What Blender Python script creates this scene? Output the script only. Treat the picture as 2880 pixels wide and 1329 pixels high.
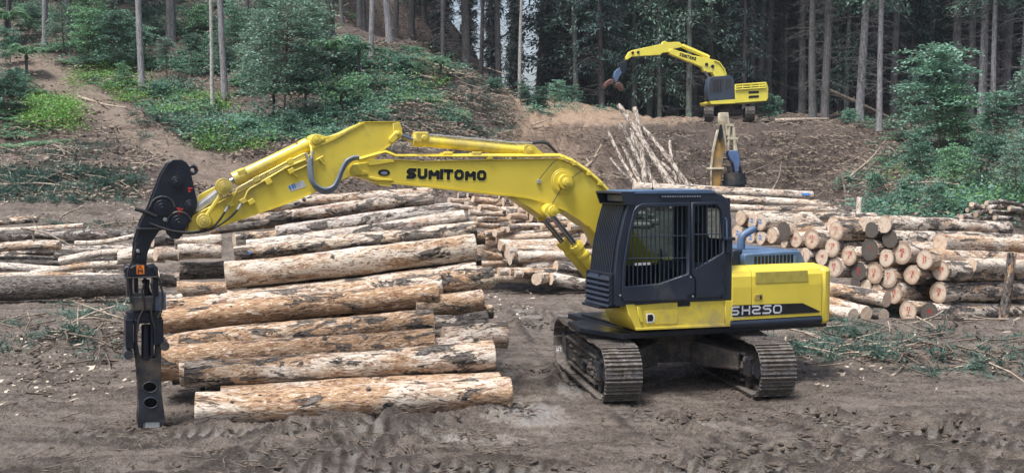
import bpy, bmesh, math, random
import numpy as np
from mathutils import Vector, Matrix
PI = math.pi
random.seed(7)
rs = np.random.RandomState(11)
for b in list(bpy.data.objects): bpy.data.objects.remove(b)
scene = bpy.context.scene
COL = scene.collection

# ---------------------------------------------------------------- camera
W, H = 2880.0, 1329.0
F, CH, PITCH, ROLL = 3030.8, 3.705, 0.0598, 0.0027
cp, sp_ = math.cos(PITCH), math.sin(PITCH)
FWD = Vector((0, cp, -sp_)); UP0 = Vector((0, sp_, cp)); R0 = Vector((1, 0, 0))
RGT = R0*math.cos(ROLL) + UP0*math.sin(ROLL); UPV = UP0*math.cos(ROLL) - R0*math.sin(ROLL)
CAM = Vector((0, 0, CH))
def ray(px, py):
    return FWD + RGT*((px-W/2)/F) - UPV*((py-H/2)/F)
def at(px, py, Y):
    d = ray(px, py); return CAM + d*(Y/d.y)
def topx(P):
    d = Vector(P)-CAM; z = d.dot(FWD)
    return (W/2+F*d.dot(RGT)/z, H/2-F*d.dot(UPV)/z)
cam = bpy.data.cameras.new('camera'); co = bpy.data.objects.new('camera', cam); COL.objects.link(co)
cam.sensor_width = 36; cam.lens = 36*F/W; cam.clip_end = 2000; cam.clip_start = .1
co.matrix_world = Matrix(((RGT.x, UPV.x, -FWD.x, 0), (RGT.y, UPV.y, -FWD.y, 0), (RGT.z, UPV.z, -FWD.z, CH), (0, 0, 0, 1)))
scene.camera = co

# ---------------------------------------------------------------- light
SUN_EL, SUN_AZ = math.radians(68), math.radians(222)
w = bpy.data.worlds.new('World'); scene.world = w; w.use_nodes = True
nt = w.node_tree; nt.nodes.clear()
sky = nt.nodes.new('ShaderNodeTexSky'); sky.sky_type = 'NISHITA'; sky.sun_disc = False
sky.sun_elevation = SUN_EL; sky.sun_rotation = SUN_AZ; sky.dust_density = 4.0; sky.air_density = 1.0; sky.ozone_density = .6
hsv = nt.nodes.new('ShaderNodeHueSaturation'); hsv.inputs['Saturation'].default_value = .78
bg = nt.nodes.new('ShaderNodeBackground'); bg.inputs['Strength'].default_value = .105
ow = nt.nodes.new('ShaderNodeOutputWorld')
nt.links.new(sky.outputs[0], hsv.inputs['Color']); nt.links.new(hsv.outputs[0], bg.inputs[0]); nt.links.new(bg.outputs[0], ow.inputs[0])
sl = bpy.data.lights.new('sun', 'SUN'); sl.energy = 2.9; sl.angle = math.radians(20); sl.color = (1, .99, .97)
so = bpy.data.objects.new('sun', sl); COL.objects.link(so)
sd = Vector((math.sin(SUN_AZ)*math.cos(SUN_EL), math.cos(SUN_AZ)*math.cos(SUN_EL), math.sin(SUN_EL)))
so.rotation_euler = sd.to_track_quat('Z', 'Y').to_euler()
scene.view_settings.view_transform = 'Standard'; scene.view_settings.look = 'None'
scene.view_settings.gamma = 1; scene.view_settings.exposure = 0.9
scene.render.engine = 'CYCLES'
scene.cycles.max_bounces = 6; scene.cycles.diffuse_bounces = 3; scene.cycles.transparent_max_bounces = 12
scene.cycles.transmission_bounces = 4; scene.cycles.glossy_bounces = 3
scene.cycles.use_denoising = True; scene.cycles.sample_clamp_indirect = 6

# ---------------------------------------------------------------- materials
class NT:
    def __init__(s, name):
        s.m = bpy.data.materials.new(name); s.m.use_nodes = True; s.t = s.m.node_tree; s.t.nodes.clear()
        s.out = s.t.nodes.new('ShaderNodeOutputMaterial'); s._tc = None
    def n(s, typ, ins=None, **kw):
        nd = s.t.nodes.new('ShaderNode'+typ)
        for k, v in kw.items(): setattr(nd, k, v)
        for k, v in (ins or {}).items():
            sock = nd.inputs[k]
            if isinstance(v, bpy.types.NodeSocket): s.t.links.new(v, sock)
            elif isinstance(v, bpy.types.Node): s.t.links.new(v.outputs[0], sock)
            else: sock.default_value = v
        return nd
    def tc(s, which='Object', scale=(1, 1, 1), loc=None):
        if s._tc is None: s._tc = s.n('TexCoord')
        ins = {'Vector': s._tc.outputs[which], 'Scale': scale}
        if loc is not None: ins['Location'] = loc
        return s.n('Mapping', ins).outputs[0]
    def noise(s, vec, scale, detail=4, rough=.55, dist=0):
        return s.n('TexNoise', {'Vector': vec, 'Scale': scale, 'Detail': detail, 'Roughness': rough, 'Distortion': dist}).outputs['Fac']
    def ramp(s, fac, stops, interp='LINEAR'):
        r = s.n('ValToRGB', {'Fac': fac}); cr = r.color_ramp; cr.interpolation = interp
        while len(cr.elements) < len(stops): cr.elements.new(.5)
        for e, (p, c) in zip(cr.elements, stops):
            e.position = p; e.color = (c if len(c) == 4 else (*c, 1)) if isinstance(c, tuple) else (c, c, c, 1)
        return r.outputs[0]
    def mix(s, fac, a, b, bt='MIX'):
        nd = s.n('Mix', data_type='RGBA', blend_type=bt)
        for k, v in ((0, fac), (6, a), (7, b)):
            if isinstance(v, bpy.types.NodeSocket): s.t.links.new(v, nd.inputs[k])
            else: nd.inputs[k].default_value = v if k == 0 else (*v, 1)
        return nd.outputs[2]
    def math(s, op, a, b=0.0, clamp=False):
        return s.n('Math', {0: a, 1: b}, operation=op, use_clamp=clamp).outputs[0]
    def bump(s, h, strength=.5, dist=.02, normal=None):
        ins = {'Height': h, 'Strength': strength, 'Distance': dist}
        if normal is not None: ins['Normal'] = normal
        return s.n('Bump', ins).outputs[0]
    def bsdf(s, col, rough=.6, metal=0, normal=None, **kw):
        ins = {'Base Color': col if isinstance(col, bpy.types.NodeSocket) else (*col, 1), 'Roughness': rough, 'Metallic': metal}
        if normal is not None: ins['Normal'] = normal
        ins.update({k.replace('_', ' '): v for k, v in kw.items()})
        b = s.n('BsdfPrincipled', ins); s.t.links.new(b.outputs[0], s.out.inputs[0]); return b
M = {}
def simple(name, col, rough=.6, metal=0, var=.25, vs=6.0, dirt=None, dirtamt=.0, bump=0.0, coat=0.0):
    t = NT(name); v = t.tc()
    n1 = t.noise(v, vs, 5, .6)
    c = t.mix(t.ramp(n1, [(.3, 0.0), (.7, 1.0)]), tuple(x*(1-var) for x in col), tuple(min(1, x*(1+var)) for x in col))
    if dirt:
        n2 = t.noise(v, vs*.45, 8, .7)
        c = t.mix(t.ramp(n2, [(.62-dirtamt*.4, 0.0), (.72-dirtamt*.25, 1.0)]), c, dirt)
    nb = t.bump(t.noise(v, vs*6, 4), bump, .01) if bump else None
    r = t.ramp(t.noise(v, vs*1.7, 4), [(.3, max(0, rough-.1)), (.7, min(1, rough+.12))])
    t.bsdf(c, r, metal, nb, Coat_Weight=coat, Coat_Roughness=.15)
    M[name] = t.m; return t.m
MUDC = (.115, .09, .07)
simple('yellow', (.70, .555, .065), .36, 0, .08, 1.3, (.36, .29, .12), .30, 0, .2)
simple('yellow_dirty', (.62, .42, .03), .5, 0, .12, 3, (.22, .17, .09), .25)
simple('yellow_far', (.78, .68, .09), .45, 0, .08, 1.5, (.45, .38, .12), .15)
simple('perforated', (.38, .32, .06), .6, 0, .15, 8)
simple('navy', (.014, .021, .037), .42, 0, .2, 2.0, (.06, .06, .065), .08, 0, .15)
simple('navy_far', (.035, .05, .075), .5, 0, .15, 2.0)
simple('navy_light', (.075, .125, .215), .45, 0, .15, 3.0, (.12, .12, .12), .08)
simple('black_steel', (.006, .009, .017), .38, .0, .3, 4.0, (.035, .033, .035), .15, .15)
simple('worn_steel', (.035, .04, .05), .42, .3, .4, 5.0, (.11, .09, .07), .35, .3)
simple('chrome', (.32, .33, .36), .18, 1.0, .05, 3)
simple('fitting', (.55, .56, .56), .35, .7, .2, 6)
simple('rubber', (.018, .018, .02), .5, 0, .2, 6)
simple('hose_grey', (.16, .19, .24), .38, 0, .25, 9)
simple('interior', (.03, .03, .035), .7)
simple('white_paint', (.75, .75, .75), .5)
simple('light_grey', (.5, .52, .55), .5)
simple('orange_paint', (.75, .2, .03), .5)
simple('red_paint', (.5, .03, .025), .7, 0, .3, 30)
simple('blue_paint', (.06, .22, .55), .7, 0, .3, 30)
simple('letter_black', (.008, .008, .01), .4)
simple('old_yellow', (.34, .20, .05), .55, 0, .35, 2.5, (.20, .16, .12), .4, .1)
simple('old_white', (.50, .45, .33), .55, 0, .25, 3, (.25, .2, .14), .35, .1)
simple('old_blue', (.07, .13, .27), .5, 0, .3, 4, (.10, .10, .11), .35, .1)
simple('rust_red', (.10, .045, .035), .6, 0, .4, 5, (.09, .06, .05), .3, .2)
simple('concrete_grey', (.42, .44, .42), .8, 0, .2, 12, None, 0, .3)
def track_mat():
    t = NT('track_steel'); v = t.tc()
    n1 = t.noise(v, 7, 8, .65); n2 = t.noise(v, 40, 4, .6)
    steel = t.mix(n2, (.06, .055, .052), (.32, .30, .285))
    mud = t.mix(n2, (.045, .036, .029), (.15, .122, .10))
    f = t.ramp(n1, [(.40, 0.0), (.56, 1.0)])
    c = t.mix(f, steel, mud)
    r = t.ramp(n1, [(.40, .32), (.56, .95)])
    m = t.ramp(n1, [(.40, .85), (.5, .0)])
    t.bsdf(c, r, m, t.bump(t.math('ADD', n1, t.math('MULTIPLY', n2, .35)), .8, .03)); M['track_steel'] = t.m
track_mat()
def muddy():
    t = NT('muddy_frame'); v = t.tc(); n1 = t.noise(v, 4, 8, .7); n2 = t.noise(v, 22, 5, .6)
    c = t.mix(t.ramp(n1, [(.42, 0.0), (.6, 1.0)]), (.03, .03, .033), (.10, .08, .065))
    c = t.mix(t.ramp(n2, [(.62, 0.0), (.7, 1.0)]), c, (.2, .17, .14))
    t.bsdf(c, .85, 0, t.bump(n2, .8, .03)); M['muddy_frame'] = t.m
muddy()
def glass():
    t = NT('cab_glass')
    g = t.n('BsdfGlossy', {'Color': (.8, .9, 1, 1), 'Roughness': .03}); tr = t.n('BsdfTransparent', {'Color': (.42, .5, .5, 1)})
    fr = t.n('Fresnel', {'IOR': 1.5})
    mx = t.n('MixShader', {0: fr.outputs[0], 1: tr.outputs[0], 2: g.outputs[0]}); t.t.links.new(mx.outputs[0], t.out.inputs[0]); M['cab_glass'] = t.m
glass()
def logbark():
    # obj.color: R = dark bark share, G = orange share, B = grey weathering
    t = NT('log_bark'); oi = t.n('ObjectInfo'); sep = t.n('SeparateColor', {'Color': oi.outputs['Color']})
    off = t.n('CombineXYZ', {'X': t.math('MULTIPLY', oi.outputs['Random'], 37.), 'Y': t.math('MULTIPLY', oi.outputs['Random'], 91.), 'Z': 0.0})
    base = t.n('TexCoord').outputs['Object']; vsc = t.math('ADD', t.math('MULTIPLY', t.math('FRACT', t.math('MULTIPLY', oi.outputs['Random'], 7.3)), .75), .65)
    def mp(sc): 
        a = t.n('VectorMath', {0: base, 1: sc}, operation='MULTIPLY').outputs[0]
        a = t.n('VectorMath', {0: a, 'Scale': vsc}, operation='SCALE').outputs[0]
        return t.n('VectorMath', {0: a, 1: off.outputs[0]}, operation='ADD').outputs[0]
    fine = t.noise(mp((9, 60, 60)), 1, 5, .7)         # fibre streaks
    crackle = t.noise(mp((7, 26, 26)), 1, 6, .72, 1.2)
    big = t.noise(mp((1.1, 3.2, 3.2)), 1, 4, .6, .5)
    mid = t.noise(mp((3, 11, 11)), 1, 6, .7, .8)
    flake = t.noise(mp((1.6, 4.5, 4.5)), 1, 7, .72, .6)
    cream = t.mix(fine, (.36, .29, .22), (.88, .80, .70))
    orange = t.mix(fine, (.22, .12, .065), (.58, .39, .235))
    c = t.mix(t.ramp(t.math('ADD', t.math('MULTIPLY', t.math('SUBTRACT', big, .5), 1.6), sep.outputs['Green']), [(.35, 0.0), (.65, 1.0)]), cream, orange)
    grey = t.mix(fine, (.26, .235, .22), (.60, .56, .51))
    c = t.mix(t.ramp(t.math('ADD', t.math('MULTIPLY', t.math('SUBTRACT', mid, .5), 1.6), sep.outputs['Blue']), [(.4, 0.0), (.62, 1.0)]), c, grey)
    red = t.ramp(mid, [(.555, 0.0), (.61, .8)]); c = t.mix(red, c, (.24, .105, .06))
    cr = t.ramp(crackle, [(.535, 0.0), (.575, .9)]); c = t.mix(cr, c, (.12, .07, .045))
    cl = t.ramp(crackle, [(.38, .8), (.44, 0.0)]); c = t.mix(cl, c, (.82, .74, .64))
    barkc = t.mix(t.ramp(t.math('ADD', t.math('MULTIPLY', crackle, .6), t.math('MULTIPLY', mid, .4)), [(.44, 0.0), (.56, 1.0)]), (.010, .008, .008), (.20, .175, .155))
    bf = t.ramp(t.math('ADD', t.math('MULTIPLY', t.math('SUBTRACT', flake, .5), 2.2), sep.outputs['Red']), [(.42, 0.0), (.47, 1.0)])
    c = t.mix(bf, c, barkc)
    h = t.math('ADD', t.math('MULTIPLY', fine, .35), t.math('ADD', t.math('MULTIPLY', bf, .9), t.math('MULTIPLY', crackle, .8)))
    t.bsdf(c, .8, 0, t.bump(h, .95, .035), Specular_IOR_Level=.3); M['log_bark'] = t.m
logbark()
def logend():
    t = NT('log_end'); oi = t.n('ObjectInfo'); base = t.n('TexCoord').outputs['Object']; sep = t.n('SeparateColor', {'Color': oi.outputs['Color']})
    yz = t.n('VectorMath', {0: base, 1: (0, 1, 1)}, operation='MULTIPLY').outputs[0]
    d = t.n('VectorMath', {0: yz}, operation='LENGTH').outputs['Value']
    nz = t.noise(base, 9, 4, .6)
    ring = t.math('SINE', t.math('MULTIPLY', t.math('ADD', d, t.math('MULTIPLY', nz, .05)), 330.))
    c = t.mix(t.ramp(ring, [(0.0, 0.0), (1.0, 1.0)]), (.52, .42, .32), (.72, .60, .49))
    c = t.mix(t.ramp(t.math('ADD', nz, t.math('MULTIPLY', oi.outputs['Random'], .25)), [(.55, 0.0), (.8, .7)]), c, (.46, .29, .18))
    c = t.mix(t.ramp(d, [(.19, 0.0), (.235, .6)]), c, (.15, .08, .05))
    rn = t.math('MULTIPLY', oi.outputs['Random'], 29.); o3 = t.n('CombineXYZ', {'X': rn, 'Y': rn, 'Z': rn}).outputs[0]
    dv = t.noise(t.n('VectorMath', {0: base, 1: o3}, operation='ADD').outputs[0], 7, 7, .75, .8)
    c = t.mix(t.ramp(dv, [(.52, 0.0), (.64, .7)]), c, (.30, .20, .13)); c = t.mix(t.ramp(dv, [(.30, .8), (.38, 0.0)]), c, (.20, .16, .13))
    dk = t.ramp(t.math('SUBTRACT', 1.0, oi.outputs['Alpha']), [(.60, 0.0), (.66, .93)]); c = t.mix(dk, c, (.055, .047, .043))
    t.bsdf(c, .8, 0, t.bump(nz, .3, .01)); M['log_end'] = t.m
logend()
def treebark(name, a, b, sc=(14, 14, 3)):
    t = NT(name); v = t.tc('Object', sc); n1 = t.noise(v, 1, 6, .65, .4); n2 = t.noise(t.tc('Object', (1.2, 1.2, .5)), 1, 3)
    c = t.mix(t.ramp(n1, [(.35, 0.0), (.62, 1.0)]), a, b); c = t.mix(t.ramp(n2, [(.5, 0.0), (.7, .5)]), c, tuple(x*.55 for x in b))
    t.bsdf(c, .9, 0, t.bump(n1, .8, .03)); M[name] = t.m
treebark('bark_grey', (.10, .095, .10), (.30, .29, .30))
treebark('bark_brown', (.035, .034, .036), (.14, .135, .135))
treebark('bark_moss', (.06, .072, .066), (.22, .245, .215))
treebark('bark_pale', (.22, .21, .20), (.50, .48, .45), (10, 10, 5))
treebark('bark_dark', (.03, .028, .028), (.10, .09, .085))
treebark('stick', (.16, .12, .09), (.42, .35, .28), (8, 8, 8))
treebark('stick_dark', (.06, .045, .035), (.18, .14, .11), (8, 8, 8))
def birchy():
    t = NT('pole_bark'); v = t.tc('Object', (5, 14, 14)); n1 = t.noise(v, 1, 6, .7, .6)
    c = t.mix(t.ramp(n1, [(.46, 0.0), (.54, 1.0)]), (.11, .08, .06), (.44, .385, .33))
    t.bsdf(c, .85, 0, t.bump(n1, .6, .02)); M['pole_bark'] = t.m
birchy()
def leafmat(name, a, b, var=.5, transl=.25):
    t = NT(name); oi = t.n('ObjectInfo'); g = t.n('NewGeometry')
    n1 = t.noise(g.outputs['Position'], .9, 3, .6); n2 = t.noise(g.outputs['Position'], 9, 2, .6)
    f = t.math('ADD', t.math('MULTIPLY', n1, .6), t.math('ADD', t.math('MULTIPLY', n2, .5), t.math('MULTIPLY', t.math('SUBTRACT', oi.outputs['Random'], .5), .3)))
    c = t.mix(t.ramp(f, [(.38, 0.0), (.72, 1.0)]), a, b)
    df = t.bsdf(c, .6, 0, Specular_IOR_Level=.35)
    tl = t.n('BsdfTranslucent', {'Color': c})
    mx = t.n('MixShader', {0: transl, 1: df.outputs[0], 2: tl.outputs[0]}); t.t.links.new(mx.outputs[0], t.out.inputs[0]); M[name] = t.m
leafmat('leaf_teal', (.05, .115, .085), (.20, .37, .27))
leafmat('leaf_bright', (.06, .14, .03), (.20, .38, .09))
leafmat('leaf_silver', (.10, .19, .14), (.34, .48, .38))
leafmat('needle_dark', (.012, .028, .03), (.05, .10, .09), transl=.12)
leafmat('needle_mid', (.035, .075, .062), (.12, .215, .16), transl=.18)
leafmat('needle_cut', (.05, .10, .08), (.24, .36, .28))
simple('clod', (.075, .058, .046), .85, 0, .4, 14)
leafmat('fern_green', (.055, .13, .075), (.20, .38, .21))
leafmat('litter', (.07, .05, .038), (.33, .26, .20), transl=.0)
leafmat('litter_pale', (.16, .12, .09), (.55, .46, .37), transl=.0)

# ---------------------------------------------------------------- mesh helpers
class MB:
    def __init__(s): s.v = []; s.f = []; s.mi = []; s.cur = 0
    def add(s, vs, fs):
        o = len(s.v); s.v.extend([tuple(p) for p in vs]); s.f.extend([tuple(i+o for i in f) for f in fs]); s.mi.extend([s.cur]*len(fs)); return s
    def box(s, a, b, rot=None, piv=None):
        x0, y0, z0 = a; x1, y1, z1 = b
        vs = [Vector(p) for p in ((x0, y0, z0), (x1, y0, z0), (x1, y1, z0), (x0, y1, z0), (x0, y0, z1), (x1, y0, z1), (x1, y1, z1), (x0, y1, z1))]
        if rot is not None:
            c = Vector(piv) if piv is not None else (Vector(a)+Vector(b))/2; vs = [rot @ (p-c)+c for p in vs]
        return s.add(vs, [(0, 3, 2, 1), (4, 5, 6, 7), (0, 1, 5, 4), (1, 2, 6, 5), (2, 3, 7, 6), (3, 0, 4, 7)])
    def tube(s, pts, r, n=8, cap=True, closed=False):
        pts = [Vector(p) for p in pts]; m = len(pts); rr = r if isinstance(r, (list, tuple)) else [r]*m
        rings = []; prev = None
        for i, p in enumerate(pts):
            if i == 0: t = pts[1]-p
            elif i == m-1: t = p-pts[-2]
            else: t = (pts[i+1]-pts[i]).normalized()+(p-pts[i-1]).normalized()
            t.normalize()
            if prev is None:
                a = Vector((0, 0, 1)) if abs(t.z) < .9 else Vector((1, 0, 0)); u = t.cross(a).normalized()
            else: u = (prev-t*prev.dot(t)).normalized()
            prev = u; vv = t.cross(u)
            rings.append([p+(u*math.cos(2*PI*k/n)+vv*math.sin(2*PI*k/n))*rr[i] for k in range(n)])
        vs = [q for rg in rings for q in rg]; fs = []
        for i in range(m-1):
            for k in range(n): fs.append((i*n+k, i*n+(k+1) % n, (i+1)*n+(k+1) % n, (i+1)*n+k))
        if cap: fs.append(tuple(range(n-1, -1, -1))); fs.append(tuple((m-1)*n+k for k in range(n)))
        return s.add(vs, fs)
    def cyl(s, a, b, r, n=20, r2=None): return s.tube([a, b], [r, r if r2 is None else r2], n)
    def prism(s, poly, y0, y1, ax='y'):
        # poly of (X,Z) extruded along Y (ax='y'), (Y,Z) along X (ax='x'), (X,Y) along Z
        n = len(poly)
        mk = {'y': lambda p, t: (p[0], t, p[1]), 'x': lambda p, t: (t, p[0], p[1]), 'z': lambda p, t: (p[0], p[1], t)}[ax]
        vs = [mk(p, y0) for p in poly]+[mk(p, y1) for p in poly]
        fs = [tuple(range(n)), tuple(range(2*n-1, n-1, -1))]+[(i, n+i, n+(i+1) % n, (i+1) % n) for i in range(n)]
        return s.add(vs, fs)
    def build(s, name, mats, parent=None, smooth=None, bevel=0, loc=None):
        me = bpy.data.meshes.new(name); me.from_pydata(s.v, [], s.f)
        mats = mats if isinstance(mats, (list, tuple)) else [mats]
        for m in mats: me.materials.append(M[m])
        if len(mats) > 1: me.polygons.foreach_set('material_index', s.mi)
        bm = bmesh.new(); bm.from_mesh(me); bmesh.ops.recalc_face_normals(bm, faces=bm.faces); bm.to_mesh(me); bm.free()
        if smooth is not None:
            me.polygons.foreach_set('use_smooth', [True]*len(me.polygons)); me.set_sharp_from_angle(angle=math.radians(smooth))
        o = bpy.data.objects.new(name, me); COL.objects.link(o)
        if parent: o.parent = parent
        if loc: o.location = loc
        if bevel:
            b = o.modifiers.new('bevel', 'BEVEL'); b.width = bevel; b.segments = 2; b.limit_method = 'ANGLE'; b.angle_limit = math.radians(35)
        return o
def rawmesh(name, V, T, mats, parent=None, mi=None, smooth=False):
    V = np.asarray(V, dtype=np.float32); T = np.asarray(T, dtype=np.int32)
    me = bpy.data.meshes.new(name); k = T.shape[1]
    me.vertices.add(len(V)); me.vertices.foreach_set('co', V.ravel())
    me.loops.add(T.size); me.loops.foreach_set('vertex_index', T.ravel())
    me.polygons.add(len(T)); me.polygons.foreach_set('loop_start', np.arange(0, T.size, k, dtype=np.int32))
    if mi is not None: me.polygons.foreach_set('material_index', np.asarray(mi, dtype=np.int32))
    if smooth: me.polygons.foreach_set('use_smooth', np.ones(len(T), dtype=bool))
    for m in mats: me.materials.append(M[m])
    me.update(calc_edges=True)
    o = bpy.data.objects.new(name, me); COL.objects.link(o)
    if parent: o.parent = parent
    return o
def tag(o, label=None, cat=None, group=None, kind=None):
    if label: o['label'] = label
    if cat: o['category'] = cat
    if group: o['group'] = group
    if kind: o['kind'] = kind
    return o
def empty(name, loc, rz=0):
    o = bpy.data.objects.new(name, None); COL.objects.link(o); o.location = loc; o.rotation_euler = (0, 0, rz); o.empty_display_size = .3; return o
def copy_tree(o, parent=None):
    c = o.copy(); COL.objects.link(c); c.parent = parent
    for ch in list(o.children): copy_tree(ch, c)
    return c
def plate(name, outline, y0, y1, mat, parent=None, holes=(), bev=.0, smoothcurve=False):
    """flat plate: outline of (X,Z) points, thickness from Y=y0 to y1, with openings"""
    cu = bpy.data.curves.new(name, 'CURVE'); cu.dimensions = '2D'; cu.fill_mode = 'BOTH'
    for poly in [outline]+list(holes):
        s = cu.splines.new('POLY'); s.points.add(len(poly)-1); s.use_cyclic_u = True
        for p, q in zip(s.points, poly): p.co = (q[0], q[1], 0, 1)
    th = abs(y1-y0)/2; cu.extrude = max(0, th-bev)
    if bev: cu.bevel_depth = bev; cu.bevel_resolution = 1; cu.offset = -bev
    tmp = bpy.data.objects.new('tmp', cu); me = bpy.data.meshes.new_from_object(tmp)
    bpy.data.objects.remove(tmp); bpy.data.curves.remove(cu)
    yc = (y0+y1)/2
    me.transform(Matrix(((1, 0, 0, 0), (0, 0, -1, yc), (0, 1, 0, 0), (0, 0, 0, 1))))
    me.name = name; me.materials.clear(); me.materials.append(M[mat])
    me.polygons.foreach_set('material_index', [0]*len(me.polygons))
    o = bpy.data.objects.new(name, me); COL.objects.link(o)
    if parent: o.parent = parent
    return o
def spline(pts, n=8):
    """Catmull-Rom through points"""
    P = [Vector(p) for p in pts]; P = [P[0]*2-P[1]]+P+[P[-1]*2-P[-2]]; out = []
    for i in range(1, len(P)-2):
        for k in range(n):
            t = k/n; a, b, c, d = P[i-1:i+3]
            out.append(.5*((2*b)+(c-a)*t+(2*a-5*b+4*c-d)*t*t+(3*b-a-3*c+d)*t**3))
    out.append(P[-2]); return out
# numpy value noise
def vnoise(x, y, seed=0):
    xi = np.floor(x).astype(np.int64); yi = np.floor(y).astype(np.int64); fx = x-xi; fy = y-yi
    fx = fx*fx*(3-2*fx); fy = fy*fy*(3-2*fy)
    def h(a, b):
        n = (a*374761393+b*668265263+seed*2147483647+1013904223) & 0x7fffffff
        n = ((n ^ (n >> 13))*1274126177) & 0x7fffffff
        return ((n ^ (n >> 16)) & 0xffff)/65535.
    return (h(xi, yi)*(1-fx)+h(xi+1, yi)*fx)*(1-fy)+(h(xi, yi+1)*(1-fx)+h(xi+1, yi+1)*fx)*fy
def fbm(x, y, oct=4, seed=0, g=.5):
    s = 0; a = 1; t = 0
    for o in range(oct): s = s+a*(vnoise(x*2**o+17*o, y*2**o-9*o, seed+o)-.5)*2; t += a; a *= g
    return s/t
# ---------------------------------------------------------------- terrain
MPOS = Vector((2.7137, 19.1078, 0)); PSI = .3898; PHI = .1566
CTRL = []
def col(x, *pts):
    for v, Y in pts:
        p = at(x, v, Y); CTRL.append((p.x, p.y, p.z))
col(-500, (640, 36), (440, 50), (240, 66), (40, 82))
col(-100, (640, 36), (540, 42), (400, 50), (220, 64), (80, 76), (-60, 90))
col(120, (640, 36), (540, 41), (430, 47), (300, 56), (190, 66), (90, 76), (0, 86))
col(450, (640, 36), (560, 41), (470, 47), (380, 53), (300, 60), (200, 67), (60, 78), (-80, 92))
col(800, (620, 37), (540, 43), (430, 51), (340, 57), (220, 65), (90, 73), (-60, 86))
col(1100, (600, 39), (520, 46), (430, 53), (350, 58), (220, 65), (112, 71))
col(1300, (590, 40), (500, 50), (430, 56), (340, 60), (250, 65), (195, 69))
col(1425, (590, 41), (500, 57), (420, 61), (330, 64), (250, 68))
col(1500, (590, 41), (520, 60), (440, 63), (385, 66), (330, 76), (268, 88))
col(1600, (350, 71.5), (325, 80), (288, 92))
col(1700, (590, 41), (530, 64), (440, 67), (375, 69.5), (350, 73), (308, 92))
col(1850, (590, 41), (530, 67), (440, 70), (370, 72.5), (346, 76), (335, 86))
col(2050, (590, 40), (530, 69), (440, 72), (365, 75), (345, 78), (334, 84))
col(2300, (600, 38), (530, 68), (440, 71), (365, 74.5), (345, 78), (332, 84))
col(2520, (600, 36), (540, 56), (440, 65), (370, 74), (345, 84))
col(2700, (610, 35), (540, 46), (450, 58), (385, 70), (345, 84))
col(2880, (620, 34), (540, 42), (450, 54), (380, 66), (335, 84))
col(3300, (620, 34), (520, 42), (420, 54), (350, 70), (310, 86))
for x, Y, z in ((-45, 120, 38), (-25, 125, 38), (-8, 118, 22), (-60, 90, 30), (-6, 90, 9), (-1, 84, 8.6), (0, 120, 10), (25, 120, 9), (60, 120, 12), (60, 80, 12), (60, 50, 6), (-60, 50, 6), (-60, 34, 0.5), (60, 34, 0.5), (20, 100, 8.5), (45, 100, 11), (0, 170, 11), (60, 170, 12), (-60, 170, 45)):
    CTRL.append((x, Y, z))
_C = np.array(CTRL)
def _f(x, y): return np.stack([x/y*12, np.log(y)*9], -1)
_P = _f(_C[:, 0], _C[:, 1])
def _U(r): return np.where(r > 1e-9, r*r*np.log(r+1e-12), 0)
_n = len(_P); _K = _U(np.linalg.norm(_P[:, None]-_P[None], axis=2))+np.eye(_n)*.06
_A = np.zeros((_n+3, _n+3)); _A[:_n, :_n] = _K; _A[:_n, _n] = 1; _A[:_n, _n+1:] = _P; _A[_n, :_n] = 1; _A[_n+1:, :_n] = _P.T
_w = np.linalg.solve(_A, np.concatenate([_C[:, 2], np.zeros(3)]))
def tps(x, y):
    q = _f(x, y); out = np.zeros(q.shape[0])
    for s in range(0, len(q), 20000):
        qq = q[s:s+20000]; out[s:s+20000] = _U(np.linalg.norm(qq[:, None]-_P[None], axis=2)) @ _w[:_n]+_w[_n]+qq @ _w[_n+1:]
    return out
def hbase(x, y):
    x = np.atleast_1d(np.asarray(x, float)); y = np.atleast_1d(np.asarray(y, float))
    t = np.clip((y-34.5)/5.0, 0, 1); t = t*t*(3-2*t)
    yy = np.clip(y, 20, 230); xx = np.clip(x/y, -.9, .9)*yy
    z = tps(xx, yy)*t
    return np.where(y > 34, z, 0)
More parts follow.
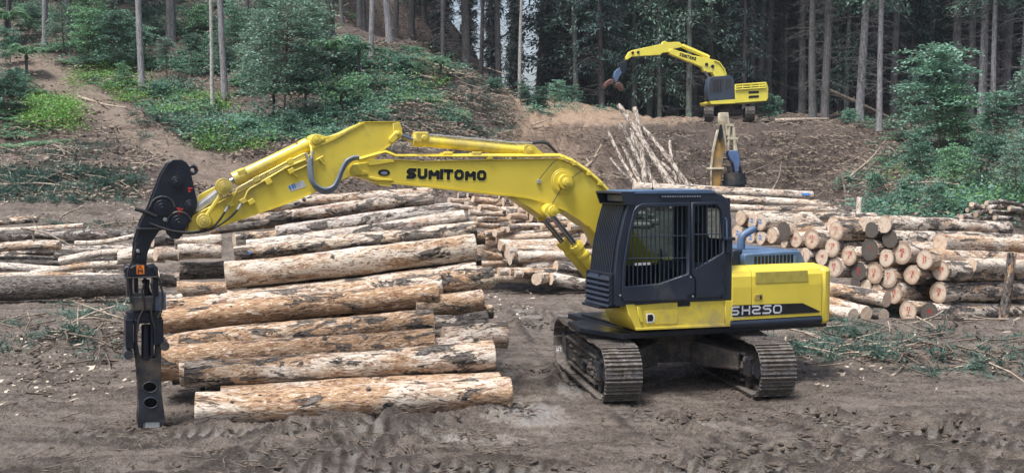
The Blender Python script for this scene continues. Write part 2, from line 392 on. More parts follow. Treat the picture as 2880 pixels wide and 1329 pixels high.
def hfull(x, y):
    x = np.atleast_1d(np.asarray(x, float)); y = np.atleast_1d(np.asarray(y, float))
    z = hbase(x, y)
    far = np.clip((y-32)/12, 0, 1)
    z = z+far*(.55*fbm(x*.22, y*.22, 3, 3)+.32*fbm(x*.9, y*.9, 4, 5)-.42*np.abs(fbm(x*.75, y*.75, 3, 6))*np.clip((x/y-.0)/.05, 0, 1))
    face = np.clip((y-58)/4, 0, 1)*np.clip((80-y)/4, 0, 1)*np.clip((x/y+.03)/.05, 0, 1)*np.clip((.40-x/y)/.06, 0, 1)
    z = z+face*(.55*fbm(x*.45, y*.8, 4, 91, .6)-.6*np.abs(fbm(x*1.1, y*.5, 3, 92)))
    near = 1-np.clip((y-30)/30, 0, 1)
    # keep ground under machine and piles calm
    z = z+near*(.05*fbm(x*.55, y*.55, 3, 8)+.045*fbm(x*2.3, y*2.3, 4, 9)+.035*np.abs(fbm(x*5.5, y*7, 3, 21))+.04*fbm(x*13, y*13, 3, 23, .7))
    # side mounds: pushed up soil at left and right of the yard
    def mound(cx, cy, rx, ry, h): return h*np.exp(-((x-cx)/rx)**2-((y-cy)/ry)**2)*(1+.35*fbm(x*2.5, y*2.5, 4, 31))
    z = z+mound(-8.2, 23.5, 2.6, 2.4, .55)+mound(-5.8, 26.2, 1.8, 1.1, .45)+mound(10.4, 21.5, 3.0, 1.4, .35)+mound(7.8, 24.6, 3, .9, .25)+mound(13, 24.5, 3, 1, .35)-.09*np.exp(-((x+5.3)/.7)**2-((y-15.5)/1.2)**2)
    # track ruts with grouser ribs
    for cx, cy, ang, sp, amp in RUTS:
        D = (math.sin(ang), -math.cos(ang)); s_ = (x-cx)*D[0]+(y-cy)*D[1]; t_ = -(x-cx)*D[1]+(y-cy)*D[0]
        on = np.clip((s_)/1.0, 0, 1)*np.clip((sp-s_)/1.5, 0, 1)*np.clip((.36-np.abs(t_))/.08, 0, 1)
        br = np.clip(.75+1.6*fbm(x*.9+cx*7, y*.9, 3, 41), 0, 1)
        z = z-on*br*(.06+amp*1.1*np.sin(s_*2*PI/.21)*.5)
        edge = np.exp(-((np.abs(t_)-.45)/.10)**2)*np.clip(s_, 0, 1)*np.clip((sp-s_)/1.5, 0, 1)
        z = z+edge*.11*br
    return z
_D = (math.sin(PHI), -math.cos(PHI)); _R = (math.cos(PHI), math.sin(PHI))
RUTS = []
for sgn in (-1, 1):
    RUTS.append((MPOS.x+_R[0]*1.29*sgn+_D[0]*2, MPOS.y+_R[1]*1.29*sgn+_D[1]*2, PHI+.12, 11, .035))
    RUTS.append((MPOS.x+_R[0]*1.29*sgn+_D[0]*2.4+1.1, MPOS.y+_R[1]*1.29*sgn+_D[1]*2.4, PHI+.42, 11, .035))
RUTS += [(-7.5, 14.2, 1.48, 8, .03), (-7.0, 15.2, 1.52, 7, .03), (-6, 12.2, 1.5, 9, .03), (-5, 13.1, 1.55, 8, .03), (.4, 12.4, 1.4, 7, .03), (1.4, 21.5, -.1, 5, .02), (-.1, 21, -.12, 5, .02), (1.6, 13.6, 1.15, 7, .03), (2.2, 14.8, 1.12, 6, .03), (4.6, 15.8, .95, 6, .03), (6.4, 16.6, .9, 6, .03), (-2.2, 14.2, -1.1, 6, .03), (0.2, 17.5, -.9, 7, .025), (-.6, 15.9, -.75, 8, .025), (1.2, 30, .1, 10, .02), (0.2, 30, .1, 12, .02)]
def gz(x, y): return float(hfull(x, y)[0])
def hit(px, py, Y0=26, Y1=160):
    d = ray(px, py); ys = np.geomspace(Y0, Y1, 260); k = ys/d.y
    X = CAM.x+d.x*k; Z = CAM.z+d.z*k; h = hfull(X, ys)
    idx = np.nonzero(Z < h)[0]
    if len(idx) == 0: return None
    i = idx[0]; return Vector((X[i], ys[i], h[i]))
def hits(px, py, Y0=9.5, Y1=160):
    """vectorised terrain hit for arrays of pixels"""
    px = np.asarray(px, float); py = np.asarray(py, float)
    ys = np.geomspace(Y0, Y1, 330)
    res = np.full((len(px), 3), np.nan); done = np.zeros(len(px), bool)
    a = (px-W/2)/F; b = (py-H/2)/F
    dx = FWD.x+RGT.x*a-UPV.x*b; dy = FWD.y+RGT.y*a-UPV.y*b; dz = FWD.z+RGT.z*a-UPV.z*b
    for Y in ys:
        m = ~done
        if not m.any(): break
        X = CAM.x+dx[m]/dy[m]*Y; Z = CAM.z+dz[m]/dy[m]*Y; h = hgrid(X, np.full(X.shape, Y))
        ok = Z < h; ii = np.nonzero(m)[0][ok]
        res[ii] = np.stack([X[ok], np.full(ok.sum(), Y), h[ok]], -1); done[ii] = True
    return res
# fan shaped grid
ucols = np.concatenate([np.linspace(-3400, -150, 50)[:-1], np.linspace(-150, 3030, 760), np.linspace(3030, 6300, 50)[1:]])
yrows = np.concatenate([np.linspace(2, 9.5, 10)[:-1], 9.5*np.exp(np.arange(0, 1.07, .0042)), 9.5*math.exp(1.0745)*np.exp(np.arange(0, 2.05, .0095)), [230, 280, 400, 700]])
yrows = np.unique(yrows)
UU, YY = np.meshgrid((ucols-W/2)/F, yrows); XX = UU*YY
ZZ = hfull(XX.ravel(), YY.ravel()).reshape(XX.shape)
nr, nc = XX.shape
def hgrid(x, y):
    """bilinear lookup in the fan grid"""
    u = np.interp(x/y, UU[0], np.arange(nc)); r = np.interp(y, yrows, np.arange(nr))
    u0 = np.clip(np.floor(u).astype(int), 0, nc-2); r0 = np.clip(np.floor(r).astype(int), 0, nr-2); fu = u-u0; fr = r-r0
    return (ZZ[r0, u0]*(1-fu)+ZZ[r0, u0+1]*fu)*(1-fr)+(ZZ[r0+1, u0]*(1-fu)+ZZ[r0+1, u0+1]*fu)*fr
V = np.stack([XX.ravel(), YY.ravel(), ZZ.ravel()], -1)
idx = np.arange(nr*nc).reshape(nr, nc)
Q = np.stack([idx[:-1, :-1].ravel(), idx[:-1, 1:].ravel(), idx[1:, 1:].ravel(), idx[1:, :-1].ravel()], -1)
def ground_mat():
    t = NT('ground_soil'); g = t.n('NewGeometry').outputs['Position']
    at_ = t.n('Attribute', attribute_name='soil'); sep = t.n('SeparateColor', {'Color': at_.outputs['Color']})
    n1 = t.noise(g, .9, 6, .65); n2 = t.noise(g, 6, 7, .7, .3); n3 = t.noise(g, 28, 6, .7, .5); n4 = t.noise(g, 2.3, 6, .65, .6)
    ns = t.noise(t.n('Mapping', {'Vector': g, 'Rotation': (0, 0, .35), 'Scale': (.5, 2.6, 1)}).outputs[0], 1.0, 6, .7, .4)
    mud = t.mix(t.ramp(n2, [(.32, 0.0), (.66, 1.0)]), (.075, .062, .053), (.29, .25, .22))
    mud = t.mix(t.ramp(n1, [(.45, 0.0), (.62, .6)]), mud, (.30, .27, .24))
    mud = t.mix(t.ramp(n3, [(.54, 0.0), (.62, .75)]), mud, (.40, .35, .31))
    mud = t.mix(t.ramp(n3, [(.38, .85), (.46, 0.0)]), mud, (.035, .028, .023))
    mud = t.mix(t.ramp(n4, [(.57, 0.0), (.66, .55)]), mud, (.115, .085, .066))
    mud = t.mix(t.ramp(ns, [(.50, 0.0), (.62, .75)]), mud, (.34, .30, .27)); mud = t.mix(t.ramp(ns, [(.34, .7), (.45, 0.0)]), mud, (.06, .046, .037))
    mud = t.mix(1.0, mud, (.88, .825, .775), 'MULTIPLY')
    rt_ = t.n('Attribute', attribute_name='rut'); rs_ = t.n('SeparateColor', {'Color': rt_.outputs['Color']})
    mud = t.mix(t.math('MULTIPLY', rs_.outputs['Red'], .7), mud, (.34, .315, .285)); mud = t.mix(t.math('MULTIPLY', rs_.outputs['Green'], .9), mud, (.055, .042, .034))  # packed soil tone, plus rut relief shading put into the colour
    red = t.mix(t.ramp(n2, [(.3, 0.0), (.7, 1.0)]), (.040, .029, .025), (.14, .105, .086))
    red = t.mix(t.ramp(n3, [(.60, 0.0), (.7, .5)]), red, (.30, .22, .165))
    red = t.mix(t.ramp(n4, [(.54, 0.0), (.68, .6)]), red, (.065, .038, .03))
    lit = t.mix(t.ramp(n3, [(.38, 0.0), (.64, 1.0)]), (.035, .025, .022), (.21, .155, .125))
    pale = t.mix(t.ramp(n2, [(.3, 0.0), (.7, 1.0)]), (.26, .17, .11), (.50, .37, .27))
    c = t.mix(sep.outputs['Red'], mud, red); c = t.mix(at_.outputs['Alpha'], c, pale); c = t.mix(sep.outputs['Green'], c, lit)
    wet = t.ramp(t.math('ADD', sep.outputs['Blue'], t.math('MULTIPLY', t.math('SUBTRACT', n1, .5), 1.3)), [(.44, 0.0), (.66, 1.0)])
    c = t.mix(t.math('MULTIPLY', wet, .75), c, (.19, .18, .17))
    damp = t.ramp(n4, [(.40, .34), (.56, .85)])
    r = t.mix(wet, damp, (.16, .16, .16))
    n5 = t.noise(g, 75, 4, .7); hh = t.math('ADD', t.math('MULTIPLY', n5, .28), t.math('ADD', t.math('MULTIPLY', n2, 1.0), t.math('MULTIPLY', n3, .75)))
    bs = t.math('SUBTRACT', 1.0, t.math('MULTIPLY', wet, .8))
    b = t.n('Bump', {'Height': hh, 'Strength': bs, 'Distance': .12}).outputs[0]
    t.bsdf(c, r, 0, b, Specular_IOR_Level=.4); M['ground_soil'] = t.m
ground_mat()
terrain = rawmesh('ground', V, Q, ['ground_soil'], smooth=True)
tag(terrain, 'churned brown mud yard and bare hillside with machine tracks', 'ground', kind='structure')
# soil masks, by place (orange cut bank, forest litter, wet puddles)
px_ = W/2+F*XX.ravel()/YY.ravel(); 
_zz = (V[:, 1])*cp-(V[:, 2]-CH)*sp_; _up = V[:, 1]*sp_+(V[:, 2]-CH)*cp
py_ = H/2-F*_up/_zz+ (px_-W/2)*ROLL
yv = V[:, 1]
def sm(a, lo, hi): return np.clip((a-lo)/(hi-lo), 0, 1)
nz = fbm(V[:, 0]*.35, V[:, 1]*.35, 4, 77)*.5
red = sm(yv, 50, 62)*sm(px_, 1180, 1380)*(1-sm(px_, 2560, 2760))
red = np.clip(red+nz*.7*sm(yv, 48, 60), 0, 1)*sm(yv, 42, 50)
leftred = sm(yv, 38, 46)*(1-sm(px_, 1100, 1300))*.35
# dirt road running up the left slope
road_t = np.abs(py_-(np.interp(px_, [-200, 60, 120, 200, 300, 400, 480, 560, 700, 900], [60, 165, 200, 250, 310, 365, 420, 470, 510, 530])))
road = (1-sm(road_t, 42, 62))*(1-sm(px_, 850, 1000))*sm(yv, 34, 38)
rim = np.interp(px_, [1330, 1450, 1560, 1700, 1980], [415, 385, 350, 352, 342])
bench = sm(px_, 1400, 1500)*(1-sm(px_, 1930, 2000))*(1-sm(py_, rim-6, rim+4))*sm(yv, 50, 58)
orange = np.exp(-((px_-1455)/32)**2)*sm(py_, 235, 250)*(1-sm(py_, 360, 410))*sm(yv, 50, 56)
green = sm(yv, 38, 44)*(1-sm(px_, 1330, 1430))*(1-road)+sm(yv, 84, 90)+sm(px_, 2380, 2560)*sm(yv, 36, 44)*.9
green = np.clip(green*(.75+nz), 0, 1)
wetm = np.zeros(len(V)); faint = 0
for cx, cy, rx, ry, a in ((1470, 1165, 190, 45, .78), (1610, 1095, 110, 35, .6), (1400, 1235, 300, 34, .55), (2080, 1195, 200, 30, .5), (1420, 1010, 80, 90, .42), (1370, 870, 80, 70, .42), (250, 1120, 260, 20, .35), (2350, 1240, 260, 26, .35), (1750, 1290, 200, 20, .35)):
    wetm = np.maximum(wetm, a*np.exp(-((px_-cx)/rx)**2-((py_-cy)/ry)**2))
red = np.clip(np.maximum(red, np.maximum(leftred*(1-road), road*.2))*(1-bench*.75), 0, 1)
rc = np.zeros(len(V)); re_ = np.zeros(len(V))
for cx, cy, ang, sp, amp in RUTS:
    D = (math.sin(ang), -math.cos(ang)); s_ = (V[:, 0]-cx)*D[0]+(V[:, 1]-cy)*D[1]; t_ = -(V[:, 0]-cx)*D[1]+(V[:, 1]-cy)*D[0]
    lim = np.clip(s_/1.0, 0, 1)*np.clip((sp-s_)/1.5, 0, 1); br = np.clip(.75+1.6*fbm(V[:, 0]*.9+cx*7, V[:, 1]*.9, 3, 41), 0, 1); ins = np.clip((.36-np.abs(t_))/.06, 0, 1)
    bump_ = np.sin(s_*2*PI/.21+fbm(V[:, 0]*2, V[:, 1]*2, 2, 43)*1.5)
    rc = np.maximum(rc, lim*ins*br*np.clip(.5+bump_, 0, 1)); re_ = np.maximum(re_, lim*ins*br*np.clip(-bump_*1.6-.3, 0, 1))
    re_ = np.maximum(re_, lim*np.exp(-((np.abs(t_)-.44)/.10)**2)*np.clip(.6+2*fbm(V[:, 0]*3, V[:, 1]*3, 3, 47), 0, 1))  # darker ribs and edge ridges, painted in because the relief shades weakly
cb_ = terrain.data.color_attributes.new('rut', 'FLOAT_COLOR', 'POINT')
cb_.data.foreach_set('color', np.stack([rc, re_, rc*0, rc*0+1], -1).astype(np.float32).ravel())
ca = terrain.data.color_attributes.new('soil', 'FLOAT_COLOR', 'POINT')
ca.data.foreach_set('color', np.stack([red, green, wetm, np.clip(orange*1.2+bench*.85+road*.22+sm(yv, 56, 60)*(1-sm(yv, 71, 73))*sm(px_, 1380, 1480)*(1-sm(px_, 1620, 1800))*(.4+nz), 0, 1)], -1).astype(np.float32).ravel())
# ---------------------------------------------------------------- logs
def log_mesh(L, r0, r1, seed, nseg=18, ns=22, bend=.02, rough=.05):
    rr = np.random.RandomState(seed)
    xs = np.concatenate([[0, .012], np.linspace(.04, L-.04, nseg-3), [L-.012, L]])
    a = np.linspace(0, 2*PI, ns, endpoint=False)
    A, X = np.meshgrid(a, xs); n = len(xs)
    rad = r0+(r1-r0)*X/L
    k = rr.uniform(0, 10)
    rad = rad*(1+rough*(fbm(X*1.3+k, np.cos(A)*1.2+5, 3, seed)+.6*fbm(X*1.3+k, np.sin(A)*1.2+9, 3, seed+3))+.02*np.sin(3*A+k))
    rad = rad*(1+.035*fbm(X*9+k, A*3.0, 2, seed+8)+.05*np.clip(fbm(X*2.2+k, A*1.6+k, 3, seed+18)*3, 0, 1))
    flare = np.exp(-X/.25)*.04; rad = rad*(1+flare)
    rad[0] *= .97; rad[-1] *= .97
    cy = bend*np.sin(X/L*PI+k); cz = bend*np.sin(X/L*PI*1.3+k*2)
    V = np.stack([X, rad*np.cos(A)+cy, rad*np.sin(A)+cz], -1).reshape(-1, 3)
    off = np.array([0, cy[0, 0], cz[0, 0]]); 
    F_ = []; 
    for i in range(n-1):
        for j in range(ns): F_.append((i*ns+j, i*ns+(j+1) % ns, (i+1)*ns+(j+1) % ns, (i+1)*ns+j))
    mi = [0]*len(F_)
    F_.append(tuple(range(ns-1, -1, -1))); F_.append(tuple((n-1)*ns+j for j in range(ns))); mi += [1, 1]
    me = bpy.data.meshes.new('log'); me.from_pydata(V.tolist(), [], F_)
    me.materials.append(M['log_bark']); me.materials.append(M['log_end'])
    me.polygons.foreach_set('material_index', mi); me.polygons.foreach_set('use_smooth', [m == 0 for m in mi]); me.update()
    return me
_seed = [100]
def place_log(a, b, r0, r1=None, name='log', tint=(.3, .3, .3), mat=None, rough=.05, bend=.02, dark=0):
    a = Vector(a); b = Vector(b); L = (b-a).length; _seed[0] += 1
    me = log_mesh(L, r0, r1 if r1 else r0*.95, _seed[0], nseg=max(8, int(L*(11 if a.y < 24 else 5))), ns=30 if a.y < 24 else 20, bend=bend, rough=rough)
    if mat: me.materials[0] = M[mat]
    o = bpy.data.objects.new(name, me); COL.objects.link(o)
    x = (b-a).normalized(); z = Vector((0, 0, 1)); y = z.cross(x).normalized(); z = x.cross(y)
    o.matrix_world = Matrix(((x.x, y.x, z.x, a.x), (x.y, y.y, z.y, a.y), (x.z, y.z, z.z, a.z), (0, 0, 0, 1)))
    o.color = (tint[0]+.035, tint[1]+.10, tint[2]-.03, 1-dark)
    return o
def mark(parent, pts_list, th, mat, name='paint_mark', x=-.004, r=None, flip=1):
    """paint strokes on the cut end (local YZ plane of a log) or, with r, on its side"""
    m = MB()
    for pl in pts_list:
        for p, q in zip(pl[:-1], pl[1:]):
            p = Vector((p[0], p[1])); q = Vector((q[0], q[1])); d = (q-p).normalized()*th*.5; n = Vector((-d.y, d.x))
            quad = [p-d-n, q+d-n, q+d+n, p-d+n]
            m.add([(x, c.x*flip, c.y) for c in quad], [(0, 1, 2, 3)])
    return m.build(name, mat, parent)
def fl(cx, cy): return (440+.6057*cx, 500+.6057*cy)
# front stack; crop coordinates: left x, top, bottom, right x, top, bottom, depth at left, tint (bark, orange, grey), label
FRONT = [
 (182, 988, 1155, 1642, 926, 1078, 15.75, (.20, .46, .30), 'lowest log of the front stack, peeled, blue paint mark near its left end', 1.05),
 (300, 965, 1110, 1592, 897, 1030, 16.3, (.15, .55, .2), 'log half buried behind the lowest log of the front stack', 1.0),
 (134, 855, 978, 1566, 756, 893, 16.45, (.34, .42, .22), 'second log up at the stack front, big dark bark patch at its left end', 1.05),
 (110, 843, 965, 1465, 722, 850, 17.0, (.34, .35, .2), 'log directly behind the one with the big bark patch, black bark strip along its top', 1.0),
 (8, 785, 945, 1290, 690, 820, 17.1, (.28, .78, .1), 'wet orange brown butt log low beside the grapple', .7),
 (22, 728, 850, 1285, 604, 722, 17.45, (.36, .62, .15), 'orange log with dark torn bark, fourth up the front face of the stack', 1.0),
 (1285, 640, 735, 1530, 615, 752, 18.3, (.52, .35, .2), 'short visible end of a log with black bark at the right of the stack', .2),
 (1330, 690, 800, 1622, 668, 788, 18.0, (.25, .35, .35), 'log sticking out furthest to the right at mid height of the front stack', .3),
 (22, 613, 718, 1305, 482, 592, 18.0, (.22, .75, .12), 'smooth orange log with the bark fully stripped, level with the middle of the stack', 1.0),
 (1200, 545, 640, 1512, 514, 618, 18.9, (.2, .5, .25), 'orange brown log end at the right edge of the stack below the dark slabs', .3),
 (1380, 600, 660, 1560, 585, 650, 19.2, (.3, .4, .3), 'small log end peeping out of the right edge of the front stack', .2),
 (50, 568, 665, 1322, 438, 560, 18.4, (.30, .45, .4), 'grey streaked log lying right above the smooth orange log', 1.0),
 (1100, 455, 560, 1560, 418, 518, 19.3, (.42, .5, .25), 'log with loose dark bark jutting from the right edge under the big pale log', .45),
 (334, 524, 620, 1485, 394, 500, 18.9, (.22, .3, .45), 'pale grey log directly under the big pale log of the upper stack', .9),
 (320, 388, 514, 1478, 264, 390, 19.0, (.17, .34, .30), 'biggest pale log high in the front stack, brown along its underside', .95),
 (362, 322, 386, 1482, 198, 285, 20.0, (.40, .38, .28), 'log above the big pale one, blue mark and dark flakes at its left', .95),
 (420, 290, 350, 1430, 150, 225, 20.6, (.22, .25, .55), 'thin weathered log in the upper layers of the front stack', .9),
 (555, 225, 290, 1375, 112, 185, 20.9, (.34, .15, .72), 'grey barked log with a freshly cut pale left end near the top of the stack', .8),
 (483, 160, 222, 1286, 62, 128, 21.4, (.36, .55, .55), 'grey and rust coloured log, second from the top of the front stack', .8),
 (470, 105, 170, 1280, 36, 98, 22.0, (.30, .4, .35), 'topmost log of the front stack under the yellow boom', .8),
]
front = []
for (xl, tl, bl, xr, tr, br, Y, tint, lab, dY) in FRONT:
    pl = fl(xl, (tl+bl)/2); pr = fl(xr, (tr+br)/2)
    A = at(*pl, Y); B = at(*pr, Y+dY)
    ra = (bl-tl)*.6057/2*Y/F; rb = (br-tr)*.6057/2*(Y+dY)/F
    o = place_log(A, B, ra, rb, tint=tint, rough=.06)
    tag(o, lab, 'log', 'logs of the front stack'); front.append(o)
_fr = random.Random(5)
for i, (xl, tl, bl, xr, tr, br, Y, tint, lab, dY) in enumerate(FRONT):
    if xr-xl < 700 or i in (0, 1): continue
    dd = _fr.uniform(60, 95); yl = bl-dd*.15; yr = br-dd*.15; x0 = xl+_fr.uniform(20, 120); x1 = xr-_fr.uniform(-40, 60)
    o = place_log(at(*fl(x0, yl), Y+.45), at(*fl(x1, yr), Y+dY+.45), dd*.6057/2*Y/F, tint=(.5, .5, .35), rough=.07)
    tag(o, 'darker log wedged between the layers of the front stack', 'log', 'logs wedged inside the front stack')
for i, o in enumerate(front):
    L = max(v.co.x for v in o.data.vertices); n = 5 if L > 3 else 2
    for k in range(n):
        x = _fr.uniform(.15, L-.25); a = _fr.uniform(-2.6, .5); r = abs(o.dimensions.z)*.49 if False else FRONT[i][2]*0+((FRONT[i][2]-FRONT[i][1])*.6057/2*FRONT[i][6]/F)
        l = _fr.uniform(.10, .38); w_ = _fr.uniform(.012, .035); m = MB(); vs = []
        # a torn strip of bark lifting off the surface
        side = -1 if _fr.random() < .8 else 1; aa = math.radians(_fr.uniform(150, 290))
        for q in range(5):
            t = q/4; rr_ = r*1.01+.006+.07*t*t*_fr.uniform(.4, 1.2); ang = aa+.25*t
            for s in (-1, 1): vs.append((x+l*t+s*.002, rr_*math.cos(ang+s*w_/r*(1-.6*t)), rr_*math.sin(ang+s*w_/r*(1-.6*t))))
        m.add(vs, [(2*q, 2*q+1, 2*q+3, 2*q+2) for q in range(4)]); m.build('bark_strip', 'stick_dark' if _fr.random() < .5 else 'stick', o)
    for k in range(2 if L > 3 else 0):
        x = _fr.uniform(.3, L-.3); ang = _fr.uniform(1.2, 3.6); m = MB(); m.tube([(x, r*.85*math.cos(ang), r*.85*math.sin(ang)), (x+.02, (r+.025)*math.cos(ang), (r+.025)*math.sin(ang))], [.045, .03], 9); m.build('knot', 'stick_dark', o, smooth=40)
def side_mark(o, px, py, off, shapes, mat, th):
    # small strokes lying on the log's camera side
    m = MB(); P = at(px, py, 15)
    d = (P-CAM).normalized(); inv = o.matrix_world.inverted(); a = inv @ CAM; b = (inv.to_3x3() @ d)
    # intersect with cylinder axis X
    A_ = b.y**2+b.z**2; B_ = 2*(a.y*b.y+a.z*b.z); C_ = a.y**2+a.z**2-off**2
    disc = B_*B_-4*A_*C_
    if disc < 0: return
    k = (-B_-math.sqrt(disc))/(2*A_); c = a+b*k; ang = math.atan2(c.z, c.y)
    for pl in shapes:
        for p, q in zip(pl[:-1], pl[1:]):
            p = Vector(p); q = Vector(q); n = 3; dd = (q-p).normalized()*th/2; nn = Vector((-dd.y, dd.x))
            vs = []
            for i in range(n+1):
                r = p+(q-p)*(i/n)
                for s in (-1, 1):
                    e = r+nn*s; an = ang-e.y/off*(-1 if False else 1)
                    vs.append((c.x+e.x, (off+.006)*math.cos(an), (off+.006)*math.sin(an)))
            m.add(vs, [(2*i, 2*i+1, 2*i+3, 2*i+2) for i in range(n)])
    m.build('paint_mark', mat, o)
side_mark(front[0], 633, 1160, .262, [[(-.08, 0), (.09, -.005)], [(.005, -.04), (.005, .05)]], 'blue_paint', .035)
side_mark(front[15], 700, 710, .155, [[(-.05, 0), (.05, .01)], [(0, -.03), (.03, .03)]], 'blue_paint', .03)
# blocks of the older stack seen through the gap left of the front stack
GAP = [
 (85, 275, 330, 302, 262, 318, 22.5, (.3, .2, .4), 'short pale log end above the dark hollow beside the grapple'),
 (100, 312, 380, 300, 300, 372, 22.2, (.25, .3, .4), 'peeled log end with its pale face forward at the left of the hollow'),
 (362, 255, 320, 502, 248, 305, 22.6, (.3, .35, .3), 'short log wedged under the grey barked log'),
 (250, 225, 265, 492, 194, 250, 22.9, (.4, .6, .2), 'dark streaked log touching the tip of the yellow arm'),
 (372, 172, 212, 482, 165, 205, 23.2, (.2, .3, .3), 'pale log end just under the yellow arm'),
 (105, 385, 470, 330, 375, 468, 22.8, (.66, .5, .2), 'dark barked log deep in the hollow left of the big pale log'),
 (95, 482, 552, 330, 474, 548, 21.8, (.25, .55, .3), 'tan log at the foot of the dark hollow'),
 (-5, 322, 385, 102, 325, 388, 23.4, (.2, .25, .4), 'pale log end right behind the gooseneck of the grapple'),
 (-20, 262, 318, 78, 258, 322, 23.8, (.45, .3, .3), 'streaky log under the point of the black bracket'),
 (0, 425, 500, 95, 430, 505, 23.0, (.4, .2, .5), 'ragged grey log end behind the rotator of the grapple'),
 (20, 540, 592, 110, 530, 585, 21.2, (.2, .2, .3), 'small pale log beside the rotator of the grapple'),
 (-180, 340, 400, 40, 335, 395, 24.3, (.2, .25, .3), 'pale log crossing just behind the black gooseneck'),
]
for (xl, tl, bl, xr, tr, br, Y, tint, lab) in GAP:
    A = at(*fl(xl, (tl+bl)/2), Y); B = at(*fl(xr, (tr+br)/2), Y+.3); d = (B-A).normalized()
    B2 = B if xr < 320 and xl > 60 or xr < 120 else B+d*1.2
    o = place_log(A, B2, (bl-tl)*.6057/2*Y/F, tint=tint, rough=.08); tag(o, lab, 'log', 'logs of the older stack behind the hollow')
# left stack
def lf(cx, cy): return (.4375*cx, 480+.4375*cy)
LEFT = [
 (-400, 752, 842, 742, 150, 30.0, (.72, .2, .2), 'thickest log of the left stack, black furrowed bark, lying lowest'),
 (-300, 612, 600, 640, 62, 31.5, (.25, .1, .6), 'grey green log lying right above the black furrowed one'),
 (200, 655, 800, 598, 46, 31.0, (.2, .3, .2), 'slim pale pole slanting up across the left stack to the grapple'),
 (-300, 510, 390, 480, 62, 32.5, (.3, .45, .3), 'log of the left stack with torn orange bark under the loose branches'),
 (380, 575, 870, 512, 50, 32.0, (.2, .2, .5), 'silver log running behind the gooseneck at the left'),
 (480, 470, 870, 425, 34, 32.4, (.2, .2, .35), 'thin pole lying among the cut branches on the left stack'),
 (-300, 440, 870, 392, 66, 33.5, (.45, .1, .8), 'long mossy grey log near the top of the left stack'),
 (-300, 382, 542, 358, 34, 34.2, (.12, .3, .15), 'thin cream coloured log second from the top of the left stack'),
 (-300, 335, 242, 322, 46, 34.8, (.38, .4, .2), 'topmost log of the left stack with reddish bark'),
 (660, 535, 1145, 520, 44, 32.0, (.15, .25, .25), 'pale log passing behind the gooseneck towards the hollow'),
 (-300, 690, 820, 668, 40, 30.7, (.15, .35, .25), 'cream slab lying along the top of the black furrowed log'),
 (350, 545, 860, 560, 52, 33.0, (.55, .2, .5), 'dark log filling the middle of the left stack'),
 (-300, 560, 400, 545, 60, 33.3, (.7, .2, .4), 'shadowed dark log in the middle of the left stack'),
 (560, 505, 1000, 470, 46, 33.6, (.5, .3, .4), 'brown log behind the upper gooseneck'),
]
for (x0, y0, x1, y1, d, Y, tint, lab) in LEFT:
    A = at(*lf(x0, y0), Y); B = at(*lf(x1, y1), Y+.2)
    tag(place_log(A, B, d*.4375/2*Y/F, tint=tint, rough=.09, bend=.05), lab, 'log', 'logs of the left stack')
_fr = random.Random(9)
for i in range(20):
    cy_ = 395+i*19; Y = 34.2-(cy_-395)*3.6/380+.25; x1_ = _fr.uniform(500, 900) if cy_ > 480 else _fr.uniform(300, 800); sl_ = _fr.uniform(-25, 8)
    A = at(*lf(-350, cy_-sl_*.5), Y); B = at(*lf(x1_, cy_+sl_), Y+.2)
    tag(place_log(A, B, _fr.uniform(38, 62)*.4375/2*Y/F, tint=(_fr.uniform(.4, .62), _fr.uniform(.1, .4), _fr.uniform(.4, .7)), rough=.09, bend=.06), 'dull grey brown log packed in the depth of the left stack', 'log', 'logs packed in the depth of the left stack')
# right stack: cut faces (crop coordinates, diameter, paint, darkness)
def rt(cx, cy): return (2020+.3869*cx, 500+.3869*cy)
DIG = {'7': [[(-.4, .9), (.4, .9), (-.1, -.9)]], '8': [[(-.35, .9), (.35, .9), (.35, 0), (-.35, 0), (-.35, .9)], [(-.35, 0), (-.35, -.9), (.35, -.9), (.35, 0)]],
 '3': [[(-.4, .9), (.4, .9), (0, .1), (.4, -.4), (0, -.9), (-.4, -.8)]], '1': [[(0, .9), (0, -.9)]], 'Y': [[(-.4, .9), (0, .1), (.4, .9)], [(0, .1), (0, -.9)]],
 '5': [[(.4, .9), (-.4, .9), (-.4, .1), (.3, .1), (.3, -.8), (-.4, -.9)]], '4': [[(.2, -.9), (.2, .9), (-.4, -.2), (.45, -.2)]], '2': [[(-.4, .7), (0, .95), (.4, .6), (-.4, -.9), (.4, -.9)]],
 'X': [[(-.4, .9), (.4, -.9)], [(.4, .9), (-.4, -.9)]], 'T': [[(-.5, .9), (.5, .9)], [(0, .9), (0, -.9)]]}
def paint(o, top, bot, R, mat, flip=1):
    st = []
    for row, zc in ((top, .36), (bot, -.34)):
        n = len(row)
        for i, ch in enumerate(row):
            for pl in DIG[ch]:
                st.append([(((i-(n-1)/2)*.42+p[0]*.36*(.9))*R, (zc+p[1]*.26)*R) for p in pl])
    mark(o, st, .10*R, mat, flip=flip)
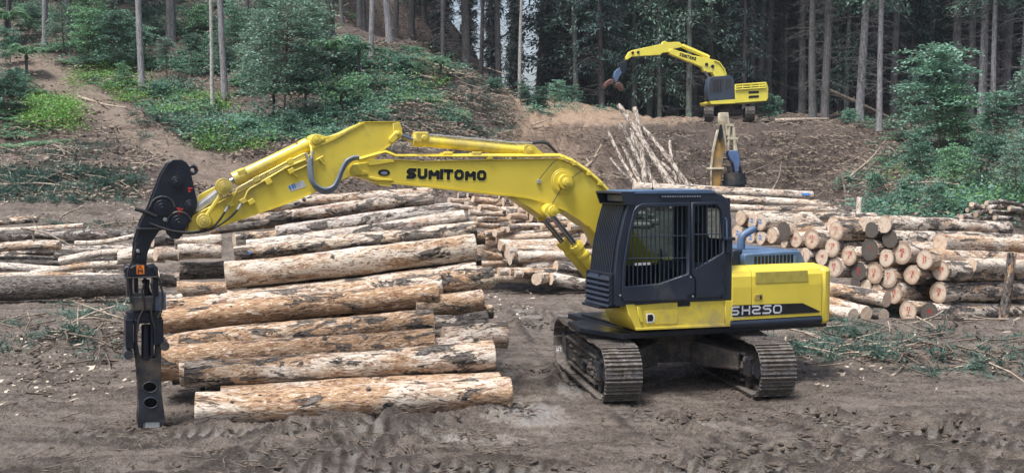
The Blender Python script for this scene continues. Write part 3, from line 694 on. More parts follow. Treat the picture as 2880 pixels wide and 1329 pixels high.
ENDS = [
 (855, 380, 130, 'Y3', '1', .2, 'log face with red figures, highest and just left of the mossy dark face'),
 (160, 285, 105, '', '', .2, 'plain cream log face at the far left of the upper row beside the cab'),
 (305, 315, 128, 'blue', '', .25, 'log face with two blue dabs near the exhaust pipe'),
 (245, 308, 110, 'blue', '', .3, 'log face half hidden behind the one with two blue dabs'),
 (140, 398, 105, 'blue', '', .3, 'blue marked log face low beside the cab door post'),
 (235, 432, 85, 'blue', '', .3, 'blue marked log face hidden behind the exhaust pipe'),
 (305, 430, 95, 'blue', '', .3, 'blue marked log face right of the exhaust pipe'),
 (385, 422, 105, '1', '1', .2, 'log face with two red upright strokes'),
 (470, 382, 135, '', '', .8, 'dark grey weathered log face above the exhaust side of the hood'),
 (560, 450, 110, '28', '', .35, 'orange tinged log face with a red 28'),
 (682, 448, 140, 'Y31', '4', .45, 'greyish oval log face with red figures in the second row'),
 (825, 500, 132, '178', '7', .2, 'cream log face with red figures right under the highest red marked face'),
 (482, 478, 60, '', '', .2, 'small plain log face just above the dark blue hood'),
 (1110, 385, 112, '', '', .8, 'dark mossy log face near the middle top of the right stack'),
 (1205, 340, 122, '', '', .15, 'palest plain log face at the top of the right stack'),
 (1250, 440, 132, '', '', .9, 'blackened log face below the palest one'),
 (1105, 525, 150, 'T', '', .75, 'dark brown ragged log face with an orange streak'),
 (950, 560, 138, '178', 'X', .2, 'cream log face with large red figures left of the dark brown ragged face'),
 (1220, 580, 125, '28', '4', .25, 'log face with a red 28 squeezed between the ragged face and the largest one'),
 (1335, 545, 168, '45', '8', .15, 'largest irregular cream log face in the right stack'),
 (1500, 592, 142, '24', '27', .2, 'rough edged log face with red figures right of the largest one'),
 (1615, 675, 148, '175', '7', .12, 'rightmost log face of the upper part, cream with small red figures'),
 (1408, 700, 132, '18', '8', .15, 'round log face with red figures under the rough edged one'),
 (1235, 715, 150, '71', 'T', .3, 'brown tinged split log face with red strokes in the middle of the stack'),
 (1130, 690, 152, '13', '8', .15, 'round cream log face left of the split one'),
 (1020, 680, 132, '75', '5', .66, 'grey brown log face with red figures in the lower middle'),
 (840, 650, 155, '55', '7', .15, 'cream log face touching the yellow counterweight panel'),
 (620, 560, 105, '7', '5', .25, 'log face half hidden behind the rear end of the hood'),
 (755, 580, 115, 'X8', '', .5, 'reddish brown log face behind the rear corner of the hood'),
 (1603, 828, 145, '28', '8', .12, 'rightmost log face of the lower part, above the leaning soil'),
 (1275, 842, 150, '15', '5', .2, 'log face with red figures partly behind the short log'),
 (1070, 785, 85, '', '', .2, 'small plain log face in the dark gap behind the counterweight'),
 (1155, 800, 80, '', '', .3, 'smaller plain log face right beside the first one in the dark gap'),
 (1382, 965, 150, '33', '7', .12, 'lowest round log face resting on the soil'),
 (1537, 985, 148, '53', '', .88, 'dark weathered log face with red figures at the very bottom'),
 (1000, 760, 80, '', '', .75, 'dark small log face above the short logs'),
 (1700, 640, 110, '', '', .2, 'pale log tucked behind the rightmost upper face'),
 (1480, 470, 120, '', '', .3, 'pale log running under the second long log at the top right'),
 (700, 340, 120, '', '', .3, 'pale log covering the top of the stack behind the hood'),
 (930, 330, 110, '', '', .3, 'log lying behind the highest red marked face'),
]
ADIR = Vector((.86, .51, -.045))
_rr = random.Random(5)
for i, (cx, cy, d, tp, bt, dark, lab) in enumerate(ENDS):
    u, v = rt(cx, cy); Y = 26.4+max(0, (1600-cx))*4.2/1440+(.25 if cx > 1600 else 0)
    if cy > 900: Y -= .15
    A = at(u, v, Y); R = d*.3869/2*Y/F*1.02
    back = lab.startswith(('pale log', 'log lying'))
    if back: A = A+ADIR*.7; 
    L = _rr.uniform(5.0, 5.8); dr = ADIR.copy(); dr.x += _rr.uniform(-.015, .015); dr.z += _rr.uniform(-.012, .012)
    o = place_log(A, A+dr.normalized()*L, R, R*.93, tint=(_rr.uniform(.34, .52) if dark > .6 else _rr.uniform(.15, .38), _rr.uniform(.2, .5), _rr.uniform(.2, .5)), rough=.085, dark=dark)
    tag(o, lab, 'log', 'logs of the right stack')
    if tp == 'blue': mark(o, [[(-.02, .03), (.02, .04)], [(-.03, -.05), (.03, -.04)]], .05, 'blue_paint')
    elif tp: paint(o, tp, bt, R*.60, 'red_paint', flip=-1)
# long logs on top
for (x0, y0, x1, y1, d, Y, dy, tint, lab) in [
 (1780, 528, 2285, 548, 27, 32.5, 0, (.25, .3, .45), 'log on the very top right behind the cab, blue dab at its end'),
 (1800, 548, 2332, 578, 27, 32.0, 0, (.3, .3, .35), 'log just below the topmost one, ending left of the tree stump'),
 (2050, 583, 2405, 594, 22, 31.4, 0, (.35, .3, .4), 'long flaky barked log across the top of the right stack'),
 (2090, 603, 2462, 612, 26, 31.0, 0, (.42, .35, .35), 'dark flaked log across the stack behind the upper row of faces'),
 (1990, 545, 2180, 560, 22, 33.2, 0, (.3, .3, .5), 'short log seen between the cab roof and the upper pile'),
]:
    tag(place_log(at(x0, y0, Y), at(x1, y1, Y+dy+.3), d/2*Y/F, tint=tint, rough=.08), lab, 'log', 'long logs on top of the right stack')
_top = [o for o in COL.objects if o.get('label', '').startswith('log on the very top right')][0]
side_mark(_top, 2268, 546, .145, [[(-.15, 0), (.12, .01)]], 'blue_paint', .06)
# short logs low behind the counterweight, cut end to the right
for (x0, y0, x1, y1, d, Y, dk, lab) in [
 (700, 800, 1228, 880, 112, 25.6, .3, 'short log lying level with its orange cut end beside the counterweight'),
 (760, 900, 1082, 980, 100, 25.2, .2, 'short log on the ground, pinkish end, second from the counterweight'),
 (600, 920, 985, 1002, 106, 24.9, .2, 'short log on the ground nearest to the counterweight'),
 (900, 940, 1198, 1000, 88, 25.5, .62, 'short dark barked log with a split end'),
 (470, 1075, 742, 1088, 100, 24.2, .15, 'pale log end poking out below the counterweight'),
]:
    A = at(*rt(x1, y1), Y); B = at(*rt(x0, y0), Y+1.6); d_ = (B-A).normalized()
    tag(place_log(A, A+d_*3.2, d*.3869/2*Y/F, tint=(dk, .4, .3), rough=.08, dark=dk), lab, 'log', 'short logs by the counterweight')
# middle stack
def md(cx, cy): return (1280+.269*cx, 500+.269*cy)
MIDH = [(130, 180, 445, 182, 52), (190, 222, 430, 255, 62), (250, 312, 480, 325, 62), (-60, 232, 140, 240, 60), (225, 440, 580, 425, 52), (560, 402, 745, 405, 62), (180, 492, 455, 490, 52),
 (240, 610, 490, 540, 62), (470, 592, 830, 565, 66), (560, 510, 1010, 492, 46), (430, 640, 1120, 600, 62), (585, 705, 1120, 685, 92), (640, 815, 1150, 722, 92), (750, 870, 1180, 800, 72),
 (730, 948, 1080, 900, 104), (1050, 925, 1450, 985, 135), (830, 1058, 1060, 1000, 100), (1000, 1062, 1480, 1130, 135), (210, 790, 470, 822, 92), (200, 712, 440, 700, 92), (220, 885, 510, 905, 62),
 (1150, 560, 1500, 520, 72), (1340, 640, 1600, 640, 122), (900, 505, 1300, 480, 60), (1000, 560, 1400, 545, 62), (1100, 720, 1450, 690, 85), (1150, 800, 1500, 770, 90), (820, 760, 1250, 700, 60), (215, 955, 400, 975, 70),
 (-50, 300, 220, 310, 60), (150, 365, 500, 372, 60), (620, 880, 800, 870, 60), (215, 1010, 420, 1030, 55)]
MLAB = {12: 'pale log slanting up to the right above the blue tinted end', 14: 'log with a bluish tinted cut end in the lower middle stack', 15: 'thick dark barked log beside the front guard of the cab', 17: 'lowest mottled grey log lying by the front guard of the cab', 11: 'long cream log across the middle of the small log stack', 8: 'orange tinted log with a grey branch over it in the small log stack', 7: 'slim log slanting up to the right in the small log stack', 22: 'stout log cut off by the front guard of the cab'}
for i, (x0, y0, x1, y1, d) in enumerate(MIDH):
    cyy = (y0+y1)/2; Y = 36-3.6*(cyy/1100)
    A = at(*md(x0, y0), Y); B = at(*md(x1, y1), Y+.5)
    tint = (.62 if i in (15,) else _rr.uniform(.15, .38), _rr.uniform(.2, .55), _rr.uniform(.2, .5))
    lab = MLAB.get(i, 'small peeled log lying crosswise in the jumbled middle stack')
    tag(place_log(A, B, d*.269/2*Y/F, tint=tint, rough=.07, bend=.03), lab, 'log', 'small logs of the middle stack' if i in MLAB else 'crosswise small logs of the middle stack')
_fr = random.Random(77)
for i in range(74):
    cyy = _fr.uniform(190, 1080); x0 = _fr.uniform(-40 if cyy < 900 else 350, 900); x1 = x0+_fr.uniform(500, 800); sl_ = _fr.uniform(-.16, .10); d = _fr.uniform(55, 95)
    Y = 36.5-3.6*(cyy/1100)+_fr.uniform(.0, .5); A = at(*md(x0, cyy-sl_*250), Y); B = at(*md(x1, cyy+sl_*250), Y+.5)
    tag(place_log(A, B, d*.269/2*Y/F, tint=(_fr.uniform(.15, .5), _fr.uniform(.2, .6), _fr.uniform(.2, .6)), rough=.07, bend=.03), 'small peeled log lying crosswise in the jumbled middle stack', 'log', 'crosswise small logs of the middle stack')
MIDE = [(565, 235, 110), (500, 255, 90), (630, 290, 140), (480, 345, 85), (525, 345, 85), (660, 352, 82), (695, 295, 75), (740, 352, 80), (790, 410, 100), (860, 425, 66), (1150, 420, 122), (1240, 412, 82), (1250, 482, 82),
 (1300, 480, 72), (460, 200, 45), (580, 465, 58), (485, 540, 52), (418, 590, 62), (550, 530, 62), (292, 592, 52), (20, 265, 62), (60, 270, 62), (88, 275, 62), (465, 700, 120), (540, 770, 150), (572, 850, 120), (602, 720, 100),
 (645, 830, 115), (850, 1060, 120), (455, 985, 88), (570, 985, 82), (620, 1000, 80), (700, 1000, 80), (190, 330, 70), (215, 400, 70), (800, 330, 90), (900, 360, 100), (1000, 400, 90), (1080, 450, 90), (260, 390, 70), (940, 440, 80), (1190, 500, 80)]
for (cx, cy, d) in MIDE:
    Y = 35.6-3.6*(cy/1100)+(.8 if cy < 500 else 0); A = at(*md(cx, cy), Y); rr_ = d*.269/2*Y/F
    rnd = cy > 450 and d < 70 or cx == 850
    dr = Vector((.55, .83, 0)) if rnd else Vector((.93, .42, .0)) ; dr.z = _rr.uniform(-.03, .03); dr.x += _rr.uniform(-.08, .08)
    o = place_log(A, A+dr.normalized()*3.0, rr_, tint=(_rr.uniform(.15, .4), _rr.uniform(.2, .5), _rr.uniform(.3, .5)), rough=.06)
    tag(o, 'small log showing its cut end in the jumbled middle stack', 'log', 'small log ends of the middle stack')
# leaning poles
def lp(cx, cy): return (1700+.3869*cx, 80+.3869*cy)
POLES = [(82, 570, 505, 1120, 46, 'thickest and longest of the leaning pale poles, reaching highest to the left'), (200, 585, 310, 1140, 38, 'upright pole standing behind the longest leaning one'), (240, 668, 610, 1150, 38, 'pole leaning from the right of the tall upright one'),
 (103, 695, 395, 1150, 42, 'spotted pole leaning left with its top below the longest one'), (42, 755, 220, 1120, 26, 'short steep pole at the left of the leaning bunch'), (118, 878, 285, 1130, 27, 'thin pole between the two left poles of the bunch'),
 (38, 938, 275, 1165, 22, 'lowest thin pole of the bunch, leaning furthest to the left'), (185, 780, 265, 1120, 30, 'steep mottled pole in the middle of the bunch'), (480, 815, 532, 1130, 24, 'pole standing nearly upright at the right of the bunch'), (200, 720, 330, 1140, 30, 'rough pole hidden in the centre of the bunch'), (340, 790, 560, 1150, 34, 'long pole behind the longest leaning one'), (290, 870, 440, 1150, 30, 'short pole in the lower middle of the bunch'), (160, 900, 330, 1160, 30, 'dull pole low in the bunch left of its centre'), (420, 960, 620, 1160, 30, 'lowest pole leaning at the right foot of the bunch')]
for i, (x0, y0, x1, y1, d, lab) in enumerate(POLES):
    Yb = 42.0+.15*i; A = at(*lp(x1, y1), Yb); B = at(*lp(x0, y0), Yb+1.8)
    A = A+(A-B).normalized()*1.2
    o = place_log(A, B, d*.44/2*Yb/F, d*.34/2*Yb/F, name='pole', tint=(.2, .1, .3), mat='pole_bark', rough=.12, bend=.10)
    tag(o, lab, 'pole', 'pale poles leaning against the slope')
    for k in range(4):
        m = MB(); x = _rr.uniform(.4, (A-B).length*.9); a = _rr.uniform(0, 6.28); l = _rr.uniform(.08, .3); r = d*.33/2*Yb/F
        m.tube([(x, r*.6*math.cos(a), r*.6*math.sin(a)), (x+l*.6, (r+l)*math.cos(a), (r+l)*math.sin(a))], [.03, .012], 5)
        m.build('branch_stub', 'stick', o)
# stake and stump posts in the right stack
def twig_mesh(name, pts, r, mat, lab, cat, group=None, stubs=0):
    pts = [Vector(p) for p in pts]; m = MB(); sp = spline(pts, 4); n = len(sp)
    m.tube(sp, [r*(1-.6*i/(n-1)) for i in range(n)], 7)
    for k in range(stubs):
        i = _rr.randrange(1, n-1); d = Vector((_rr.uniform(-1, 1), _rr.uniform(-.5, .5), _rr.uniform(-.2, 1))).normalized()
        m.tube([sp[i], sp[i]+d*_rr.uniform(.15, .5)], [r*.5, r*.15], 5)
    o = m.build(name, mat, smooth=60); return tag(o, lab, cat, group)
o = place_log(at(2824, 905, 25.6), at(2842, 712, 25.9), 13*25.6/F, 12*25.6/F, name='stake', tint=(.48, .75, .2), rough=.14, bend=.04); tag(o, 'upright wooden stake holding the right stack, knotty and grey', 'stake')
o = place_log(at(2410, 606, 34.5), at(2420, 556, 34.6), 8*34.5/F, name='stump', tint=(.2, .3, .5), rough=.12); tag(o, 'short pale broken stump standing behind the right stack', 'stump')
# ---------------------------------------------------------------- main excavator
FV = Vector((-math.cos(PSI), -math.sin(PSI), 0)); LV = Vector((math.sin(PSI), -math.cos(PSI), 0))
def up_(px, py, off, org=None, fv=None, lv=None):
    org = MPOS if org is None else org; fv = fv or FV; lv = lv or LV
    d = ray(px, py); t = ((org+lv*off-CAM).dot(lv))/d.dot(lv); P = CAM+d*t-org
    return (P.dot(fv), P.z)
def c6(cx, cy, off): return up_(1500+.58862*cx, 500+.58873*cy, off)
def cA(cx, cy, off): return up_(480+.29437*cx, 330+.29437*cy, off)
def cB(cx, cy, off): return up_(1100+.39525*cx, 330+.39525*cy, off)
def cG(cx, cy, off): return up_(300+.70671*cx, 400+.70671*cy, off)
def poly(fn, pts, off): return [fn(x, y, off) for x, y in pts]
def P3(xz, y): return Vector((xz[0], y, xz[1]))
ex = empty('excavator', MPOS, PSI+PI)
tag(ex, 'large yellow crawler excavator with dark barred cab, parked beside the front log stack', 'excavator')
GL = {'S': [[(1, 1), (0, 1), (0, .5), (1, .5), (1, 0), (0, 0)]], 'U': [[(0, 1), (0, 0), (1, 0), (1, 1)]], 'M': [[(0, 0), (0, 1), (.5, .35), (1, 1), (1, 0)]],
      'I': [[(.5, 0), (.5, 1)]], 'T': [[(0, 1), (1, 1)], [(.5, 1), (.5, 0)]], 'O': [[(0, 1), (1, 1), (1, 0), (0, 0), (0, 1)]],
      'H': [[(0, 0), (0, 1)], [(0, .5), (1, .5)], [(1, 0), (1, 1)]], '2': [[(0, 1), (1, 1), (1, .5), (0, .5), (0, 0), (1, 0)]], '5': [[(1, 1), (0, 1), (0, .55), (1, .55), (1, 0), (0, 0)]],
      '0': [[(0, 1), (1, 1), (1, 0), (0, 0), (0, 1)]]}
def lettering(text, A, B, hgt, y, mat, parent, th=.2, wid=.78, gap=.32, slant=0, grow=0, name='lettering', rnd=.22):
    """block letters from A to B (baseline ends, in the X,Z plane; text runs A to B)"""
    A = Vector((A[0], A[1])); B = Vector((B[0], B[1])); ex_ = (B-A); L = ex_.length; ex_.normalize(); ey = Vector((-ex_.y, ex_.x))
    if ey.y < 0: ey = -ey
    ws = [{'I': .18, ' ': .35, 'M': wid*1.15}.get(c, wid) for c in text]; tot = sum(ws)+gap*(len(text)-1)
    k = L/tot; x = 0; m = MB(); hh = hgt
    for c, w_ in zip(text, ws):
        for pl in GL.get(c, []):
            # round the corners of the stroke path
            pts = [Vector((p[0]*w_*k-(w_*k*.5-w_*k*.5), p[1]*hh)) for p in pl]
            t = th*hh*.5
            pts = [Vector((min(max(p.x, t), w_*k-t) if c != 'I' else w_*k/2, min(max(p.y, t), hh-t))) for p in pts]
            q = []
            closed = (pts[0]-pts[-1]).length < 1e-6 and len(pts) > 2
            for i, p in enumerate(pts):
                if (0 < i < len(pts)-1) or closed:
                    a = pts[i-1] if i > 0 else pts[-2]; b = pts[i+1] if i < len(pts)-1 else pts[1]
                    ra = min(rnd*hh*.6, (a-p).length*.45); rb = min(rnd*hh*.6, (b-p).length*.45)
                    q.append(p+(a-p).normalized()*ra); q.append(p+(b-p).normalized()*rb)
                else: q.append(p)
            if closed: q = q[1:]
            n = len(q); tt = t+grow
            L_, R_ = [], []
            for i, p in enumerate(q):
                d0 = (p-q[i-1]).normalized() if i > 0 else (q[1]-p).normalized()
                d1 = (q[i+1]-p).normalized() if i < n-1 else d0
                if i == 0 and closed: d0 = (q[0]-q[-2]).normalized() if (q[0]-q[-1]).length < 1e-6 else (q[0]-q[-1]).normalized()
                if i == n-1 and closed: d1 = (q[1]-q[0]).normalized()
                nn = Vector((-(d0+d1).y, (d0+d1).x)); nn.normalize()
                cs = max(.5, nn.dot(Vector((-d0.y, d0.x)))); e = p
                if not closed and i == 0: e = p-d1*tt
                if not closed and i == n-1: e = p+d0*tt
                L_.append(e+nn*tt/cs); R_.append(e-nn*tt/cs)
            def w3(v):
                g = A+ex_*(x*k+v.x+slant*v.y)+ey*v.y
                return (g.x, y, g.y)
            vs = [w3(v) for pr in zip(L_, R_) for v in pr]
            m.add(vs, [(2*i, 2*i+1, 2*i+3, 2*i+2) for i in range(n-1)])
        x += w_+gap
    o = m.build(name, mat, parent)
    return o
# ---- tracks
RUTD = Vector((math.sin(PHI), -math.cos(PHI), 0))
def track_path(cx=1.67, zc=.475, r=.425, n=220):
    per = 4*cx+2*PI*r
    def pt(s):
        s %= per
        if s < 2*cx: return Vector((cx-s, 0, zc-r)), Vector((0, 0, -1))
        s -= 2*cx
        if s < PI*r: a = -PI/2-s/r; return Vector((-cx+r*math.cos(a), 0, zc+r*math.sin(a))), Vector((math.cos(a), 0, math.sin(a)))
        s -= PI*r
        if s < 2*cx:
            x = -cx+s; return Vector((x, 0, zc+r+.012*math.sin(s*9)-.02*math.sin(s/(2*cx)*PI))), Vector((0, 0, 1))
        s -= 2*cx; a = PI/2-s/r
        return Vector((cx+r*math.cos(a), 0, zc+r*math.sin(a))), Vector((math.cos(a), 0, math.sin(a)))
    return per, pt
def make_track(parent, yoff, rotz, hw=.303, full=True):
    per, pt = track_path(); n = 48; pitch = per/n; m = MB()
    for i in range(n):
        s = i*pitch+.05
        P, N = pt(s); P2, _ = pt(s+.02); T = (P2-P).normalized(); Y = Vector((0, 1, 0))
        j = random.uniform(-.006, .006)
        def bx(t0, t1, n0, n1, y0, y1):
            vs = [P+T*t+N*nn+Y*yy for t in (t0, t1) for nn in (n0, n1) for yy in (y0, y1)]
            m.add(vs, [(0, 1, 3, 2), (4, 6, 7, 5), (0, 4, 5, 1), (2, 3, 7, 6), (0, 2, 6, 4), (1, 5, 7, 3)])
        h = pitch/2-.006
        bx(-h, h, -.012, .006, -hw, hw)
        for k, tt in enumerate((-.78, -.05, .72)):
            bx(h*tt-.011, h*tt+.011, .006, .034+.006*(k == 0), -hw+.004, hw-.004)
        bx(-h*.95, h*.95, -.10, -.012, .055, .10); bx(-h*.95, h*.95, -.10, -.012, -.10, -.055)
        if random.random() < .75:   # caked mud between the bars
            y0 = random.uniform(-hw, hw*.5); bx(-h*.7, h*.6, .006, random.uniform(.014, .03), y0, min(hw, y0+random.uniform(.1, .35)))
    tr = m.build('track', 'track_steel', parent); tr.location = (0, 0, 0)
    # belt is modelled round its own centre line; shift it sideways
    tr.rotation_euler = (0, 0, rotz); off = Matrix.Rotation(rotz, 3, 'Z') @ Vector((0, yoff, 0)); tr.location = off
    f = MB(); f.prism([(-1.35, .22), (1.35, .22), (1.5, .36), (1.42, .62), (.9, .74), (-.9, .74), (-1.42, .62), (-1.5, .36)], -.19, .19)
    f.box((-1.2, -.25, .60), (1.2, .25, .66)); f.box((-1.1, -.24, .16), (1.1, .24, .20))
    fr = f.build('side_frame', 'muddy_frame', tr, bevel=.02)
    for sx, nm in ((1, 'idler'), (-1, 'sprocket')):
        w_ = MB(); c = Vector((sx*1.67, 0, .475))
        w_.cyl(c-Vector((0, .06, 0)), c+Vector((0, .06, 0)), .33, 28); w_.cyl(c-Vector((0, .20, 0)), c+Vector((0, .20, 0)), .16, 20)
        w_.cyl(c-Vector((0, .10, 0)), c+Vector((0, .10, 0)), .27, 24)
        if nm == 'sprocket':
            for k in range(20):
                a = 2*PI*k/20; q = c+Vector((math.cos(a), 0, math.sin(a)))*.35; w_.box(q-Vector((.022, .03, .022)), q+Vector((.022, .03, .022)))
        w_.build(nm, 'worn_steel', tr, smooth=40)
    for k in range(7):
        w_ = MB(); x = -1.2+k*.4; w_.cyl((x, -.17, .15), (x, .17, .15), .10, 16); w_.build('roller', 'muddy_frame', tr, smooth=40)
    for x in (-.6, .6):
        w_ = MB(); w_.cyl((x, -.14, .80), (x, .14, .80), .055, 14); w_.build('carrier_roller', 'muddy_frame', tr, smooth=40)
    if full:
        for sy in (-1, 1):
            m2 = MB()   # cover plates and worn labels on the side frame
            m2.box((1.18, sy*.19, .30), (1.46, sy*.255, .60)); m2.build('cover_plate', 'worn_steel', tr, bevel=.01); m2 = MB(); m2.box((-1.46, sy*.19, .30), (-1.2, sy*.25, .6)); m2.build('cover_plate', 'worn_steel', tr, bevel=.01)
            m3 = MB()
            for k in range(26):
                x = random.uniform(-1.3, 1.3); s_ = random.uniform(.03, .09); z = random.uniform(.24, .6)
                m3.tube([(x, sy*.18, z), (x+s_, sy*.23, z+.01), (x+2*s_, sy*.18, z)], [.02, s_*.8, .02], 6)
            tag(m3.build('mud', 'muddy_frame', tr, smooth=60), kind='stuff')
    return tr
TROT = (PHI-PI/2)-(PSI+PI)
trL = make_track(ex, -1.286, TROT); trR = make_track(ex, 1.286, TROT)
# ---- undercarriage
u = MB(); u.box((-.62, -.62, .42), (.62, .62, .80)); u.cyl((0, 0, .8), (0, 0, .93), .70, 36)
for sx in (-1, 1):
    for sy in (-1, 1):
        a = Vector((sx*.45, sy*.45, .60)); b = Vector((sx*1.0, sy*1.10, .50)); d = (b-a).normalized(); n_ = Vector((-d.y, d.x, 0))
        vs = []
        for p, h, z in ((a, .26, .22), (b, .20, .15)):
            vs += [p+n_*h+Vector((0, 0, z)), p-n_*h+Vector((0, 0, z)), p-n_*h-Vector((0, 0, z)), p+n_*h-Vector((0, 0, z))]
        u.add(vs, [(0, 1, 2, 3), (7, 6, 5, 4), (0, 4, 5, 1), (1, 5, 6, 2), (2, 6, 7, 3), (3, 7, 4, 0)])
uc = u.build('undercarriage_frame', 'muddy_frame', ex, bevel=.03); uc.rotation_euler = (0, 0, TROT)
sr = MB(); sr.cyl((0, 0, .90), (0, 0, 1.04), .60, 36); sr.cyl((0, 0, .93), (0, 0, .98), .66, 48); sr.build('slewing_ring', 'black_steel', ex, smooth=40)
# ---- body
XC = c6(950, 500, 1.4)[0]; XT = c6(1380, 550, 1.4)[0]; XF = c6(470, 700, 1.38)[0]
m = MB(); m.box((XT-.2, -1.30, 1.00), (XF-.12, 1.30, 1.10)); m.box((XT, -.95, .96), (1.0, .95, 1.02)); m.build('deck_plate', 'black_steel', ex, bevel=.02)
Zt = c6(1150, 432, 1.4)[1]; Zb = c6(1150, 660, 1.4)[1]
m = MB(); m.prism([(-1.33, Zb), (1.33, Zb), (1.33, Zt-.1), (1.18, Zt+.02), (-1.18, Zt+.02), (-1.33, Zt-.1)], XT+.02, XC-.0, 'x')
m.build('engine_housing', 'yellow', ex, bevel=.02)
m = MB(); m.box((XC-.02, -1.36, 1.12), (.55, -.35, 1.95)); m.build('side_housing', 'yellow', ex, bevel=.04)
# side doors: outline with the rounded upper edge as a swept profile
def side_door(xa, xb, name, mat='yellow'):
    m = MB(); prof = [(1.33, Zb+.0), (1.40, Zb+.0), (1.41, Zt-.30), (1.40, Zt-.12), (1.36, Zt-.03), (1.28, Zt+.035), (1.16, Zt+.055), (1.16, Zt+.02), (1.30, Zt-.08), (1.33, Zt-.12)]
    m.prism(prof, xb, xa, 'x'); return m.build(name, mat, ex, bevel=.008)
XS = c6(1045, 500, 1.4)[0]
d1 = side_door(XC-.003, XS+.007, 'side_door'); d2 = side_door(XS-.007, XT+.012, 'side_door')
plate('vent_screen', poly(c6, [(1060, 450), (1310, 441), (1313, 494), (1063, 505)], 1.41), 1.408, 1.418, 'perforated', d2, bev=.003)
lt = plate('latch', poly(c6, [(1058, 556), (1094, 554), (1094, 580), (1058, 582)], 1.41), 1.405, 1.418, 'yellow_dirty', d2, bev=.003)
m = MB(); a = c6(1083, 562, 1.42); b = c6(1091, 578, 1.42); m.box((b[0], 1.416, b[1]), (a[0], 1.422, a[1])); m.build('keyhole', 'letter_black', lt)
st = plate('stripe', poly(c6, [(951, 608), (1040, 605), (1287, 597), (1370, 636), (1370, 641), (951, 663)], 1.414), 1.409, 1.4145, 'letter_black', ex)
A_ = c6(944, 655, 1.42); B_ = c6(1186, 646, 1.42)
lettering('SH', c6(944, 656, 1.42), c6(1036, 652, 1.42), .152, 1.4175, 'light_grey', st, th=.19, wid=.8, gap=.22, rnd=.3, slant=.0)
lettering('250', c6(1044, 651, 1.42), c6(1187, 646, 1.42), .152, 1.4175, 'light_grey', st, th=.19, wid=.8, gap=.16, rnd=.3, slant=.0)
lettering('SUMITOMO', c6(952, 672, 1.42), c6(1014, 670, 1.42), .022, 1.4195, 'light_grey', st, th=.2, wid=.8, gap=.3)
plate('lower_strip', poly(c6, [(951, 665), (1376, 644), (1376, 656), (951, 680)], 1.41), 1.33, 1.405, 'yellow', ex, bev=.004)
m = MB(); z = c6(1150, 688, 1.4)[1]; m.tube([(XC+.02, 1.34, z), (XT+.0, 1.34, z)], .082, 16); m.build('side_rail', 'navy', ex, smooth=40)
# counterweight
cw = [(XT+.005, 1.41), (XT-.10, 1.40), (XT-.22, 1.33), (XT-.34, 1.15), (XT-.45, .85), (XT-.52, .45), (XT-.54, 0)]
cw = cw+[(x, -y) for x, y in cw[-2::-1]]
m = MB(); m.prism(cw, 1.06, Zt-.02, 'z'); 
cwb = m.build('counterweight', 'yellow', ex, bevel=.07, smooth=50)
# hood
HO = 1.02; hz = c6(1150, 360, HO)[1]; hz0 = Zt+.0
hs = poly(c6, [(1008, 428), (1306, 414), (1292, 380), (1279, 352), (1262, 346), (1018, 362), (1008, 372)], HO)
hd = plate('hood', hs, -.85, HO, 'navy_light', ex, bev=.025)
m = MB()
for k in range(9):
    X0 = hs[5][0]-.12-k*.115; m.box((X0-.035, -.6, hz+.0), (X0+.035, HO-.12, hz+.028+.0))
m.build('hood_rib', 'navy_light', hd, bevel=.008)
m = MB()
for k in range(11):
    a = c6(1056+k*17.5, 374-k*.9, HO); b = c6(1067+k*17.5, 413-k*.9, HO); m.box((b[0], HO-.03, b[1]), (a[0], HO+.003, a[1]))
m.build('hood_slot', 'letter_black', hd)
hf = plate('air_box', poly(c6, [(950, 345), (1002, 340), (1006, 425), (950, 428)], .9), -.2, .9, 'navy', ex, bev=.03)
m = MB(); a = P3(c6(1246, 352, HO-.1), HO-.1); m.cyl(a, a+Vector((0, 0, .05)), .05); a = P3(c6(1250, 372, HO+.03), HO+.03); m.cyl(a, a-Vector((0, 0, .16)), .03); m.build('hood_catch', 'navy_light', hd, smooth=40)
m = MB(); q = [c6(992, 345, .35), c6(994, 288, .35), c6(1004, 272, .35), c6(1058, 240, .35)]
m.tube([P3(q[0], .35), P3(q[1], .35), P3(q[2], .35), P3(q[3], .35)], [.075, .075, .07, .065], 16, cap=False); m.tube([P3(q[3], .35), P3(q[2], .35)], [.05, .05], 12); m.build('exhaust_pipe', 'navy_light', ex, smooth=50)
# ---- cab base
cb = plate('cab_base', poly(c6, [(440, 604), (950, 582), (950, 705), (487, 726)], 1.36), .48, 1.36, 'yellow', ex, bev=.012)
plate('base_trim', poly(c6, [(440, 604), (482, 602), (520, 716), (487, 726)], 1.37), 1.355, 1.385, 'yellow', cb, bev=.006)
plate('base_trim', poly(c6, [(915, 586), (950, 584), (950, 704), (915, 706)], 1.37), 1.355, 1.39, 'yellow', cb, bev=.006)
plate('base_trim', poly(c6, [(487, 716), (950, 696), (950, 707), (487, 727)], 1.37), 1.355, 1.39, 'yellow', cb, bev=.004)
tb = plate('toolbox_door', poly(c6, [(537, 634), (690, 627), (690, 696), (537, 700)], 1.37), 1.36, 1.374, 'yellow', cb, bev=.006)
plate('handle_frame', poly(c6, [(541, 648), (570, 646), (580, 660), (578, 686), (560, 692), (541, 692)], 1.374), 1.372, 1.382, 'white_paint', tb, bev=.003)
plate('handle', poly(c6, [(546, 653), (568, 651), (574, 664), (570, 683), (546, 685)], 1.382), 1.378, 1.386, 'letter_black', tb, bev=.002)
plate('slot_frame', poly(c6, [(492, 612), (508, 616), (524, 676), (520, 690), (508, 690)], 1.38), 1.37, 1.40, 'yellow', cb, bev=.01)
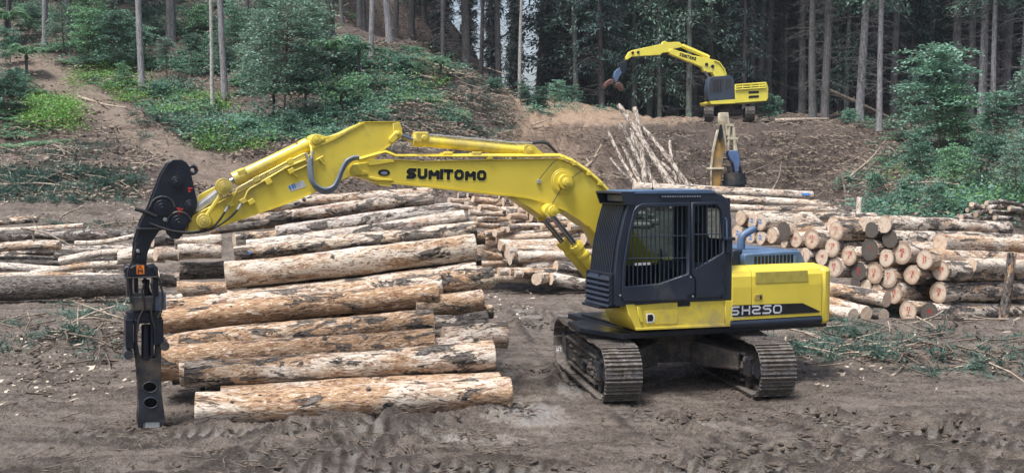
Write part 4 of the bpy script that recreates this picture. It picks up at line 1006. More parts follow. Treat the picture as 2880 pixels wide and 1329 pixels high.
m = MB(); a = c6(700, 590, 1.2); m.box((a[0]-.10, 1.22, a[1]-.06), (a[0]+.14, 1.37, a[1]+.06)); m.cyl((a[0]+.02, 1.3, a[1]-.13), (a[0]+.02, 1.3, a[1]), .05); m.build('cab_mount', 'black_steel', ex, bevel=.01)
# lower deck nose in front, at the far side of the cab base
zf = c6(480, 735, 1.3)[1]
m = MB(); m.prism([(XF+.10, 1.28), (XF+.42, .35), (XF+.30, -.4), (.4, -.9), (.4, 1.28)], 1.0, 1.085, 'z'); m.box((.2, -.9, 1.08), (1.2, .42, 1.14)); m.build('front_deck', 'black_steel', ex, bevel=.01)
m = MB(); m.box((-.5, -.33, 1.1), (.62, -.27, 2.15)); m.box((-.5, .27, 1.1), (.62, .33, 2.15)); m.build('boom_bracket', 'yellow', ex, bevel=.01)
# ---- cab
CO = 1.38
front = [(455, 118), (430, 205), (405, 320), (390, 450), (384, 600)]
fr_ = poly(c6, front, CO)
side = [(462, 74), (865, 70), (903, 80), (928, 104), (941, 150), (948, 200), (950, 290), (950, 583), (700, 592), (398, 614), (384, 600), (390, 450), (405, 320), (430, 205), (455, 118)]
w1 = [(524, 142), (732, 134), (735, 458), (600, 504), (434, 519), (441, 400), (465, 262), (493, 168)]
w2 = [(768, 132), (872, 128), (892, 150), (903, 220), (906, 356), (766, 440)]
cab = plate('cab', poly(c6, side, CO), CO-.06, CO, 'navy', ex, holes=[poly(c6, w1, CO), poly(c6, w2, CO)], bev=.015)
dr = plate('door', poly(c6, [(478, 158), (494, 135), (520, 122), (748, 116), (748, 466), (771, 486), (771, 548), (736, 562), (736, 583), (430, 590), (423, 560), (428, 430), (436, 380), (456, 255)], CO+.03), CO+.003, CO+.035, 'navy', cab, holes=[poly(c6, w1, CO)], bev=.012)
rp = plate('rear_side_panel', poly(c6, [(757, 117), (884, 115), (905, 140), (914, 200), (918, 360), (918, 480), (912, 548), (900, 566), (776, 576), (776, 480), (757, 462)], CO+.02), CO+.003, CO+.025, 'navy', cab, holes=[poly(c6, w2, CO)], bev=.01)
for wn, off in ((w1, CO-.03), (w2, CO-.03)):
    q = poly(c6, wn, CO); m = MB(); m.add([(x, CO-.035, z) for x, z in q], [tuple(range(len(q)))]); m.build('window', 'cab_glass', cab)
def inside(poly_, x, y):
    c = False; n = len(poly_)
    for i in range(n):
        x1, y1 = poly_[i]; x2, y2 = poly_[i-1]
        if (y1 > y) != (y2 > y) and x < (x2-x1)*(y-y1)/(y2-y1)+x1: c = not c
    return c
def bars(win, xs, hy, off, name, parent, r=.0105):
    m = MB()
    for x in xs:
        ys = [y for y in range(100, 540) if inside(win, x, y)]
        if not ys: continue
        m.tube([P3(c6(x, ys[0]-3, off), off), P3(c6(x, ys[-1]+3, off), off)], r, 6)
    for y in hy:
        xx = [x for x in range(420, 920) if inside(win, x, y)]
        m.tube([P3(c6(xx[0]-3, y, off+.015), off+.015), P3(c6(xx[-1]+3, y-3, off+.015), off+.015)], r, 6)
    return m.build(name, 'navy', parent, smooth=50)
bars(w1, [457, 477, 498, 520, 541, 562, 583, 604, 625, 646, 668, 689, 711], [279, 385], CO+.0, 'window_guard', dr)
bars(w2, [788, 809, 830, 852, 873, 891], [270], CO+.0, 'window_guard', rp)
# latch seam details, hinges
for (x, y) in ((912, 424), (912, 492), (912, 560)):
    m = MB(); a = c6(x, y, CO+.04); m.cyl((a[0], CO+.02, a[1]-.05), (a[0], CO+.02, a[1]+.05), .022); m.build('hinge', 'black_steel', cab, smooth=40)
m = MB(); a = c6(936, 284, CO+.06); m.box((a[0]-.12, CO-.05, a[1]-.05), (a[0]+.09, CO+.07, a[1]+.0)); a = c6(936, 330, CO+.04); m.box((a[0]-.06, CO, a[1]-.1), (a[0]+.05, CO+.05, a[1]+.12)); m.build('rear_bracket', 'navy', cab, bevel=.008)
m = MB(); 
for (x, y) in ((752, 473), (762, 565), (415, 560)):
    a = c6(x, y, CO+.035); m.cyl((a[0], CO+.03, a[1]), (a[0], CO+.045, a[1]), .014, 10)
for k in range(7):
    a = c6(418-k*2+(k*k)*.0, 230+k*55, CO)
m.build('bolt', 'fitting', cab)
# far wall, rear wall, roof, floor, front
CY0 = .50
zt = c6(700, 70, CO)[1]; zb = c6(700, 590, CO)[1]; XR = c6(948, 300, CO)[0]
side_xz = poly(c6, side, CO)
fw1 = poly(c6, [(530, 150), (800, 140), (800, 430), (480, 440), (495, 200)], CO)
plate('far_wall', side_xz, CY0, CY0+.05, 'navy', cab, holes=[fw1])
m = MB(); m.add([(x, CY0+.02, z) for x, z in fw1], [tuple(range(len(fw1)))]); m.build('window', 'cab_glass', cab)
zs = (zb+zt)/2
m = MB(); m.box((XR+.0, CY0+.05, zb), (XR+.05, CO-.06, zs+.1)); m.box((XR, CY0+.05, zt-.28), (XR+.05, CO-.06, zt-.1)); m.box((XR, CY0+.05, zs+.1), (XR+.05, CY0+.12, zt-.2)); m.box((XR, CO-.13, zs+.1), (XR+.05, CO-.06, zt-.2)); m.build('rear_wall', 'navy', cab)
m = MB(); rf = poly(c6, [(470, 74), (865, 70), (903, 80), (928, 104), (915, 112), (890, 92), (860, 84), (465, 90)], CO)
m.prism(rf, CY0+.05, CO-.06); m.build('roof', 'navy', cab)
# roof slab: the guard plate that rises over the cab, its light bar, front visor
rx0 = c6(468, 62, CO)[0]; rx1 = c6(850, 62, CO)[0]
m = MB(); m.prism([(rx0, zt-.02), (rx0-.02, zt+.035), (rx1+.05, zt+.05), (rx1-.06, zt+.03), (rx1-.10, zt-.02)], CY0-.01, CO+.01); m.build('roof_guard', 'navy_light', cab, bevel=.012)
a = c6(607, 84, CO+.02); b = c6(802, 92, CO+.02)
m = MB(); m.box((b[0], CO, b[1]-.0), (a[0], CO+.025, a[1]+.0)); lb = m.build('vent_bar', 'letter_black', cab)
m = MB()
for k in range(16):
    X0 = b[0]+.012+(a[0]-b[0]-.02)*k/16; m.box((X0, CO+.024, (a[1]+b[1])/2-.014), (X0+.03, CO+.03, (a[1]+b[1])/2+.010))
m.build('vent_slot', 'hose_grey', lb)
vf = fr_[0][0]; vt = zt+.02; vb = c6(445, 130, CO)[1]
m = MB(); X1 = vf-.10; X2 = vf+.12
m.prism([(X1, vt), (X2+.02, vt), (X2+.03, vt-.035), (X1, vt-.035)], CY0-.01, CO+.02)
m.prism([(X1, vt-.035), (X2+.02, vt-.035), (X2-.05, vb), (X1, vb)], CO-.02, CO+.02); m.prism([(X1, vt-.035), (X2+.02, vt-.035), (X2-.05, vb), (X1, vb)], CY0-.01, CY0+.03)
m.box((X1, CY0+.03, vb), (X1+.02, CO-.02, vt-.035)); m.box((X1, CY0+.03, vb), (X2-.05, CO-.02, vb+.02))
m.build('visor', 'navy', cab, bevel=.006)
m = MB(); m.box((X1+.02, CY0+.10, vb+.05), (X1+.08, CO-.1, vt-.06)); m.build('work_lamp', 'hose_grey', cab, bevel=.008)
def fx(z):  # front profile at height z
    for (x1, z1), (x2, z2) in zip(fr_[:-1], fr_[1:]):
        if z2 <= z <= z1: return x1+(x2-x1)*(z-z1)/(z2-z1)
    return fr_[0][0] if z > fr_[0][1] else fr_[-1][0]
# front pillars
for yy0, yy1 in ((CY0, CY0+.05), (CO-.12, CO-.06)):
    m = MB(); zz = [vb+(zb-vb)*k/8 for k in range(9)]
    o_ = [(fx(z)-.09, z) for z in zz]+[(fx(z)-.01, z) for z in zz[::-1]]; m.prism(o_, yy0, yy1); m.build('front_pillar', 'navy', cab)
zg0 = c6(388, 462, CO)[1]
m = MB(); nb = 13
for k in range(nb):
    y = CY0+.06+(CO-.10-CY0-.06)*k/(nb-1); zz = [vb+.02+(zg0-vb-.02)*i/7 for i in range(8)]
    o_ = [(fx(z)-.02, z) for z in zz]+[(fx(z)+.03, z) for z in zz[::-1]]
    m.prism(o_, y-.013, y+.013)
m.build('front_guard', 'navy', cab)
m = MB(); zl = [zg0-.02-k*(zg0-zb+.02)/6 for k in range(7)]
for k in range(6):
    z = zl[k]; x = fx(z); m.add([(x+.03, CY0, z), (x+.03, CO-.03, z), (x+.09, CO-.03, z-.07), (x+.09, CY0, z-.07), (x+.03, CY0, z-.012), (x+.03, CO-.03, z-.012), (x+.09, CO-.03, z-.085), (x+.09, CY0, z-.085)], [(0, 1, 2, 3), (7, 6, 5, 4), (0, 4, 5, 1), (2, 6, 7, 3), (0, 3, 7, 4), (1, 5, 6, 2)])
m.box((fx(zg0)-.01, CY0, zg0-.015), (fx(zg0)+.045, CO-.03, zg0+.015))
for y in (CY0+.01, CY0+.45, CO-.05): m.box((fx(zb)-.0, y-.012, zb-.02), (fx(zb)+.06, y+.012, zg0))
m.build('louvre_guard', 'navy', cab)
m = MB(); zz = [vb+(zg0-vb)*k/8 for k in range(9)]
m.add([(fx(z)-.06, y, z) for z in zz for y in (CY0+.05, CO-.1)], [(2*i, 2*i+1, 2*i+3, 2*i+2) for i in range(8)]); m.build('windscreen', 'cab_glass', cab)
m = MB(); m.box((XR+.05, CY0+.05, zb-.02), (fx(zb), CO-.06, zb+.05)); m.box((fx(zb)-.06, CY0+.05, zb), (fx(zb)-.02, CO-.1, zg0)); m.build('cab_floor', 'interior', cab)
# step at the front under the cab, bottom plate
m = MB(); m.box((fx(zb)-.35, CY0-.02, zb-.09), (fx(zb)+.13, CO-.25, zb-.05)); m.build('front_step', 'black_steel', cab, bevel=.01)
# seat, console, levers
m = MB(); sx = XR+.35; m.box((sx, .72, zb+.3), (sx+.5, 1.22, zb+.48)); m.box((sx-.05, .74, zb+.45), (sx+.10, 1.2, zb+1.08)); m.box((sx-.03, .85, zb+1.08), (sx+.07, 1.1, zb+1.3)); m.box((sx+.1, .76, zb+.05), (sx+.4, 1.18, zb+.3))
m.build('seat', 'interior', cab, bevel=.05)
m = MB(); m.box((sx+.15, 1.22, zb+.1), (sx+.6, 1.32, zb+.62)); m.box((sx+.15, .58, zb+.1), (sx+.6, .68, zb+.62)); m.tube([(sx+.55, 1.27, zb+.6), (sx+.58, 1.27, zb+.82)], .02, 8); m.tube([(sx+.55, .63, zb+.6), (sx+.58, .63, zb+.82)], .02, 8); m.build('console', 'hose_grey', cab, bevel=.01)
plate('sticker', poly(c6, [(482, 406), (560, 402), (560, 414), (482, 418)], CO-.05), CO-.034, CO-.031, 'white_paint', cab)
m = MB(); a = P3(c6(570, 50, 1.0), 1.0); m.tube([a-Vector((0, 0, .06)), a+Vector((0, 0, .01))], .02, 8); m.tube([a, P3(c6(558, -95, 1.0), 1.0)], [.006, .004], 6); m.build('antenna', 'rubber', cab)
m = MB()  # grab rail behind the cab
m.tube([P3(c6(908, 190, CO), CO+.06), P3(c6(914, 205, CO), CO+.06), P3(c6(916, 290, CO), CO+.06)], .014, 8); m.build('grab_rail', 'navy_light', cab)
# ---- boom
BN, BF = .2, -.22
tip = [(1720, 480), (1735, 455), (1770, 440), (1840, 432), (1900, 424), (2060, 408), (2378, 420)]
bt = poly(cA, tip, BN)+poly(cB, [(180, 318), (700, 305), (1050, 300), (1190, 297), (1290, 335), (1400, 405), (1480, 480), (1560, 570)], BN)
foot = [(1.02, 2.52), (.55, 2.22), (.18, 2.06), (.02, 1.95), (.02, 1.80), (.2, 1.72)]
bb = poly(cB, [(1440, 815), (1400, 770), (1330, 716), (1250, 665), (1150, 622), (1050, 590), (960, 570), (860, 556), (760, 548), (560, 524), (350, 500), (0, 462)], BN)+poly(cA, [(2090, 648), (1990, 635), (1900, 600), (1820, 575), (1760, 562), (1728, 540), (1718, 510)], BN)
# the lower outline continues down to the foot
# fill between: find X where lower outline leaves the photo
low = [(bb[0][0]-.22, bb[0][1]-.34), (bb[0][0]-.42, bb[0][1]-.62)]
outline = bt+[(.45, max(2.35, bt[-1][1]-.9)), (.12, 2.15), (0, 1.95), (.1, 1.78), (.30, 1.75)]+low[::-1]+bb
boom = plate('boom', outline, BF, BN, 'yellow', ex, bev=.012)
# flanges: top and bottom plates standing 2 cm proud of the web
def strip(pts, w0, w1, th, name, mat, parent):
    m = MB(); n = len(pts)
    nr_ = []
    for i in range(n):
        a = Vector(pts[max(0, i-1)]); b = Vector(pts[min(n-1, i+1)]); d = (b-a).normalized(); nr_.append(Vector((-d.y, d.x)))
    vs = []
    for p, q in zip(pts, nr_):
        p = Vector(p)
        for s in (0, 1):
            r = p+q*th*s; vs += [(r.x, w0, r.y), (r.x, w1, r.y)]
    fs = []
    for i in range(n-1):
        o = 4*i; fs += [(o, o+1, o+5, o+4), (o+2, o+6, o+7, o+3), (o, o+4, o+6, o+2), (o+1, o+3, o+7, o+5)]
    fs += [(0, 2, 3, 1), (4*n-4, 4*n-3, 4*n-1, 4*n-2)]
    m.add(vs, fs); return m.build(name, mat, parent)
strip(bt[4:], BF-.02, BN+.022, -.016, 'flange', 'yellow', boom)
strip(bb[1:-5], BF-.02, BN+.022, -.016, 'flange', 'yellow', boom)
# cylinder bracket under the boom
bk = poly(cB, [(868, 562), (985, 640), (1085, 712), (1105, 706), (1135, 700), (1255, 667), (1180, 635), (1050, 592), (960, 572)], BN)
plate('cylinder_bracket', bk, BF+.0, BN-.004, 'yellow', boom, bev=.01)
def boss(c, r, y0, y1, mat='yellow', parent=None, inner=True, name='pin'):
    m = MB(); m.cyl((c[0], y0, c[1]), (c[0], y1, c[1]), r, 26)
    if inner: m.cyl((c[0], y1, c[1]), (c[0], y1+.012, c[1]), r*.62, 22); m.cyl((c[0], y1+.012, c[1]), (c[0], y1+.02, c[1]), r*.25, 12)
    return m.build(name, mat, parent, smooth=40, bevel=.004)
c = cB(1220, 455, BN); m = MB(); m.cyl((c[0], BN-.01, c[1]), (c[0], BN+.018, c[1]), .215, 40); m.cyl((c[0], BN, c[1]), (c[0], BN+.03, c[1]), .185, 40); m.build('boss_plate', 'yellow', boom, smooth=30, bevel=.008)
boss(cB(1228, 458, BN), .125, BN, BN+.10, parent=boom); boss(cB(1232, 462, BN), .07, BN+.1, BN+.15, parent=boom)
cp_ = cB(1105, 655, BN); boss(cp_, .10, BN-.02, BN+.20, parent=boom); boss(cB(1115, 662, BN), .085, BN+.2, BN+.25, parent=boom)
m = MB(); m.cyl((cp_[0], BF-.22, cp_[1]), (cp_[0], BN, cp_[1]), .06); m.build('pin', 'yellow', boom)
# thin grease lines
for pts in ([(1055, 440), (1090, 395), (1150, 325), (1180, 305)], [(1130, 640), (1180, 560), (1225, 480), (1262, 445), (1340, 392), (1360, 375)]):
    m = MB(); m.tube(spline([P3(cB(x, y, BN+.03), BN+.03) for x, y in pts], 4), .0065, 6); m.build('grease_line', 'rubber', boom)
c = cB(1048, 458, BN); m = MB(); m.box((c[0]-.035, BN, c[1]-.03), (c[0]+.035, BN+.04, c[1]+.04)); m.build('work_light', 'fitting', boom, bevel=.01)
# tip fork: rounded cheek round the boom-arm pin
ck = poly(cA, [(1712, 510), (1718, 475), (1740, 452), (1775, 447), (1800, 462), (1812, 490), (1880, 515), (1895, 550), (1790, 552), (1740, 548), (1720, 535)], BN+.05)
plate('fork_cheek', ck, BN, BN+.045, 'yellow', boom, bev=.012)
boss(cA(1760, 505, BN+.05), .075, BN+.04, BN+.07, parent=boom)
m = MB(); c = cA(1862, 522, BN+.05); m.cyl((c[0], BN+.045, c[1]), (c[0], BN+.07, c[1]), .022); m.build('bolt', 'yellow', boom, smooth=40)
plate('stiffener', poly(cA, [(1880, 410), (1960, 400), (2110, 405), (2150, 428), (2100, 432), (1960, 455), (1885, 460)], BN), BN, BN+.03, 'yellow', boom, bev=.008)
plate('stiffener', poly(cA, [(1896, 562), (1990, 580), (2100, 590), (2130, 608), (1960, 605), (1900, 590)], BN), BN, BN+.03, 'yellow', boom, bev=.008)
lettering('SUMITOMO', cB(107, 437, BN), cB(676, 451, BN), .172, BN+.004, 'yellow_far', boom, th=.32, wid=.97, gap=.10, grow=.014, rnd=.25)
lettering('SUMITOMO', cB(107, 437, BN), cB(676, 451, BN), .172, BN+.008, 'letter_black', boom, th=.32, wid=.97, gap=.10, rnd=.25)
c = cA(2038, 528, BN); ov = [(c[0]+.097*math.cos(a), c[1]+.053*math.sin(a)) for a in np.linspace(0, 2*PI, 28, endpoint=False)]
em = plate('emblem', ov, BN, BN+.006, 'letter_black', boom); ov = [(c[0]+.055*math.cos(a), c[1]-.006+.026*math.sin(a)) for a in np.linspace(0, 2*PI, 20, endpoint=False)]
plate('emblem_mark', ov, BN+.006, BN+.009, 'hose_grey', em)
# pipes on top of the boom
for k, (dy, yy) in enumerate(((0, BN-.03), (10, BN+.03), (-8, BN-.11), (-12, BN-.19))):
    a = [cA(1790, 395+dy, yy), cA(2050, 320+dy, yy), cA(2150, 362+dy*.6, yy), cA(2378, 362+dy*.6, yy)]
    b = [cB(x, y+dy*.6, yy) for x, y in ((200, 270), (600, 270), (1000, 270), (1190, 268), (1290, 308), (1400, 380), (1490, 460), (1580, 560))]
    m = MB(); m.tube([P3(q, yy) for q in a+b], .017, 8); m.build('pipe', 'yellow', boom, smooth=50)
for x in (400, 605):
    a = cB(x, 262, BN); m = MB(); m.box((a[0]-.07, BN-.2, a[1]-.02), (a[0]+.07, BN+.03, a[1]+.025)); m.box((a[0]-.11, BN-.15, a[1]+.0), (a[0]+.02, BN-.02, a[1]+.045)); m.build('pipe_clamp', 'yellow', boom, bevel=.006)
for (x, y) in ((700, 285), (1215, 290), (1300, 330), (1400, 400), (1480, 470)):
    a = cB(x, y, BN); m = MB(); m.box((a[0]-.04, BN-.05, a[1]-.03), (a[0]+.04, BN+.05, a[1]+.03)); m.build('pipe_clamp', 'yellow', boom, bevel=.006)
# ---- arm cylinder
def cylinder(name, a, b, r, y, rod_end, rr, parent, mat='yellow', collar=True, cap=True):
    m = MB(); A = P3(a, y); B = P3(b, y); d = (B-A).normalized()
    m.tube([A, B], r, 22)
    if cap: m.tube([A-d*.02, A+d*.16], r*1.13, 22); m.tube([B-d*.10, B+d*.015], r*1.08, 22)
    o = m.build(name, mat, parent, smooth=40, bevel=.003)
    m = MB(); R = P3(rod_end, y); m.tube([A, R], rr, 16); m.build('rod', 'chrome', o, smooth=40)
    return o
am = -.01
ac = cylinder('arm_cylinder', cB(160, 163, am), cB(935, 238, am), .088, am, cB(40, 118, am), .045, ex)
b = MB()
for k in range(14):
    t = k/13; 
for yy in (-.05, .05):
    b.tube([P3(cB(200, 118, am), am+yy), P3(cB(560, 150, am), am+yy), P3(cB(845, 178, am), am+yy), P3(cB(1010, 185, am), am+yy)], .013, 8)
b.build('pipe', 'fitting', ac, smooth=50)
m = MB(); a = cB(205, 148, am); m.box((a[0]-.12, am-.09, a[1]-.07), (a[0]+.10, am+.10, a[1]+.10)); m.cyl((a[0]-.04, am+.08, a[1]), (a[0]-.04, am+.13, a[1]), .05); m.build('port_block', 'yellow', ac, bevel=.02)
brk = poly(cB, [(938, 205), (955, 193), (1010, 198), (1045, 228), (1092, 264), (938, 268)], am+.1)
plate('lug', brk, am+.09, am+.13, 'yellow', boom, bev=.008); plate('lug', brk, am-.13, am-.09, 'yellow', boom, bev=.008)
c = cB(985, 235, am+.1); boss(c, .062, am-.14, am+.145, parent=boom)
m = MB()
for k, yy in enumerate((-.05, .0, .05)):
    m.tube(spline([P3(cB(1005, 183, am+yy), am+yy), P3(cB(1060, 172+k*4, am+yy), am+yy), P3(cB(1110, 180+k*4, am+yy), am+yy), P3(cB(1150, 220+k*3, am+yy), am+yy), P3(cB(1188, 262, am+yy), am+yy)], 5), .021, 8)
m.build('hose', 'rubber', boom, smooth=50)
# ---- boom cylinders
for yy, rod0, rod1, bar in ((BN+.16, (1120, 668), (1310, 905), (1430, 1055)), (BF-.14, (1065, 700), (1218, 885), (1370, 1075))):
    r_ = .082
    a = cB(*rod1, yy); b = cB(*bar, yy); d = (Vector(b)-Vector(a)).normalized(); b2 = Vector(b)+d*.35
    cy = cylinder('boom_cylinder', a, tuple(b2), .092, yy, cB(*rod0, yy), .047, ex, cap=False)
    m = MB(); A = P3(a, yy); dd = Vector((d.x, 0, d.y)); m.tube([A-dd*.0, A+dd*.09], .112, 22); m.tube([A+dd*.2, A+dd*.25], .11, 22)
    for k in range(10):
        an = 2*PI*k/10; n1 = Vector((0, 1, 0)); n2 = dd.cross(n1); q = A+(n1*math.cos(an)+n2*math.sin(an))*.1; m.tube([q-dd*.02, q+dd*.02], .014, 6)
    m.build('gland', 'yellow', cy, smooth=40)
    m = MB(); R = P3(cB(*rod0, yy), yy); m.cyl(R-Vector((0, .05, 0)), R+Vector((0, .05, 0)), .09); m.build('rod_eye', 'yellow', cy, smooth=40)
# ---- arm
AN, AF = .17, -.19
ao = [(150, 1112), (185, 952), (300, 888), (420, 826), (560, 756), (800, 632), (1100, 478), (1340, 352), (1362, 300), (1330, 262), (1332, 205), (1352, 172), (1388, 158), (1430, 166), (1480, 182), (1560, 170), (1660, 132), (1760, 84), (1850, 48), (1950, 44), (2182, 46), (2206, 100), (2218, 165), (2205, 195), (2110, 262), (2020, 330), (1940, 400), (1880, 440), (1800, 560), (1730, 560), (1660, 590), (1590, 640), (1500, 680), (1370, 722), (1200, 792), (1000, 858), (700, 962), (450, 1045), (280, 1095)]
arm = plate('arm', poly(cA, ao, AN), AF, AN, 'yellow', ex, bev=.010)
strip(poly(cA, [(1362, 300), (1560, 215), (1700, 135), (1850, 58)], AN), AN-.002, AN+.022, -.03, 'flange', 'yellow', arm)
strip(poly(cA, [(2218, 165), (2180, 205), (2080, 280), (1960, 365)], AN), AF-.012, AN+.014, .014, 'flange', 'yellow', arm)
strip(poly(cA, [(1340, 722), (1200, 785), (1000, 856), (700, 958), (450, 1042), (165, 1112)], AN), AF-.012, AN+.018, -.014, 'flange', 'yellow', arm)
strip(poly(cA, [(185, 952), (560, 756), (800, 632), (1100, 478), (1330, 356)], AN), AF-.012, AN+.018, .014, 'flange', 'yellow', arm)
strip(poly(cA, [(1850, 48), (2180, 46)], AN), AF-.012, AN+.016, -.014, 'flange', 'yellow', arm)
# end lug
plate('lug', poly(cA, [(2182, 46), (2206, 100), (2216, 165), (2150, 215), (2120, 235), (2085, 215), (2082, 190), (2130, 140), (2120, 60)], AN), AN, AN+.02, 'yellow', arm, bev=.006)
plate('lug_cap', poly(cA, [(2150, 128), (2180, 130), (2200, 150), (2196, 172), (2130, 240), (2105, 245), (2085, 228), (2083, 205)], AN+.03), AN+.02, AN+.055, 'yellow', arm, bev=.012)
boss(cA(2168, 155, AN+.05), .032, AN+.05, AN+.062, parent=arm); boss(cA(1388, 210, AN), .075, AN-.01, AN+.05, parent=arm); 
plate('lug_cap', poly(cA, [(1400, 235), (1385, 250), (1440, 228), (1470, 214), (1470, 196), (1445, 194), (1420, 205)], AN), AN, AN+.035, 'yellow', arm, bev=.008)
boss(cA(315, 985, AN), .115, AN, AN+.06, parent=arm); boss(cA(318, 985, AN+.1), .065, AN+.06, AN+.13, parent=arm)
# bucket cylinder on top of the arm
bc = cylinder('bucket_cylinder', cA(612, 590, 0), cA(1300, 262, 0), .098, 0, cA(512, 650, 0), .05, ex)
m = MB(); m.box((0, 0, 0), (0.001, .001, .001)); 
a = Vector(cA(640, 535, .1)); b = Vector(cA(720, 500, .1)); m = MB(); d = (b-a).normalized(); n_ = Vector((-d.y, d.x))
m.prism([tuple(a-n_*.04), tuple(b-n_*.04), tuple(b+n_*.05), tuple(a+n_*.05)], -.11, .11); m.build('port_block', 'yellow', bc, bevel=.02)
m = MB(); a = cA(1270, 208, .0); m.tube([P3(cA(1200, 240, .05), .05), P3(cA(1215, 262, .05), .05), P3(cA(1320, 232, .05), .08), P3(cA(1335, 300, .12), .2), P3(cA(1345, 380, .2), .22)], .02, 8); m.build('pipe', 'yellow', bc, smooth=50)
# second far link and inner links
lk = poly(cA, [(268, 740), (430, 655), (455, 660), (500, 640), (480, 700), (415, 742), (330, 800), (262, 826), (255, 790)], -.24)
plate('far_link', lk, -.28, -.24, 'yellow', arm, bev=.008)
lk2 = poly(cA, [(478, 672), (545, 700), (500, 775), (372, 900), (345, 930), (318, 905), (350, 860), (440, 760)], .3)
li = plate('idler_link', poly(cA, [(470, 668), (540, 700), (490, 755), (372, 928), (365, 985), (345, 1020), (300, 1030), (268, 1005), (262, 972), (300, 945), (330, 920), (440, 760)], .26), .25, .31, 'yellow', ex, bev=.015)
plate('idler_link', poly(cA, [(470, 668), (540, 700), (490, 755), (372, 928), (365, 985), (345, 1020), (300, 1030), (268, 1005), (262, 972), (300, 945), (330, 920), (440, 760)], -.26), -.31, -.25, 'yellow', ex, bev=.015)
boss(cA(510, 660, .31), .125, .24, .34, parent=li); boss(cA(510, 660, .31), .08, .34, .36, parent=li); boss(cA(315, 985, .31), .10, .30, .35, parent=li)
m = MB(); c = cA(510, 660, 0); m.cyl((c[0], -.34, c[1]), (c[0], .3, c[1]), .06); m.build('pin', 'fitting', li, smooth=40)
bl = MB(); a = Vector(cA(500, 690, .1)); b = Vector(cA(230, 890, .1)); d = (b-a).normalized(); n_ = Vector((-d.y, d.x))
bl.prism([tuple(a+n_*.05), tuple(b+n_*.05), tuple(b-n_*.05), tuple(a-n_*.05)], -.15, .15); bl.build('bucket_link', 'fitting', ex, bevel=.02)
for pts in ([(1290, 345), (1100, 430), (830, 575), (780, 602), (680, 655), (640, 680), (600, 770), (585, 800)], [(1300, 398), (1100, 480), (950, 570), (760, 680), (735, 705), (712, 765), (698, 790)], [(1268, 350), (1090, 440), (850, 560)]):
    m = MB(); m.tube([P3(cA(x, y, AN+.04), AN+.04) for x, y in pts], .018, 8); m.build('pipe', 'yellow', arm, smooth=50)
for (x, y) in ((570, 830), (690, 798), (820, 590), (1140, 420), (1150, 510), (770, 805), (935, 615)):
    a = cA(x, y, AN+.03); m = MB(); m.box((a[0]-.05, AN, a[1]-.04), (a[0]+.05, AN+.06, a[1]+.04), Matrix.Rotation(.5, 3, 'Y')); m.build('pipe_clamp', 'yellow', arm, bevel=.01)
m = MB(); m.tube([P3(cA(1130, 530, AN+.03), AN+.03), P3(cA(1250, 482, AN+.03), AN+.03), P3(cA(1455, 372, AN+.03), AN+.03)], .017, 6)
for (x, y) in ((1165, 520), (1420, 395)): m.tube([P3(cA(x, y, AN+.02), AN+.02), P3(cA(x+45, y+55, AN+.02), AN+.02)], [.03, .012], 6)
m.build('hose_bracket', 'yellow', arm)
m = MB()
for (x0, y0, x1, y1) in ((1285, 340, 1335, 440), (1355, 320, 1345, 400), (1300, 410, 1330, 440)): m.tube([P3(cA(x0, y0, AN+.07), AN+.07), P3(cA(x1, y1, AN+.07), AN+.07)], .022, 8)
m.build('hose_fitting', 'fitting', arm, smooth=50)
for k in range(3):
    e = k*.045; s = 1-k*.0
    pts = [(1318+k*14, 430-k*20), (1322+k*14, 520), (1340+k*14, 610), (1400+k*6, 690-k*14), (1480, 722-k*20), (1560-k*4, 690-k*16), (1612-k*8, 600-k*6), (1640-k*6, 520-k*6), (1690-k*8, 440-k*10), (1745, 400-k*10), (1800, 392-k*8)]
    m = MB(); m.tube(spline([P3(cA(x, y, AN+.09+e), AN+.09+e) for x, y in pts], 5), .024, 8); m.build('hose', 'hose_grey', boom, smooth=60)
for pts in ([(560, 845), (520, 900), (470, 975), (400, 1050), (330, 1085), (200, 1103), (60, 1095), (-60, 1060), (-160, 1030)], [(680, 820), (640, 880), (560, 960), (460, 1030), (380, 1070), (280, 1096)]):
    m = MB(); m.tube(spline([P3(cA(x, y, AN+.10), AN+.10) for x, y in pts], 5), .0165, 8); m.build('hose', 'rubber', arm, smooth=60)
for (x0, y0, x1, y1) in ((548, 850, 520, 900), (672, 826, 640, 880)):
    m = MB(); m.tube([P3(cA(x0, y0, AN+.1), AN+.1), P3(cA(x1, y1, AN+.1), AN+.1)], .024, 8); m.build('hose_fitting', 'fitting', arm, smooth=60)
sk = plate('rating_sticker', poly(cA, [(1125, 652), (1190, 632), (1270, 600), (1292, 662), (1200, 690), (1140, 708)], AN), AN, AN+.004, 'light_grey', arm)
lettering('UUI', cA(1140, 695, AN), cA(1195, 670, AN), .07, AN+.007, 'blue_paint', sk, th=.3)
